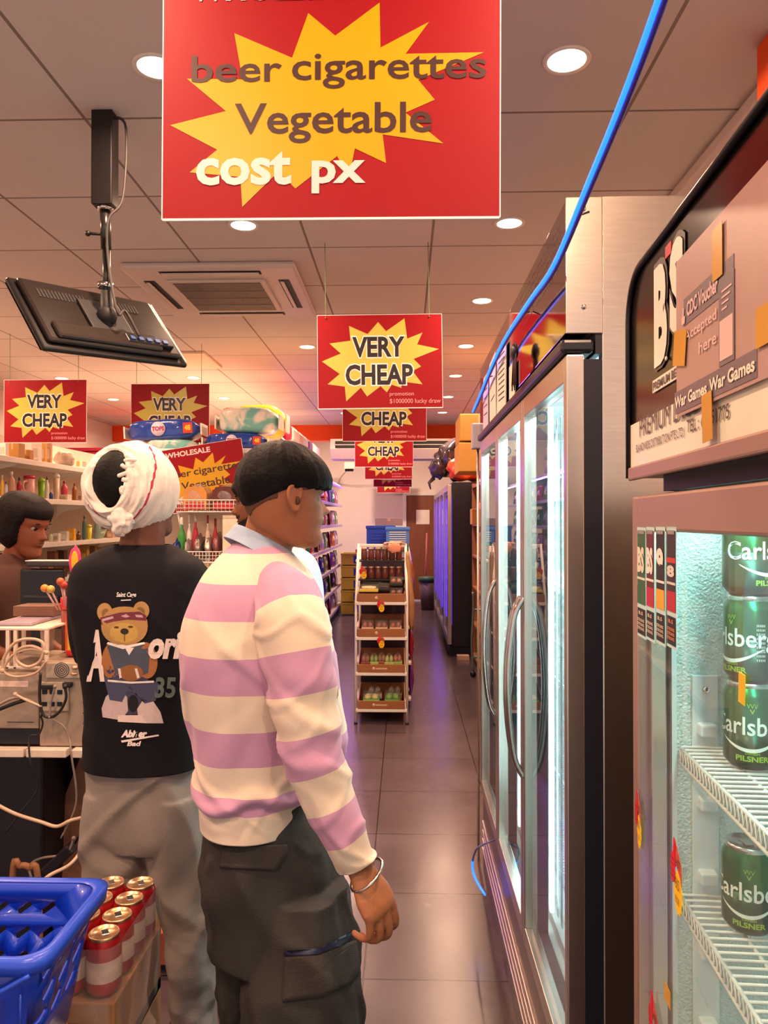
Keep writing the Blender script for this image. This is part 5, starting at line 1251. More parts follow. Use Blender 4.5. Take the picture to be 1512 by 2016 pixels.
def shelf_item(row, pa, pb, yt, kind, c1, c2, what, dx=.06, group=None):
    z = SZ[row]; X = SXL-dx; a = atX(pa, 1000, X); b = atX(pb, 1000, X); Y = (a.y+b.y)/2
    w = abs(b.y-a.y); h = max(.03, atX((pa+pb)/2, yt, X).z-z)
    m1 = col_mat(c1); m2 = col_mat(c2)
    rname = {1: 'top', 2: 'second', 3: 'third', 4: 'fourth'}[row]
    lab = what+' on the %s left wall shelf' % rname
    # seen along the shelf: use the apparent width, mostly across the shelf depth
    wpx = (pb-pa)*Y/FPX
    if kind == 'box': return carton((X, Y, z), min(.3, wpx), min(.3, wpx)*.9, h, m1, lab, rz=.0, tape=c2 == 'tape', print_=None if c2 == 'tape' else c2)
    if kind == 'bottle': return bottle((X, Y, z), wpx/2, h, m1, m2, lab, wrap=None)
    if kind == 'tumbler':
        t = thing('tumbler', lab, 'tumbler', (X, Y, z)); r = wpx/2
        MB().lathe([(.0005, 0), (r*.75, 0), (r*.8, .01), (r, h*.8), (.0005, h*.8)], n=18).build('cup', m1, t); MB().lathe([(r*1.05, h*.8), (r*1.05, h*.9), (r*.6, h*.95), (.0005, h)], n=18).build('lid', m2, t); return t
    if kind == 'bowl':
        t = thing('bowl', lab, 'bowl', (X, Y, z)); r = wpx/2; MB().lathe([(.0005, 0), (r*.5, 0), (r, h), (r*.94, h), (r*.45, .01), (.0005, .01)], n=20).build('bowl_body', m1, t); MB().lathe([(r*.97, h-.003), (r*1.03, h-.002), (r*1.03, h+.004), (r*.97, h+.004)], n=20, cap=False).build('rim', m2, t); return t
    if kind == 'jug':
        t = thing('pitcher', lab, 'pitcher', (X, Y, z)); r = wpx/2*.85
        MB().lathe([(.0005, 0), (r*.85, 0), (r, .02), (r*1.02, h*.86), (.0005, h*.86)], n=20).build('jug_body', m1, t); MB().lathe([(r*1.06, h*.86), (r*1.06, h*.97), (r*.7, h), (.0005, h)], n=20).build('lid', m2, t)
        MB().tube(smooth_pts([(0, -r, h*.75), (0, -r-.05, h*.68), (0, -r-.05, h*.4), (0, -r, h*.3)], 5), .009).build('handle', m1, t); return t
    if kind == 'bag':
        t = thing('plastic_bag', lab, 'bag', (X, Y, z)); MB().ball((0, 0, h*.48), wpx*.48, wpx*.35, h*.48, 24, disp=.35, seed=row).build('bag_body', m1, t); MB().ball((wpx*.3, 0, h*.35), wpx*.14, wpx*.1, h*.15, 12, disp=.4).build('knotted_corner', m1, t); return t
W_ = 'tape'
for r_ in [(1, 0, 14, 872, 'box', 'e4d8cc', 'c9b8a8', 'white carton at the picture edge'), (1, 16, 43, 873, 'box', 'b5813f', 'tape', 'taped brown cardboard box, the larger brown one'), (1, 45, 62, 886, 'box', 'b07a3c', 'tape', 'small brown cardboard box, the lower brown one'), (1, 64, 79, 871, 'box', 'e8dccf', 'cbb9a9', 'tall white carton right of the brown boxes'), (1, 81, 90, 872, 'box', 'd9a24a', 'e4d0b0', 'narrow amber carton'), (1, 92, 101, 870, 'box', 'c79a7a', 'e4d0c0', 'narrow tan carton beside the plastic bag'), (1, 104, 146, 888, 'bag', 'cdb9a6', 'c9b8a8', 'crumpled beige plastic bag'), (1, 150, 160, 902, 'box', 'efe6c8', 'c8a060', 'small pale yellow pack'), (1, 162, 173, 902, 'box', 'eae2d2', 'd8a0a0', 'small white pack at the far end'),
           (2, 1, 7, 935, 'bottle', 'd9a63a', 'e8dccf', 'yellow capped bottle'), (2, 8, 15, 948, 'bottle', 'b9b8c8', '5a5a66', 'pale clear bottle'), (2, 16, 29, 928, 'bottle', 'c99878', 'd8ccc0', 'tall copper pink bottle'), (2, 33, 42, 940, 'bottle', 'b01a30', '2a2226', 'dark capped red bottle'), (2, 45, 69, 936, 'jug', 'd9a596', 'c01f3c', 'pink pitcher with a red lid'), (2, 75, 88, 940, 'tumbler', '7fb41e', '98c83a', 'bright green tumbler'), (2, 89, 96, 938, 'bottle', 'e8e0d8', '4a3a36', 'slim white bottle'), (2, 97, 104, 966, 'bottle', '32448a', 'e0e0e8', 'short blue and white bottle'), (2, 105, 117, 930, 'tumbler', 'e0c8aa', 'e8dccf', 'tall cream tumbler'), (2, 120, 133, 946, 'bottle', 'cf4a5c', 'a83040', 'rose red bottle'), (2, 116, 137, 974, 'box', 'e6dac8', 'c8b090', 'low cream carton in front of the red bottle'), (2, 142, 151, 951, 'bottle', 'a5662a', '7a4a20', 'brown bottle'), (2, 154, 163, 971, 'box', 'e4d2c6', 'b08a80', 'small cream carton near the far end'), (2, 164, 172, 975, 'box', 'c04038', 'e8d0c0', 'small red pack at the far end'),
           (3, 97, 104, 1048, 'bottle', 'c8c8a8', '6a8a3a', 'small olive capped jar'), (3, 106, 118, 1050, 'box', 'd8cfc0', 'a8a090', 'clear grey tub'), (3, 120, 134, 1046, 'box', 'c8c0b0', 'e0d8c8', 'larger clear tub'), (3, 136, 148, 1041, 'box', 'dba52a', 'e8c050', 'yellow pack'), (3, 150, 160, 1046, 'bottle', '6a4a3a', '3a2a26', 'dark brown jar'), (3, 162, 170, 1014, 'bottle', '54706c', '303c44', 'tall blue grey glass bottle'), (3, 171, 181, 1032, 'tumbler', 'd6d02e', 'c8c040', 'lime yellow tumbler'), (3, 183, 209, 1044, 'bowl', 'a9c09a', 'c0d0b0', 'green glass bowl'), (3, 186, 198, 1020, 'bottle', '8aa498', '5a6a66', 'grey green jar behind the bowl'), (3, 212, 224, 1046, 'box', 'c89a80', 'e0c0b0', 'peach coloured pack at the far end'),
           (4, 96, 112, 1085, 'box', '6a3a2a', 'a86a3a', 'dark brown pack'), (4, 114, 130, 1083, 'box', '4a2a22', '8a5a3a', 'darker brown pack'), (4, 160, 174, 1072, 'box', 'a87a2a', 'd8b060', 'gold coloured pack'), (4, 176, 190, 1074, 'box', '7a5a3a', 'b8b0c0', 'brown and grey pack'), (4, 192, 206, 1078, 'box', 'b08830', 'd8b060', 'mustard pack')]:
    shelf_item(*r_)
# magenta display board and red cupboard beyond the shelves
t = thing('magenta_cupboard', 'tall dark red cupboard beyond the left shelves', 'cupboard', (-3.7, 8.9, 0))
MB().box(-.4, .55, 0, .5, 0, 2.42, .01).build('carcass', m_magenta, t)
MB().box(-.42, .57, -.02, .52, 2.42, 2.46, .005).build('top_board', m_magenta, t)
for x in (-.39, .09): d_ = MB().box(x, x+.45, -.02, -.002, .08, 2.36, .004).build('door', m_magenta, t); MB().box(x+.38, x+.4, -.035, -.02, 1.1, 1.25, .003).build('handle', m_chrome, d_)

# ---------------------------------------------------------------- centre gondola with tissue packs, baskets, snack shelves
GY0 = 6.15; GX0, GX1 = -2.30, -1.12
m_beige = M('shelf_beige'); m_pack_blue = M('pack_blue', '#1c3d96', .2, var=.15, vs=6, coat=.7, bump=.5, bs=14); m_teal = swirl('pack_teal', '#dcd4c8', '#6fb0a8', 7); m_packw = M('pack_white', '#e8ddd0', .35, var=.1, vs=8, coat=.5)
t = thing('gondola_shelving', 'centre aisle shelving unit with snack shelves along its right side', 'shelving', (0, 0, 0))
MB().box((GX0+GX1)/2-.015, (GX0+GX1)/2+.015, GY0, 13.2, 0, 2.25).build('back_panel', m_beige, t)
MB().box(GX0, GX1, GY0, GY0+.02, 0, 2.16).build('end_panel', m_beige, t)
MB().box(GX0-.02, GX1-.02, GY0+.05, 13.2, 2.16, 2.20, .004).build('top_board', m_white, t)
MB().box(-2.06, -.80, 5.08, GY0, 2.05, 2.085, .004).build('end_top_board', m_white, t); MB().box(-2.04, -.82, 5.6, GY0, 1.2, 2.05, .004).build('end_cap_panel', m_beige, t)
MB().box(GX0, GX1, GY0, 13.2, 0, .12).build('plinth', m_dark, t)
for z in (.14, .48, .82, 1.16, 1.50, 1.84):
    MB().box((GX0+GX1)/2, GX1, GY0+.02, 13.2, z-.02, z, .002).build('shelf_board', m_beige, t)
    MB().box(GX1, GX1+.012, GY0+.02, 13.2, z-.03, z+.012, .002).build('price_rail', M('lilac_rail', '#b8a2c8', .4), t)
    MB().box(GX0, (GX0+GX1)/2, GY0+.02, 13.2, z-.02, z, .002).build('shelf_board', m_beige, t)
for x in (-2.04, -.85): MB().box(x, x+.03, GY0-.53, GY0-.50, 0, 2.05).build('upright', m_white, t)
tones = [('8a3a9a', 'e0c040', 'purple'), ('b02a4a', 'f0e0d0', 'crimson'), ('3a2ea0', 'd0c0f0', 'indigo'), ('d06a2a', 'f8e0a0', 'orange'), ('6a7a2a', 'e8e090', 'olive'), ('b890b8', 'f0e0f0', 'pale lilac'), ('2a1c3a', 'c080c0', 'black'), ('3a7a4a', 'e0f0d0', 'green')]
rn = {.14: 'bottom', .48: 'second', .82: 'third', 1.16: 'fourth', 1.50: 'fifth', 1.84: 'top'}
for z in rn:
    y = 8.1; k = 0
    while y < 13.1:
        c = tones[(k*5+int(z*7)) % 8] if z > .2 or k % 3 else tones[5]
        w = .20+.06*((k*7) % 3)
        packet((GX1-.075+.03*((k*3) % 2), y, z+.001), w-.02, .24, M('foil_'+c[0], '#'+c[0], .22, .3, var=.3, vs=12), col_mat(c[1]), '%s foil snack packet, %s along the %s shelf of the aisle gondola' % (c[2], ORD[k], rn[z]), PI/2-.25+.25*((k*5) % 3), group='snack packets on the %s gondola shelf' % rn[z], tilt=-.12)
        y += w+.01; k += 1
# violet light strip above the snacks
m_violet = lamp_mat('violet_led', (.25, .03, 1), 5)
t = thing('violet_light_strip', 'violet light strip running over the snack shelves', 'light strip', (GX1+.005, 6.4, 2.14))
MB().box(0, .02, 0, 6.7, 0, .015, .003).build('strip', m_violet, t)
l = bpy.data.lights.new('violet_light', 'AREA'); l.shape = 'RECTANGLE'; l.size = .03; l.size_y = 6.5; l.energy = 26; l.color = (.36, .10, 1)
lo = bpy.data.objects.new('strip_light', l); C.objects.link(lo); lo.parent = t; lo.location = (.05, 3.4, -.01); lo.rotation_euler = (0, math.radians(-25), 0)
# tissue packs on top
def tissue(px0, px1, y0, y1, Y, d, mat, band, lab, rz=0, ry=0, badge=True):
    a = at(px0, y1, Y); b = at(px1, y0, Y); w = b.x-a.x; h = b.z-a.z
    t = thing('tissue_pack', lab, 'pack', ((a.x+b.x)/2, Y+d/2, a.z)); t.rotation_euler = (0, ry, rz)
    g = MB(); rr = []
    for i in range(13):
        u = -1+2*i/12; q = (1-abs(u)**6)*.94+.06; x = u*w/2
        rr.append([Vector((x, q*d/2*math.copysign(abs(math.cos(s))**.28, math.cos(s))*(1+.04*noise.noise(Vector((x*14, s, 1)))), h/2+q*h/2*math.copysign(abs(math.sin(s))**.32, math.sin(s))*(1+.09*noise.noise(Vector((x*12, s*2, 4)))))) for s in [2*PI*k/24 for k in range(24)]])
    g.rings(rr); g.build('wrapped_bundle', mat, t)
    for s in (-1, 1): MB().box(s*w*.5-(.004 if s > 0 else w*.0), s*w*.5+(.004 if s < 0 else .0)+s*.008, -d*.3, d*.3, h*.2, h*.75, .003).build('folded_end', m_packw, t)
    if band: MB().box(-w*.44, w*.40, -d/2-.004, -d/2+.004, h*.18, h*.82, .002).build('printed_band', band, t)
    if badge:
        MB().lathe([(.0005, 0), (h*.34, 0), (h*.34, -.003), (.0005, -.003)], (-w*.02, -d/2-.005, h*.52), 24, 'Y').build('round_logo', M('pack_logo', '#d8c8d8', .4), t)
        g = MB(); g.text('TOPS', (-w*.02-h*.30, -d/2-.0095, h*.42), (1, 0, 0), (0, 0, 1), h*.6, h*.22, .05); g.build('logo_lettering', col_mat('a03a60'), t)
        MB().box(w*.30, w*.42, -d/2-.007, -d/2-.003, h*.25, h*.75).build('price_flash', col_mat('c03a20'), t); g = MB(); g.text('48', (w*.32, -d/2-.008, h*.38), (1, 0, 0), (0, 0, 1), w*.08, h*.26, .04); g.build('flash_number', col_mat('f0c030'), t)
    return t
zt = 2.2
tissue(240, 392, 824, 866, 5.2, .28, m_pack_blue, None, 'left blue tissue pack lying on the teal one below the very sign', ry=-.05)
tissue(276, 388, 864, 886, 5.2, .28, m_teal, None, 'flat teal and white tissue pack under the left blue pack', badge=False)
tissue(394, 524, 851, 884, 5.2, .28, m_pack_blue, None, 'right blue tissue pack under the big teal pack')
tissue(420, 546, 800, 852, 5.22, .3, m_teal, None, 'big white and teal wrapped tissue pack on top of the stack', badge=False)
tissue(450, 560, 796, 862, 5.65, .28, col_mat('e8c030'), None, 'yellow wrapped pack behind the big teal tissue pack', badge=False)
for k, (c, nm) in enumerate((('e8762a', 'orange'), ('232c58', 'navy'), ('c8303c', 'red'), ('e0cdb8', 'cream'), ('e8b8a8', 'pale pink'), ('e0a820', 'amber'), ('7a3a8a', 'purple'), ('d8c8c0', 'white'), ('c8a0b8', 'lilac'))):
    Y = 6.45+.42*k; top = 2.56-.02*k
    t = thing('tissue_pack', '%s wrapped pack in the row going back along the gondola top' % nm, 'pack', (GX1-.22, Y, 2.2+.0)); 
    for j in range(2):
        MB().obox(Vector((0, 0, .088+.176*j)), .42, .36, .172, bev=.035).build('wrapped_bundle', [col_mat(c, .3), col_mat('e4d6c8', .3)][j if k % 2 else 0], t)
    MB().box(-.10, .10, -.185, -.18, .2, .32, .002).build('printed_band', col_mat('efe2d2'), t)
# baskets of bread on the end of the gondola
def wire_basket(x0, x1, y0, y1, z0, z1, lab, name='wire_basket', nb=16):
    t = thing(name, lab, 'basket', ((x0+x1)/2, (y0+y1)/2, z0)); w, d, h = (x1-x0)/2, (y1-y0)/2, z1-z0
    g = MB()
    for z, r in ((0, .004), (h*.33, .002), (h*.66, .002), (h, .004)): g.tube([(-w, -d, z), (w, -d, z), (w, d, z), (-w, d, z), (-w, -d, z)], r, 6)
    g.build('rim', m_white, t); g = MB()
    for k in range(nb+1): x = -w+2*w*k/nb; g.tube([(x, -d, h), (x, -d, 0), (x, d, 0), (x, d, h)], .0018, 5)
    for k in range(1, 8): y = -d+2*d*k/8; g.tube([(-w, y, h), (-w, y, 0), (w, y, 0), (w, y, h)], .0018, 5)
    g.build('wire_mesh', m_white, t); return t
BY = 4.66
a = at(348, 1010, BY); b = at(476, 990, BY)
t = thing('display_stand', 'cream panelled stand carrying the two wire bread baskets', 'stand', ((a.x+b.x)/2, BY+.2, 0))
cx_ = (a.x+b.x)/2
MB().box(at(437, 0, BY).x-cx_, at(484, 0, BY).x-cx_, -.16, .2, .2, at(450, 1014, BY).z, .003).build('side_panel', m_cream, t)
MB().box(at(330, 0, BY).x-cx_, at(484, 0, BY).x-cx_, .30, .33, .0, 1.88, .003).build('back_panel', m_beige, t)
for z in (.9, 1.25): MB().box(at(330, 0, BY).x-cx_, at(437, 0, BY).x-cx_, -.18, .2, z-.02, z, .002).build('shelf_board', m_white, t)
wire_basket(a.x, b.x, BY, BY+.34, at(0, 1008, BY).z, at(0, 985, BY).z, 'upper white wire basket holding wrapped loaves')
wire_basket(at(330, 0, BY).x, at(434, 0, BY).x, BY, BY+.34, at(0, 1107, BY).z, at(0, 1086, BY).z, 'lower white wire basket with shiny wrapped bags')
m_bread = M('sliced_bread', '#c98a42', .7, var=.3, vs=10); m_choc = M('dark_bread', '#5c2a20', .6, var=.5, vs=30); m_redlab = M('loaf_label', '#c8303a', .4)
for k, (p0, p1, mt, lab) in enumerate(((356, 411, m_bread, 'left golden loaf in a clear bag with red print in the upper basket'), (413, 470, m_choc, 'right dark striped loaf in a clear bag in the upper basket'))):
    a = at(p0, 1004, BY+.05); b = at(p1, 955, BY+.05); w = b.x-a.x; h = b.z-a.z
    t = thing('bread_loaf', lab, 'bread', ((a.x+b.x)/2, BY+.15, a.z))
    for j in range(6): MB().prism([(-w*.42, 0), (w*.42, 0), (w*.42, h*.7), (w*.3, h*.92), (0, h*.95), (-w*.3, h*.92), (-w*.42, h*.7)], (0, -.08+.03*j, 0), (1, 0, 0), (0, 0, 1), .02).build('slice', mt, t, recalc=True)
    MB().ball((0, 0, h*.54), w*.49, .115, h*.52, 24, disp=.10, seed=k+2).build('clear_bag', m_film, t)
    MB().box(-w*.35, w*.35, -.12, -.115, h*.02, h*.3, .001).build('label_print', m_redlab, t)
m_foilb = M('crinkled_foil', '#9a8c88', .18, .7, var=.5, vs=18, bump=.6, bs=40)
for k, (p0, p1, y0, c, nm) in enumerate(((334, 356, 1062, '1c2c60', 'dark blue'), (357, 376, 1060, '9a8c88', 'silver grey'), (377, 397, 1055, '7a6a66', 'smoky'), (398, 415, 1058, 'b0a098', 'pale silver'), (416, 432, 1052, '8a5a5a', 'dull red'))):
    a = at(p0, 1105, BY+.06); b = at(p1, y0, BY+.06)
    t = thing('wrapped_bag', '%s wrapped bag in the lower wire basket' % nm, 'bag', ((a.x+b.x)/2, BY+.15, a.z))
    MB().ball((0, 0, (b.z-a.z)/2), (b.x-a.x)*.52, .10, (b.z-a.z)*.52, 18, disp=.35, seed=k).build('bag_body', M('foil_'+c, '#'+c, .2, .5, var=.5, vs=18, bump=.5, bs=40), t)
    MB().ball((0, 0, (b.z-a.z)*.97), (b.x-a.x)*.2, .03, .02, 10, disp=.4, seed=k).build('gathered_top', m_film, t)
for k, (p0, p1, y0, c, c2, nm) in enumerate(((350, 366, 1018, '3a8a3a', 'e8e0d0', 'green'), (368, 378, 1014, 'd8d0c8', 'c8c0b8', 'white'), (379, 391, 1012, 'b02a3c', 'd8d0c8', 'red'), (404, 414, 1014, 'd8c0a8', '8a2030', 'beige'), (418, 430, 1020, 'a82a30', '7a2026', 'dark red'))):
    a = at(p0, 1052, BY+.12); b = at(p1, y0, BY+.12); bottle(((a.x+b.x)/2, BY+.12, 1.25 if k < 9 else 0), (b.x-a.x)/2, max(.1, b.z-1.25), col_mat(c), col_mat(c2), '%s bottle between the two wire baskets' % nm)
# leaning wholesale sign
p = at(402, 938, 5.03)
ws = sign(p.x, 5.03, p.z-.215, 'tilted red WHOLESALE sign leaning over the bread baskets', ry=math.radians(-9), w=.575, kind='big', strings=None)
MB().tube([(-.22, .01, -.2), (-.22, .03, -.36)], .006).tube([(.22, .01, -.2), (.22, .03, -.36)], .006).build('stay_wire', m_white, ws)

# ---------------------------------------------------------------- end-of-aisle rack with wooden trays
RY = 5.84; rx0, rx1 = at(701, 0, RY).x, at(801, 0, RY).x; rc = (rx0+rx1)/2; rw_ = (rx1-rx0)/2
m_trayw = M('tray_wood', '#94603c', .5, var=.15, vs=6, aniso=(1, 12, 12))
t = thing('tray_rack', 'narrow white metal rack of wooden trays in the middle of the aisle', 'rack', (rc, RY, 0))
for s in (-1, 1):
    MB().tube([(s*rw_, 0, .012), (s*rw_, .02, .95), (s*(rw_-.012), .16, 1.40)], .011, 8).build('front_post', m_white, t)
    MB().tube([(s*(rw_-.01), .36, .012), (s*(rw_-.01), .36, 1.38)], .011, 8).build('rear_post', m_white, t)
    for y in (0, .36): MB().lathe([(.0005, 0), (.015, 0), (.013, .014), (.0005, .014)], (s*(rw_ if y == 0 else rw_-.01), y, 0), 12).build('foot', m_blackm, t)
for zb in (.955, .681, .404, .121):
    MB().box(-rw_, rw_, -.012, .012, zb-.026, zb, .004).build('cross_bar', m_white, t)
    MB().box(-rw_+.01, rw_-.01, .012, .36, zb-.015, zb-.008).build('tray_support', m_white, t)
MB().box(-rw_, rw_, .15, .17, 1.375, 1.40, .004).build('cross_bar', m_white, t)
for z in (1.27, 1.12): MB().box(-rw_+.012, rw_-.012, .12, .35, z-.012, z, .002).build('narrow_shelf', m_gasket, t)
def tray(z, lab, txt=None):
    t = thing('wooden_tray', lab, 'tray', (rc, RY, z)); w = rw_-.016
    MB().box(-w, w, -.015, -.003, 0, .062, .002).build('front_lip', m_trayw, t)
    MB().box(-w, w, -.003, .30, 0, .008).build('tray_floor', m_trayw, t)
    for s in (-1, 1): MB().prism([(0, 0), (.30, 0), (.30, .14), (0, .06)], (s*w-(.0 if s > 0 else -.008), -.003, 0), (0, 1, 0), (0, 0, 1), -.008 if s < 0 else -.008).build('side_board', m_trayw, t, recalc=True)
    MB().box(-w, w, .29, .30, 0, .14).build('back_board', m_trayw, t)
    if txt: g = MB(); g.box(-.045, .045, -.0156, -.0151, .024, .036); g.ball((-.06, -.016, .03), .012, .002, .012, 12); g.build('brand_print', M('tray_print', '#c8a68e', .5), t)
    else: g = MB(); g.ball((-.04, -.016, .03), .013, .002, .013, 14); g.build('round_mark', M('tray_print', '#c8a68e', .5), t)
    return t
tz = (.956, .682, .405, .122)
for z, l_, tx_ in zip(tz, ('top wooden tray of the aisle rack with cakes and sushi boxes', 'second wooden tray of the aisle rack with three clear pastry boxes', 'third wooden tray of the aisle rack with domed fruit boxes', 'bottom wooden tray of the aisle rack with green boxes'), (0, 0, 1, 1)): tray(z, l_, tx_)
def clamshell(x, y, z, w, d, h, c, lab, dome=False, food='ball', base='2a2220'):
    t = thing('clear_food_box', lab, 'food box', (rc+x, RY+y, z))
    MB().box(-w/2, w/2, -d/2, d/2, 0, h*.35, .004).build('base', col_mat(base), t)
    if dome: MB().ball((0, 0, h*.4), w*.5, d*.5, h*.58, 18).build('lid', m_clear, t)
    else: MB().box(-w/2, w/2, -d/2, d/2, h*.36, h, .006).build('lid', m_clear, t)
    g = MB()
    if food == 'ball':
        for q in range(4): g.ball((-w*.22+w*.44*(q % 2), -d*.2+d*.4*(q//2), h*.5), w*.2, d*.18, h*.25, 10, disp=.2, seed=q)
    elif food == 'roll': g.lathe([(.0005, 0), (w*.38, 0), (w*.38, h*.4), (w*.3, h*.42), (w*.26, h*.36), (w*.18, h*.42), (w*.1, h*.36), (.0005, h*.42)], (0, 0, h*.3), 24)
    else: g.box(-w*.38, w*.38, -d*.38, d*.38, h*.34, h*.62, .004)
    g.build('food', M('food_'+c, '#'+c, .5, var=.25, vs=40), t); return t
clamshell(-.10, .05, 1.03, .15, .12, .055, 'e8d0a0', 'swirl cake in a yellow tray at the front of the top tray', food='roll', base='c8b440')
clamshell(.02, .10, 1.035, .09, .12, .06, '3a2a2a', 'dark topped cake box in the middle of the top tray', food='slab')
clamshell(.115, .06, .99, .10, .10, .07, '9a5a4a', 'lower of two stacked sushi boxes at the right of the top tray'); clamshell(.115, .08, 1.075, .10, .10, .07, 'a86a50', 'upper of two stacked sushi boxes at the right of the top tray')
clamshell(-.08, .2, 1.045, .16, .12, .06, '4a3028', 'long dark cake box at the back left of the top tray', food='slab')
for k, x in enumerate((-.11, .0, .11)): clamshell(x, .08, .72, .095, .12, .085, 'b06a5a', '%s clear pastry box of three on the second tray' % ('left', 'middle', 'right')[k], base='d8b8a0')
for k, (x, y, c, b, nm) in enumerate(((-.125, .05, 'a05038', '7a3020', 'left reddish'), (-.06, .06, '8aa050', '9ab060', 'green grape'), (.0, .08, 'a86a48', '8a4a30', 'middle brown'), (.06, .05, 'b0c070', '9ab060', 'pale green'), (.125, .07, 'c06a4a', '8ab050', 'right orange'))): clamshell(x, y, .445, .075, .11, .105, c, nm+' domed fruit box on the third tray', True, base=b)
clamshell(-.08, .05, .165, .13, .12, .075, 'd8c890', 'bright green based food box at the left of the bottom tray', base='6ab030'); clamshell(.085, .05, .165, .12, .12, .08, '7ab040', 'green food box at the right of the bottom tray', base='5a9030')
clamshell(-.06, .18, .165, .12, .10, .11, 'b09a8a', 'clear domed box at the back left of the bottom tray', True, base='c0b0a0'); clamshell(.10, .19, .165, .12, .10, .11, 'b09a8a', 'clear domed box at the back right of the bottom tray', True, base='8a7a6a')
for row, z in enumerate((1.27, 1.12)):
    for k in range(6):
        bottle((rc-.145+.056*k, RY+.20, z), .025, .10, M('jar_brown', '#6e3a30', .25, var=.3, vs=20), M('jar_lid', '#d8b890', .3, .5), '%s small jar from the left on the %s jar shelf' % (('first', 'second', 'third', 'fourth', 'fifth', 'sixth')[k], ('upper', 'lower')[row]), 'jar', 'jar', .8, 'jars on the %s rack shelf' % ('upper', 'lower')[row])
t = thing('pink_cloth', 'pink cloth draped over the top right of the tray rack', 'cloth', (rc+.10, RY+.16, 1.402))
g = MB(); g.ball((0, 0, .004), .085, .05, .012, 20, disp=.5).ball((.0, -.055, -.03), .05, .008, .04, 16, disp=.5, seed=4); g.build('folds', M('pink_terry', '#e09a80', .9, bump=.3), t)
t = thing('brown_sack', 'long tan wrapped sack hanging down the right side of the rack', 'sack', (rx1+.035, RY+.12, .72))
g = MB(); rr = []
for i in range(16):
    u = i/15; r_ = .012+.028*math.sin(PI*min(1, u*1.0))**.8*(1-.5*u); z = .62*u; rr.append([Vector((-.02*u*1.5+r_*(1+.2*math.sin(3*a+u*9))*math.cos(a), r_*1.6*math.sin(a), z)) for a in [2*PI*k/16 for k in range(16)]])
g.rings(rr); g.build('sack_body', M('tan_film', '#a8805a', .35, var=.3, vs=15, bump=.3), t)
for k, (px, py, z_, lab) in enumerate(((703, 1140, 0, 'red and yellow price burst on the left post of the tray rack'), (738, 1205, 0, 'red and yellow price burst above the second tray'), (738, 1276, 0, 'red and yellow price burst above the third tray'))):
    p = at(px, py, RY-.02); price_burst('price_burst', lab, p, (1, 0, 0), (0, 0, 1), .10, '2.5')
# gondola behind the rack
m_gon = M('gondola_dark', '#3c2c3c', .5)
t = thing('low_gondola', 'low shelving unit continuing behind the tray rack', 'shelving', (rc, RY+.42, 0))
MB().box(-.20, .20, 0, 5.2, 0, 1.28, .004).build('core', m_gon, t)
for z in (.1, .4, .7, 1.0, 1.26): MB().box(-.23, .235, 0, 5.2, z-.02, z, .002).build('shelf_board', m_white, t)
for k in range(4):
    for j in range(9):
        c = tones[(j*3+k) % 8]
        packet((rc+.235, RY+.62+.3*j, .105+.3*k), .22, .24, M('foil_'+c[0], '#'+c[0], .22, .3, var=.3, vs=12), col_mat(c[1]), '%s foil packet, %s along the %s right-hand shelf of the low gondola' % (c[2], ORD[j], ('lowest', 'second', 'third', 'top')[k]), PI/2, group='packets on the right side of the low gondola', d=.05)
# crates and boxes on and near it
m_crateb = M('crate_blue', '#1a3a98', .35); m_cratel = M('crate_light_blue', '#4a7ac0', .35); m_yc = M('crate_yellow', '#c8b030', .45)
def crate(x, y, z, w, d, h, mat, lab, slots=True, name='plastic_crate'):
    t = thing(name, lab, 'crate', (x, y, z)); 
    g = MB().box(-w/2, w/2, -d/2, -d/2+.012, 0, h, .004).box(-w/2, w/2, d/2-.012, d/2, 0, h, .004).box(-w/2, -w/2+.012, -d/2+.012, d/2-.012, 0, h).box(w/2-.012, w/2, -d/2+.012, d/2-.012, 0, h).box(-w/2+.012, w/2-.012, -d/2+.012, d/2-.012, 0, .01)
    g.build('crate_body', mat, t)
    MB().box(-w/2-.008, w/2+.008, -d/2-.008, -d/2-.0005, h-.03, h, .003).build('rim', mat, t)
    if slots:
        g = MB()
        for k in range(5): g.box(-w*.36, w*.36, -d/2-.0045, -d/2-.0008, h*(.15+.13*k), h*(.19+.13*k))
        g.build('ribs', m_white if mat is m_cratel else mat, t)
    return t
p0 = at(725, 1078, 7.9); z0_ = 1.28
crate(at(750, 0, 7.9).x, 8.0, z0_, .30, .3, .25, m_crateb, 'dark blue crate standing on the low gondola')
crate(at(783, 0, 7.7).x, 7.68, z0_+.07, .235, .25, .17, m_cratel, 'light blue slotted basket beside the dark blue crate')
carton((at(765, 0, 8.0).x, 8.3, z0_+.25), .30, .25, .08, M('grey_board', '#a09084', .7), 'flat grey brown box on top of the blue crates')
carton((at(775, 0, 7.5).x, 7.45, z0_), .30, .2, .07, col_mat('1f5a34'), 'low green carton in front of the light blue basket', tape=False, print_='c03038')
carton((at(708, 0, 7.2).x, 7.2, z0_), .07, .12, .03, col_mat('b01a30'), 'small red box left on the gondola top', tape=False)
for k in range(5):
    t = crate(-.80, 12.6, .02+.205*k, .52, .4, .19, m_yc, '%s yellow crate of the stack by the back wall' % ('bottom', 'second', 'third', 'fourth', 'top')[k], False)
    MB().box(-.05, .25, -.21, -.207, .03, .15, .004).build('blue_tub', m_crateb, t)
carton((-.28, 12.3, 0), .42, .4, .82, m_gon, 'dark purple display box at the end of the left aisle', tape=False)
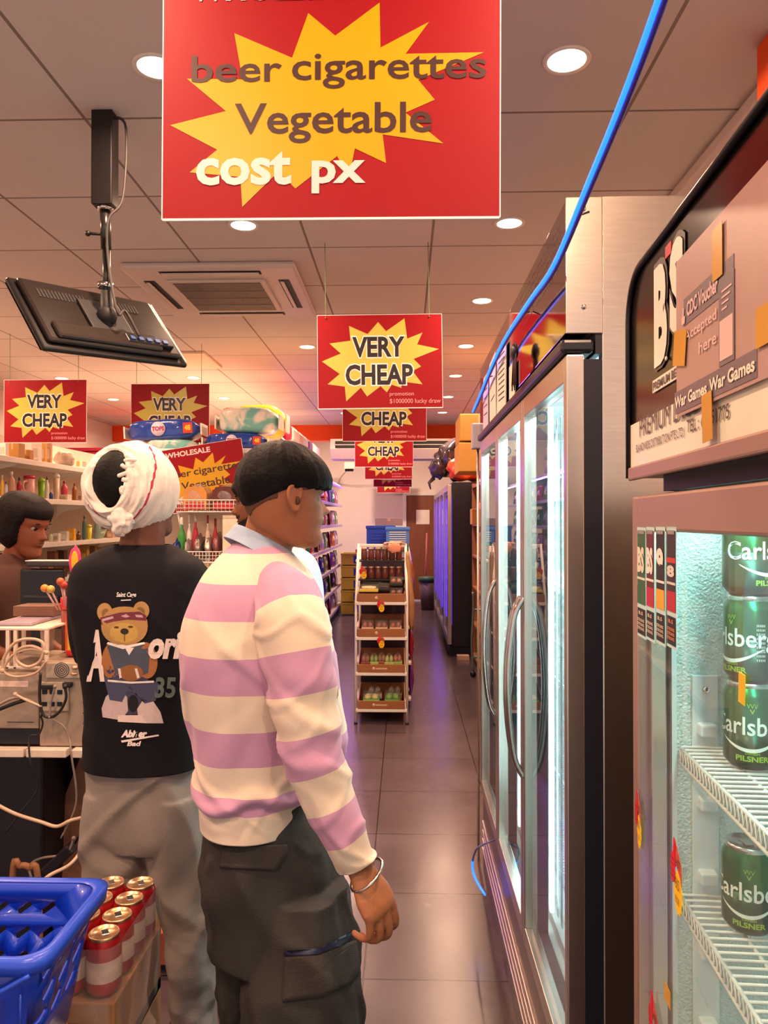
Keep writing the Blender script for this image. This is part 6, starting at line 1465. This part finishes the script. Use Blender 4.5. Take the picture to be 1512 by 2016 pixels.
# ---------------------------------------------------------------- black upright fridge with violet glowing doors
t = thing('black_fridge', 'tall black fridge with blue-violet glowing glass doors at the back right', 'fridge', (.50, 8.70, 0))
MB().box(.05, .72, 0, 4.2, .12, 2.03, .004).build('cabinet', m_blackm, t)
MB().box(.03, .72, .02, 4.18, 0, .12).build('plinth', m_gasket, t)
for k in range(4):
    y0 = .02+k*1.04; d_ = MB().box(-.0, .045, y0, y0+.05, .14, 2.0, .003).box(0, .045, y0+.97, y0+1.02, .14, 2.0, .003).box(.0, .045, y0+.05, y0+.97, .14, .22).box(0, .045, y0+.05, y0+.97, 1.93, 2.0).build('door', m_alu, t)
    MB().box(.02, .026, y0+.05, y0+.97, .22, 1.93).build('glass_pane', m_glass, d_)
    MB().box(.030, .042, y0+.10, y0+.14, .35, 1.86, .004).build('violet_tube', lamp_mat('violet_tube', (.10, .02, 1), 4.5), d_)
    MB().box(.030, .042, y0+.85, y0+.88, .35, 1.86, .004).build('violet_tube', lamp_mat('violet_tube', (.10, .02, 1), 4.5), d_)
l = bpy.data.lights.new('violet_light', 'AREA'); l.shape = 'RECTANGLE'; l.size = 1.4; l.size_y = 3.8; l.energy = 8; l.color = (.2, .06, 1)
lo = bpy.data.objects.new('tube_light', l); C.objects.link(lo); lo.parent = t; lo.location = (-.02, 2.1, 1.1); lo.rotation_euler = (0, math.radians(90), 0)
t = thing('black_bin_bag', 'crumpled black plastic bag on top of the black fridge', 'bag', (.52, 9.45, 2.09))
MB().ball((.10, 0, .26), .24, .25, .24, 40, disp=.28, seed=2).ball((-.10, -.1, .15), .12, .12, .13, 24, disp=.35, seed=6).build('bag_body', M('bin_bag_film', '#3a3236', .22, var=.3, bump=.6, bs=14, coat=.5), t)
MB().tube([(-.16, -.12, .02), (-.22, -.16, -.04), (-.2, -.17, -.12)], [.03, .02, .008]).build('loose_corner', M('bin_bag_film'), t)
t = thing('orange_plastic_bag', 'knotted orange plastic bag on the near corner of the black fridge', 'bag', (.76, 8.95, 2.04))
MB().ball((0, 0, .17), .25, .2, .16, 40, disp=.3, seed=9).build('bag_body', M('orange_film', '#e8542c', .35, var=.15, bump=.4, bs=16), t); MB().ball((-.02, 0, .30), .07, .05, .06, 20, disp=.6, seed=3).ball((.03, 0, .33), .04, .03, .05, 14, disp=.6, seed=4).build('knot', M('orange_film'), t)
carton((.66, 8.55, .0), .14, .1, .05, col_mat('d0a898'), 'crumpled pale pink bag end on the floor by the black fridge', 'litter', 'floor_litter', tape=False)
# dustbin and mop by the back door
t = thing('dustbin', 'dark green topped bin beside the back door', 'bin', (.40, 13.2, 0)); MB().lathe([(.0005, 0), (.11, 0), (.15, .5), (.0005, .5)], n=20).build('tub', M('bin_grey', '#5a4448', .5), t); MB().lathe([(.16, .5), (.16, .58), (.0005, .6)], n=20).build('lid', M('bin_green', '#3a5a3c', .5), t)
t = thing('mop', 'reddish mop handle standing by the back door bin', 'mop', (.36, 13.45, 0)); MB().tube([(0, 0, .1), (.04, .1, 1.35)], .018).build('handle', M('mop_red', '#a04a50', .5), t); MB().ball((0, 0, .08), .08, .08, .08, 14, disp=.3).build('mop_head', M('mop_grey', '#8a7a74', .9), t)
# ---------------------------------------------------------------- wooden wall shelf, cartons and trolley beyond the steel fridge
t = thing('wooden_shelf_unit', 'brown wooden shelf unit between the steel and the black fridge', 'shelving', (.76, 5.4, 0))
for y in (0, 1.0, 2.0, 3.05): MB().box(0, .46, y, y+.03, 0, 2.0, .002).build('upright', m_trayw, t)
for z in (.1, .45, .85, 1.2, 1.55, 1.97): MB().box(0, .46, .03, 3.08, z-.025, z, .002).build('shelf_board', m_trayw, t)
wc = [('c87040', 'orange brown'), ('a83a30', 'red'), ('b88a5a', 'tan'), ('8a4a2a', 'dark brown'), ('d8b080', 'light brown')]
for i, z in enumerate((.1, .45, .85, 1.2, 1.55)):
    for k in range(9):
        c = wc[(k+i*2) % 5]; yy = 5.4+(k//3)*1.0+.03+.18+.31*(k % 3); carton((.96-.02*(k % 2), yy, z+.001), .3, .27, .19+.03*(k % 3), col_mat(c[0], .6), '%s carton, %s along the %s board of the wooden shelf unit' % (c[1], ORD[k], ('lowest', 'second', 'third', 'fourth', 'top')[i]), tape=k % 2 == 0, group='cartons on the %s wooden board' % ('lowest', 'second', 'third', 'fourth', 'top')[i])
for k, (px0, px1, yt, yb, Y, lab) in enumerate(((925, 943, 822, 874, 6.1, 'upper of two tall tan cartons stacked beyond the steel fridge'), (923, 945, 876, 948, 6.1, 'lower of two tall tan cartons stacked beyond the steel fridge'))):
    a = at(px0, yb, Y); b = at(px1+12, yt, Y); carton(((a.x+b.x)/2, Y, max(1.972, a.z)), b.x-a.x+.2, .5, b.z-max(1.972, a.z)-.004, M('carton_yellow', '#c8954a', .8), lab)
a = at(917, 1044, 6.6); carton((a.x+.14, 6.75, 1.551), .16, .2, .14, m_card, 'small cardboard box sticking out of the wooden shelf unit'); 
t = thing('metal_trolley', 'grey blue metal trolley frame parked beside the black fridge', 'trolley', (.69, 7.6, 0))
m_tr = M('trolley_grey', '#7d8a90', .3, .6)
g = MB().tube(smooth_pts([(0, 0, .05), (-.012, 0, .35), (.005, 0, .7), (.0, 0, .86)], 5), .013).build('front_handle', m_tr, t); MB().tube([(.3, 0, .05), (.3, 0, .86)], .013).build('rear_post', m_tr, t)
for z in (.2, .68): MB().tube([(0, 0, z), (.3, 0, z)], .013).build('cross_bar', m_tr, t)
for x in (0, .3): MB().lathe([(.0005, -.012), (.03, -.012), (.03, .012), (.0005, .012)], (x, 0, .03), 14, 'Y').build('wheel', m_blackm, t)

# ---------------------------------------------------------------- checkout counter
CY = 2.34; cxr = at(196, 0, CY).x; cz = .872
m_lam = M('counter_laminate', '#6b4a3a', .5, var=.1, vs=3); m_slab = M('counter_edge_white', '#e2d0bd', .4)
t = thing('checkout_counter', 'checkout counter with a segmented white front edge behind the turbaned man', 'counter', (cxr, CY, 0))
MB().box(-2.0, 0, .02, .50, cz-.02, cz-.001, .002).build('top_board', m_lam, t)
for a, b in ((-1.8, at(59, 0, CY).x-cxr-.004), (at(61, 0, CY).x-cxr, at(139, 0, CY).x-cxr), (at(149, 0, CY).x-cxr, -.003)): MB().box(a, b, -.012, .02, cz-.024, cz+.002, .003).build('edge_segment', m_slab, t)
MB().box(-2.0, -.03, .44, .48, .0, cz-.02).build('modesty_panel', M('panel_brown', '#7a5240', .6, var=.12, vs=4), t)
MB().box(-.03, 0, .40, .44, 0, cz-.02).build('side_panel', M('panel_brown'), t)
# a strut and a board leaning under the counter
t = thing('brown_board', 'brown board leaning diagonally under the counter', 'board', (at(135, 0, 2.6).x+.06, 2.66, .0)); MB().obox(Vector((0, 0, .42)), .30, .02, .80, ry=.35, rx=-.08, bev=.003).build('board', M('board_tan', '#8f6049', .55), t); MB().obox(Vector((.02, -.014, .45)), .004, .004, .80, ry=.75).build('edge_line', m_card, t)
x0 = at(-60, 0, 2.5).x; x1 = at(92, 0, 2.5).x
t = thing('black_cabinet', 'black steel cabinet standing under the counter at the picture edge', 'cabinet', ((x0+x1)/2, 2.62, .0)); w = (x1-x0)/2; MB().box(-w, w, -.12, .12, 0.18, .83, .01).build('body', m_blackm, t); MB().box(-w-.02, w+.05, -.14, .12, .14, .18, .01).build('base', m_gasket, t)
for s in (-1, 1): MB().lathe([(.0005, 0), (.02, 0), (.02, .14), (.0005, .14)], (s*w*.8, 0, 0), 12).build('foot', m_gasket, t)
# computers
m_pc = M('computer_steel', '#a8937f', .42, .35, var=.06, vs=5); m_pcl = M('computer_light', '#c0ad98', .4, .3)
def cz_(y, Y=CY+.02): return at(0, y, Y).z
def cx_p(px, Y=CY+.02): return at(px, 1022, Y).x
a, b = cx_p(-70), cx_p(78)
t = thing('desktop_computer', 'left beige computer case lying on a black base on the counter', 'computer', ((a+b)/2, CY+.24, cz+.002)); w = (b-a)/2
MB().box(-w, w, -.21, .2, 0, .055, .004).build('black_base', m_blackm, t); MB().box(-w, w, -.22, .2, .056, cz_(1325)-cz-.002, .004).build('case', m_pc, t)
MB().box(-w*.02, w*.72, -.2215, -.2200, .19, .208).build('label_sticker', col_mat('e8c8b8'), t); MB().box(w*.985-.10, w*.985-.015, -.2215, -.22, .076, .078).build('seam', m_gasket, t)
a, b = cx_p(79.5), cx_p(186)
t = thing('desktop_computer', 'right beige computer case seen from its back with cables plugged in', 'computer', ((a+b)/2, CY+.24, cz+.002)); w = (b-a)/2; hh = cz_(1302)-cz
MB().box(-w, w, -.22, .2, 0, hh, .004).build('case', m_pc, t)
MB().box(-w*.75, w*.95, -.226, -.2201, hh*.80, hh*.985, .003).build('power_supply', m_pcl, t)
g = MB()
for r_ in (.004, .010, .016, .022): g.lathe([(r_, -.001), (r_+.0018, -.001), (r_+.0018, .0), (r_, .0)], (-w*.15, -.2265, hh*.9), 24, 'Y', cap=False)
g.build('fan_grille', m_gasket, t)
MB().ball((w*.35, -.232, hh*.93), .010, .008, .007, 12).ball((w*.32, -.232, hh*.86), .012, .008, .005, 12).build('plug', M('plug_copper', '#c89a7a', .25, .6), t)
MB().box(-w*.95, w*.1, -.2275, -.2202, hh*.42, hh*.76, .002).build('port_plate', m_pcl, t)
for k in range(6): MB().box(-w*.86+w*.28*(k % 3), -w*.68+w*.28*(k % 3), -.231, -.2276, hh*(.62-.14*(k//3)), hh*(.67-.14*(k//3)), .001).build('port', m_gasket, t)
MB().box(-w*.9, -w*.4, -.24, -.2276, hh*.68, hh*.73, .003).build('connector', m_blackm, t); MB().box(-w*.1, w*.25, -.236, -.2202, hh*.70, hh*.76, .004).build('connector', m_blackm, t)
for k in range(5): MB().box(w*.6, w*.85, -.2215, -.2201, hh*(.15+.12*k), hh*(.16+.12*k)).build('slot', m_gasket, t)
def cable(pts, r, mat, lab, name='cable', Y=None):
    P = [at(*q) for q in pts]; o = thing(name, lab, 'cable', P[0]); MB().tube(smooth_pts([p-P[0] for p in P], 6), r, 8).build('cord', mat, o); MB().ball((0, 0, 0), r*1.8, n=8).build('plug', mat, o); return o
m_cg = M('cable_cream', '#c8a88c', .5); m_cb = M('cable_black', '#1c1817', .5); m_cgr = M('cable_grey', '#8a7a70', .5)
F = CY-.03
cable([(108, 1352, F), (100, 1385, F), (98, 1410, F)], .0035, m_cgr, 'thin grey cable hanging from the plug of the right computer')
cable([(128, 1352, F), (130, 1375, F), (118, 1400, F), (100, 1412, F), (84, 1405, F), (78, 1370, F), (80, 1325, F)], .0045, m_cb, 'black looped cable hanging across the right computer')
cable([(98, 1412, F), (125, 1430, F), (136, 1455, F), (141, 1490, F-.02), (150, 1580, F), (120, 1650, F)], .003, m_cgr, 'grey cable drooping from the computer over the white edge')
cable([(80, 1410, F), (84, 1425, F), (76, 1446, F), (58, 1452, F), (60, 1500, F-.02), (75, 1550, F), (40, 1600, F), (10, 1640, F)], .003, m_cb, 'thin black cable running down past the white counter edge')
cable([(-10, 1400, F), (20, 1388, F), (50, 1378, F)], .006, m_cb, 'thick black cable lying across the left computer')
cable([(-10, 1392, F-.01), (25, 1375, F), (55, 1378, F), (78, 1392, F)], .0045, m_cgr, 'grey cable lying across the left computer')
cable([(30, 1367, F-.01), (55, 1380, F-.01), (82, 1391, F)], .004, m_cg, 'short cream cable across the left computer')
cable([(5, 1320, F), (8, 1295, F), (30, 1265, F), (62, 1258, F), (85, 1268, F), (80, 1300, F), (55, 1313, F), (33, 1300, F), (35, 1280, F), (62, 1272, F), (92, 1285, F)], .005, m_cg, 'coiled cream cable in front of the white wire frame')
cable([(92, 1285, F), (60, 1278, F), (25, 1290, F), (8, 1320, F), (30, 1332, F), (70, 1325, F), (92, 1300, F)], .004, m_cg, 'second cream coil over the top of the left computer')
cable([(-10, 1582, 2.3), (30, 1602, 2.3), (80, 1618, 2.3), (112, 1627, 2.3), (140, 1615, 2.3), (176, 1607, 2.35)], .0055, m_cg, 'cream cable slung across the space under the counter')
cable([(173, 1628, 2.32), (168, 1660, 2.3), (140, 1700, 2.25), (100, 1722, 2.2), (80, 1738, 2.2)], .0055, m_cg, 'cream cable curving down to the blue basket')
cable([(145, 1650, 2.4), (130, 1680, 2.4), (80, 1690, 2.4), (58, 1705, 2.4), (62, 1730, 2.4)], .004, m_cgr, 'grey cable looping near the floor under the counter')
cable([(170, 1640, 2.35), (172, 1680, 2.33), (166, 1735, 2.3)], .006, m_cg, 'tan cable hanging beside the grey trousers')
cable([(18, 2040, 2.3), (25, 1722, 2.3), (40, 1705, 2.3), (58, 1708, 2.3), (75, 1735, 2.3), (80, 2040, 2.3)], .010, M('cable_tan', '#8a5a3c', .6), 'bundle of brown cable on the floor by the basket')
t = thing('black_power_strip', 'black power strip hanging slanted under the counter', 'power strip', at(118, 1690, 2.42)); MB().obox(Vector((0, 0, 0)), .12, .05, .035, ry=-.75, bev=.006).build('body', m_blackm, t); MB().tube([(.05, 0, .05), (.10, 0, .14)], .004).build('cord', m_cb, t)
# white wire-frame riser with things on top
a, b = cx_p(-40, CY+.06), cx_p(97, CY+.06); zb, zt_ = cz_(1322)+.004, cz_(1243)
t = thing('white_riser', 'white open-framed riser standing on the left computer', 'riser', ((a+b)/2, CY+.2, zb)); w = (b-a)/2; h = zt_-zb
for x in (-w, -w*.1, w*.12, w): MB().box(x-.006, x+.006, -.16, -.148, 0, h, .002).build('leg', m_slab, t)
for x in (-w, w): MB().box(x-.006, x+.006, .14, .152, 0, h, .002).build('leg', m_slab, t)
MB().box(-w-.006, w+.006, -.16, .15, h, h+.008, .002).build('top_board', m_slab, t); MB().box(-w-.006, w+.006, -.16, -.148, 0, .008, .002).build('bottom_rail', m_slab, t)
MB().box(-w*.6, w*.4, -.12, .10, h+.009, h+.020, .003).build('flat_tray', M('lilac_plastic', '#a898a8', .3), t)
carton((cx_p(60, CY+.2), CY+.27, zt_+.022), .14, .1, .035, M('box_terracotta', '#7a5642', .6), 'low terracotta box on the white riser', tape=False)
t = thing('cream_cup', 'cream cup beside the red canister', 'cup', (cx_p(100, CY+.22), CY+.2, cz_(1302)+.005)); MB().lathe([(.0005, 0), (.02, 0), (.024, .085), (.022, .085), (.018, .004), (.0005, .004)], n=20).build('cup_body', m_cream, t); MB().lathe([(.0245, .08), (.0245, .086), (.022, .086)], n=20, cap=False).build('rim', m_cream, t)
# red candy canisters with lollipops
m_rc = M('canister_red', '#d01424', .3, var=.08, coat=.3); zc = cz_(1300)+.005
t = thing('lollipop_canister', 'tall red lollipop canister standing on the right computer', 'canister', (cx_p(126), CY+.10, zc)); hc = cz_(1198)-zc
MB().lathe([(.0005, 0), (.026, 0), (.028, .01), (.028, hc*.8), (.024, hc*.85), (.024, hc), (.021, hc), (.021, hc-.02), (.0005, hc-.02)], n=24).build('body', m_rc, t)
MB().lathe([(.0285, hc*.1), (.0286, hc*.72)], n=24, cap=False).build('orange_print', M('print_orange', '#e05a1c', .4, var=.5, vs=22), t)
MB().box(-.010, .010, -.0298, -.0288, hc*.12, hc*.6).build('yellow_print', M('print_yellow', '#e8a828', .4, var=.4, vs=30), t)
for k, (px, py, q) in enumerate(((88, 1158, (114, 1193)), (100, 1160, (120, 1193)), (119, 1145, (128, 1186)), (125, 1152, (130, 1186)))):
    p = at(px, py, CY+.08); q = at(q[0], q[1]+8, CY+.10); o = thing('lollipop', '%s lollipop sticking out of the red canister' % ('leftmost orange', 'second yellowish', 'taller orange topped', 'rightmost red')[k], 'lollipop', q)
    MB().ball(p-q, .013, n=14).build('candy', col_mat(('d88a3a', 'c8a850', 'c05a30', 'b03a2a')[k], .2), o); MB().tube([(0, 0, 0), p-q], .003).build('stick', M('stick_pink', '#d8a8a0', .4), o)
t = thing('red_pouch', 'red pouch leaning right of the lollipop canister', 'pouch', (cx_p(150), CY+.13, zc)); MB().prism([(-.03, 0), (.035, 0), (.032, .03), (-.004, .09), (-.02, .12), (-.03, .10)], (0, 0, 0), (1, 0, 0), (0, 0, 1), -.02).build('pouch_body', m_rc, t, recalc=True); MB().box(-.012, .012, -.0215, -.0205, .02, .05).build('print', col_mat('e8b8a8'), t)
t = thing('clear_canister', 'clear canister with a red lid behind the lollipop canister', 'canister', (cx_p(137, CY+.19), CY+.19, zc)); MB().lathe([(.0005, 0), (.024, 0), (.026, .14), (.0005, .14)], n=20).build('jar_body', M('smoky_red', '#8a4a40', .25, var=.4, vs=25), t); MB().lathe([(.028, .14), (.028, .18), (.0005, .182)], n=20).build('lid', m_rc, t)
# checkout monitor behind the computers, small things around it
p = at(80, 1180, CY+.46)
t = thing('checkout_monitor', 'black checkout monitor seen from behind with a blue light', 'monitor', (p.x, CY+.475, cz+.001)); zz = at(0, 1120, CY+.46).z-cz
MB().obox(Vector((0, 0, zz-.115)), .17, .025, .23, bev=.01).build('screen_back', m_blackm, t); MB().obox(Vector((.0, -.015, zz-.16)), .14, .02, .12, bev=.008).build('rear_housing', m_gasket, t)
MB().box(-.04, .04, -.012, .012, .02, zz-.2, .004).build('stand', m_blackm, t); MB().box(-.10, .10, -.022, .02, 0, .02, .006).build('foot', m_blackm, t)
MB().ball((-.062, -.016, zz-.225), .006, .004, .006, 10).build('power_light', lamp_mat('blue_dot', (.02, .2, 1), 4), t)
t = thing('paper_tray', 'dark flat tray with a white rim lying on top of the black monitor', 'tray', (p.x+.02, CY+.475, cz+zz+.009)); MB().box(-.07, .12, -.03, .03, .0, .02, .006).build('tray_body', M('slate_plastic', '#3a3434', .4), t); MB().box(-.072, .122, -.032, .032, .0205, .024, .001).build('rim', m_white, t)
zp = cz_(1302)+.004
p = at(148, 1138, CY+.26); t = thing('candy_bag', 'bright pink, yellow and red candy bag standing among the checkout equipment', 'candy', p)
g = MB(); g.ball((0, 0, .055), .022, .012, .058, 20, disp=.2, seed=3); g.build('pouch', M('candy_pink', '#e03a78', .3, var=.35, vs=14), t); MB().ball((.002, -.009, .06), .013, .006, .036, 16).build('yellow_patch', M('candy_yellow', '#f0b828', .35), t); MB().ball((.012, -.008, .02), .012, .006, .02, 12).build('red_patch', m_rc, t); MB().tube([(0, .012, .01), (0, .012, zp-p.z)], .005).build('stand', m_blackm, t)
p = at(170, 1112, CY+.36); t = thing('white_paper_stack', 'white sheets of paper jutting out behind the candy bag', 'paper', (p.x, p.y, zp)); MB().obox(Vector((0, 0, p.z-zp)), .08, .08, .012, rz=.4, bev=.002).build('sheets', m_paper, t); MB().box(-.015, .015, -.015, .015, 0, p.z-zp-.007, .002).build('stand', m_blackm, t)

# ---------------------------------------------------------------- blue shopping basket, canned drinks, floor boxes
m_bb = M('basket_blue', '#0c36b4', .32, var=.06, coat=.3); m_bbr = M('basket_rim_blue', '#2347c0', .3)
Yb, Yf = 1.40, 1.156; zr = .915; xr = at(203, 1735, Yb).x; zbm = .70; wB = .40
t = thing('shopping_basket', 'blue plastic shopping basket in the lower left corner', 'basket', (xr-wB/2, (Yb+Yf)/2, zbm))
hh = zr-zbm; hw, hd = wB/2, (Yb-Yf)/2; tp = .035
def ringp(x, y, z, r=.04, n=5):
    out = []
    for sx_, sy_, a0 in ((1, 1, 0), (-1, 1, PI/2), (-1, -1, PI), (1, -1, 3*PI/2)):
        for k in range(n+1): a = a0+PI/2*k/n; out.append(Vector((sx_*(x-r)+r*math.cos(a), sy_*(y-r)+r*math.sin(a), z)))
    return out
# walls: back, left, front plain; slots are cut in the right wall and the front wall
g = MB(); B0 = ringp(hw-tp, hd-tp, 0); B1 = ringp(hw, hd, hh); R0_ = [B0, [p.lerp(q, .33) for p, q in zip(B0, B1)], [p.lerp(q, .66) for p, q in zip(B0, B1)], B1]
g.rings(R0_, cap=False)
try: g.bm.faces.new([v for v in g.bm.verts][:len(B0)][::-1])
except Exception: pass
o = g.build('basket_shell', m_bb, t); m_ = o.modifiers.new('thickness', 'SOLIDIFY'); m_.thickness = .003
# slotted window: darker slots as see-through cut-outs made by boolean
cut = MB()
for r_ in range(3):
    for c_ in range(5):
        y = -hd*.62+c_*.052+(r_ % 2)*.012; z = hh*.42+r_*.042
        cut.obox(Vector((hw-.014, y, z)), .12, .034, .009, rx=.62, bev=.0025)
for r_ in range(3):
    for c_ in range(4):
        x = hw-.10-c_*.045; z = hh*.40+r_*.042; cut.obox(Vector((x, -hd+.012, z)), .030, .12, .009, ry=-.62, bev=.0025)
for r_ in range(3):
    for c_ in range(4):
        x = hw-.10-c_*.045; z = hh*.40+r_*.042; cut.obox(Vector((x, hd-.012, z)), .030, .12, .009, ry=-.62, bev=.0025)
co = cut.build('cutter', m_bb); co.location = t.location
bo = o.modifiers.new('slots', 'BOOLEAN'); bo.operation = 'DIFFERENCE'; bo.object = co; bo.solver = 'EXACT'
bpy.context.view_layer.update()
m2 = bpy.data.meshes.new_from_object(o.evaluated_get(bpy.context.evaluated_depsgraph_get())); o.modifiers.clear(); o.data = m2; bpy.data.objects.remove(co)
g = MB(); rr = [ringp(hw+.002, hd+.002, hh-.022), ringp(hw+.014, hd+.014, hh-.022), ringp(hw+.016, hd+.016, hh), ringp(hw+.004, hd+.004, hh+.004), ringp(hw-.004, hd-.004, hh)]
g.rings(rr, cap=False); g.build('rim', m_bbr, t)
g = MB()
for k in range(7): g.tube([(hw-.03-.05*k, -hd-.001, .10), (hw-.03-.05*k, -hd-.001, .16)], .002, 5)
g.tube(smooth_pts([(-hw, -hd-.016, hh-.03), (-hw*.3, -hd-.02, hh-.075), (hw*.5, -hd-.018, hh-.06), (hw*.95, -hd-.012, hh-.02)], 6), .004); g.build('carrying_handle', m_bbr, t)
carton((xr-wB/2-.01, (Yb+Yf)/2, 0), .32, .18, .698, m_card, 'cardboard carton under the blue shopping basket', name='carton')
# cans
m_sodab = M('soda_red', '#a81c20', .3, .4, var=.4, vs=20); m_gold = M('lid_gold', '#c9a27c', .3, .9)
def soda(loc, lab):
    o = thing('drink_can', lab, 'can', loc); R0 = .033
    MB().lathe([(.0005, .0), (.025, .0), (.0325, .010), (R0, .015), (R0, .094), (.0300, .103), (.0285, .106), (.0285, .108)], n=28).build('body', m_sodab, o)
    l_ = MB().lathe([(.0285, .106), (.0295, .110), (.0285, .1125), (.0268, .1125), (.0262, .1088), (.0005, .109)], n=28, cap=False).build('lid', m_gold, o)
    MB().obox(Vector((0, .004, .1098)), .013, .02, .0012, rz=.5, bev=.0005).build('pull_tab', m_calu, l_)
    MB().lathe([(R0+.0003, .03), (R0+.0003, .07)], n=28, cap=False).build('pale_print', M('soda_print', '#c8a898', .4, var=.5, vs=40), o); return o
xs = (-.585, -.651); ys = (1.445, 1.511, 1.577, 1.643); zc = .797-.1125
first = None
for i, y in enumerate(ys):
    for j, x in enumerate(xs):
        lab = '%s gold-lidded red drink can of the %s column in the shrink-wrapped pack' % (('nearest', 'second', 'third', 'farthest')[i], ('right', 'left')[j])
        if first is None: first = soda((x, y, zc), lab)
        else: c = copy_tree(first); c.location = (x, y, zc); c['label'] = lab; c['group'] = 'cans of the shrink-wrapped pack'
first['group'] = 'cans of the shrink-wrapped pack'
cxk, cyk = (xs[0]+xs[1])/2, (ys[0]+ys[-1])/2
t = thing('drinks_carton', 'open cardboard tray stack under the gold-lidded cans', 'carton', (cxk, cyk, 0)); MB().box(-.068, .068, -.136, .136, zc-.14, zc-.002, .003).build('upper_case', M('case_brown', '#9a6a42', .7, var=.3, vs=9), t)
for k, z in enumerate((.0, .145, .29, .435)): MB().box(-.068, .068, -.136, .136, z, z+.14, .003).build('case', m_card if k % 2 else M('case_brown'), t)
MB().box(-.06, .0, -.1375, -.1365, zc-.1, zc-.04).build('printed_panel', col_mat('8a2a30'), t)
t = thing('shrink_wrap', 'wrinkled clear shrink wrap around the pack of drink cans', 'wrap', (cxk, cyk, zc-.14))
g = MB(); rr = []
for i in range(15):
    u = i/14; z = -.42+.66*u; rr.append([Vector((p.x*(1+.03*noise.noise(Vector((p.x*30, p.y*30, z*25)))), p.y*(1+.02*noise.noise(Vector((p.y*30, p.x*30, z*25+9)))), z)) for p in ringp(.071+.003*math.sin(u*17), .140+.002*math.sin(u*23), 0, .03, 4)])
g.rings(rr, cap=False); g.build('film', glass('shrink_film', (.94, .93, .94), haze=.10, rough=.06), t)
bottle((at(150, 2016, 1.36).x, 1.37, .0), .03, .66, M('bottle_green', '#0f5a34', .2), m_white, 'green bottle between the basket and the cans at the bottom edge')
# low display box seen between the legs of the turbaned man
a = at(276, 1935, 2.62); b = at(352, 1838, 2.62)
t = thing('terracotta_bin', 'terracotta coloured open display box on the floor seen between the grey trouser legs', 'box', ((a.x+b.x)/2+.0, 2.75, 0)); w = (b.x-a.x)/2+.06; h = b.z
MB().box(-w, w, -.13, -.12, .03, h+.0, .002).build('front_board', M('terracotta_board', '#b5583c', .55), t); MB().box(-w, w, -.12, .13, .03, .05).build('base_board', M('terracotta_board'), t); MB().box(-w, -w+.01, -.12, .13, .05, h).build('side_board', M('terracotta_board'), t); MB().box(w-.01, w, -.12, .13, .05, h).build('side_board', M('terracotta_board'), t); MB().box(-w+.02, w-.02, -.10, .11, 0, .03).build('plinth', m_gasket, t)
for k, (p0, p1, yt, c, nm) in enumerate(((294, 314, 1745, 'd8a82a', 'tall yellow packet'), (316, 334, 1760, '6a2a4a', 'dark purple packet with pink print'), (336, 352, 1770, 'b04a5a', 'rose packet'))):
    a = at(p0, 1838, 2.68); b = at(p1, yt, 2.68); packet(((a.x+b.x)/2, 2.70+.01*k, .055), b.x-a.x, b.z-.055, col_mat(c), col_mat('d89a9a' if k else 'e8c040'), nm+' standing in the terracotta floor box', name='tall_packet')
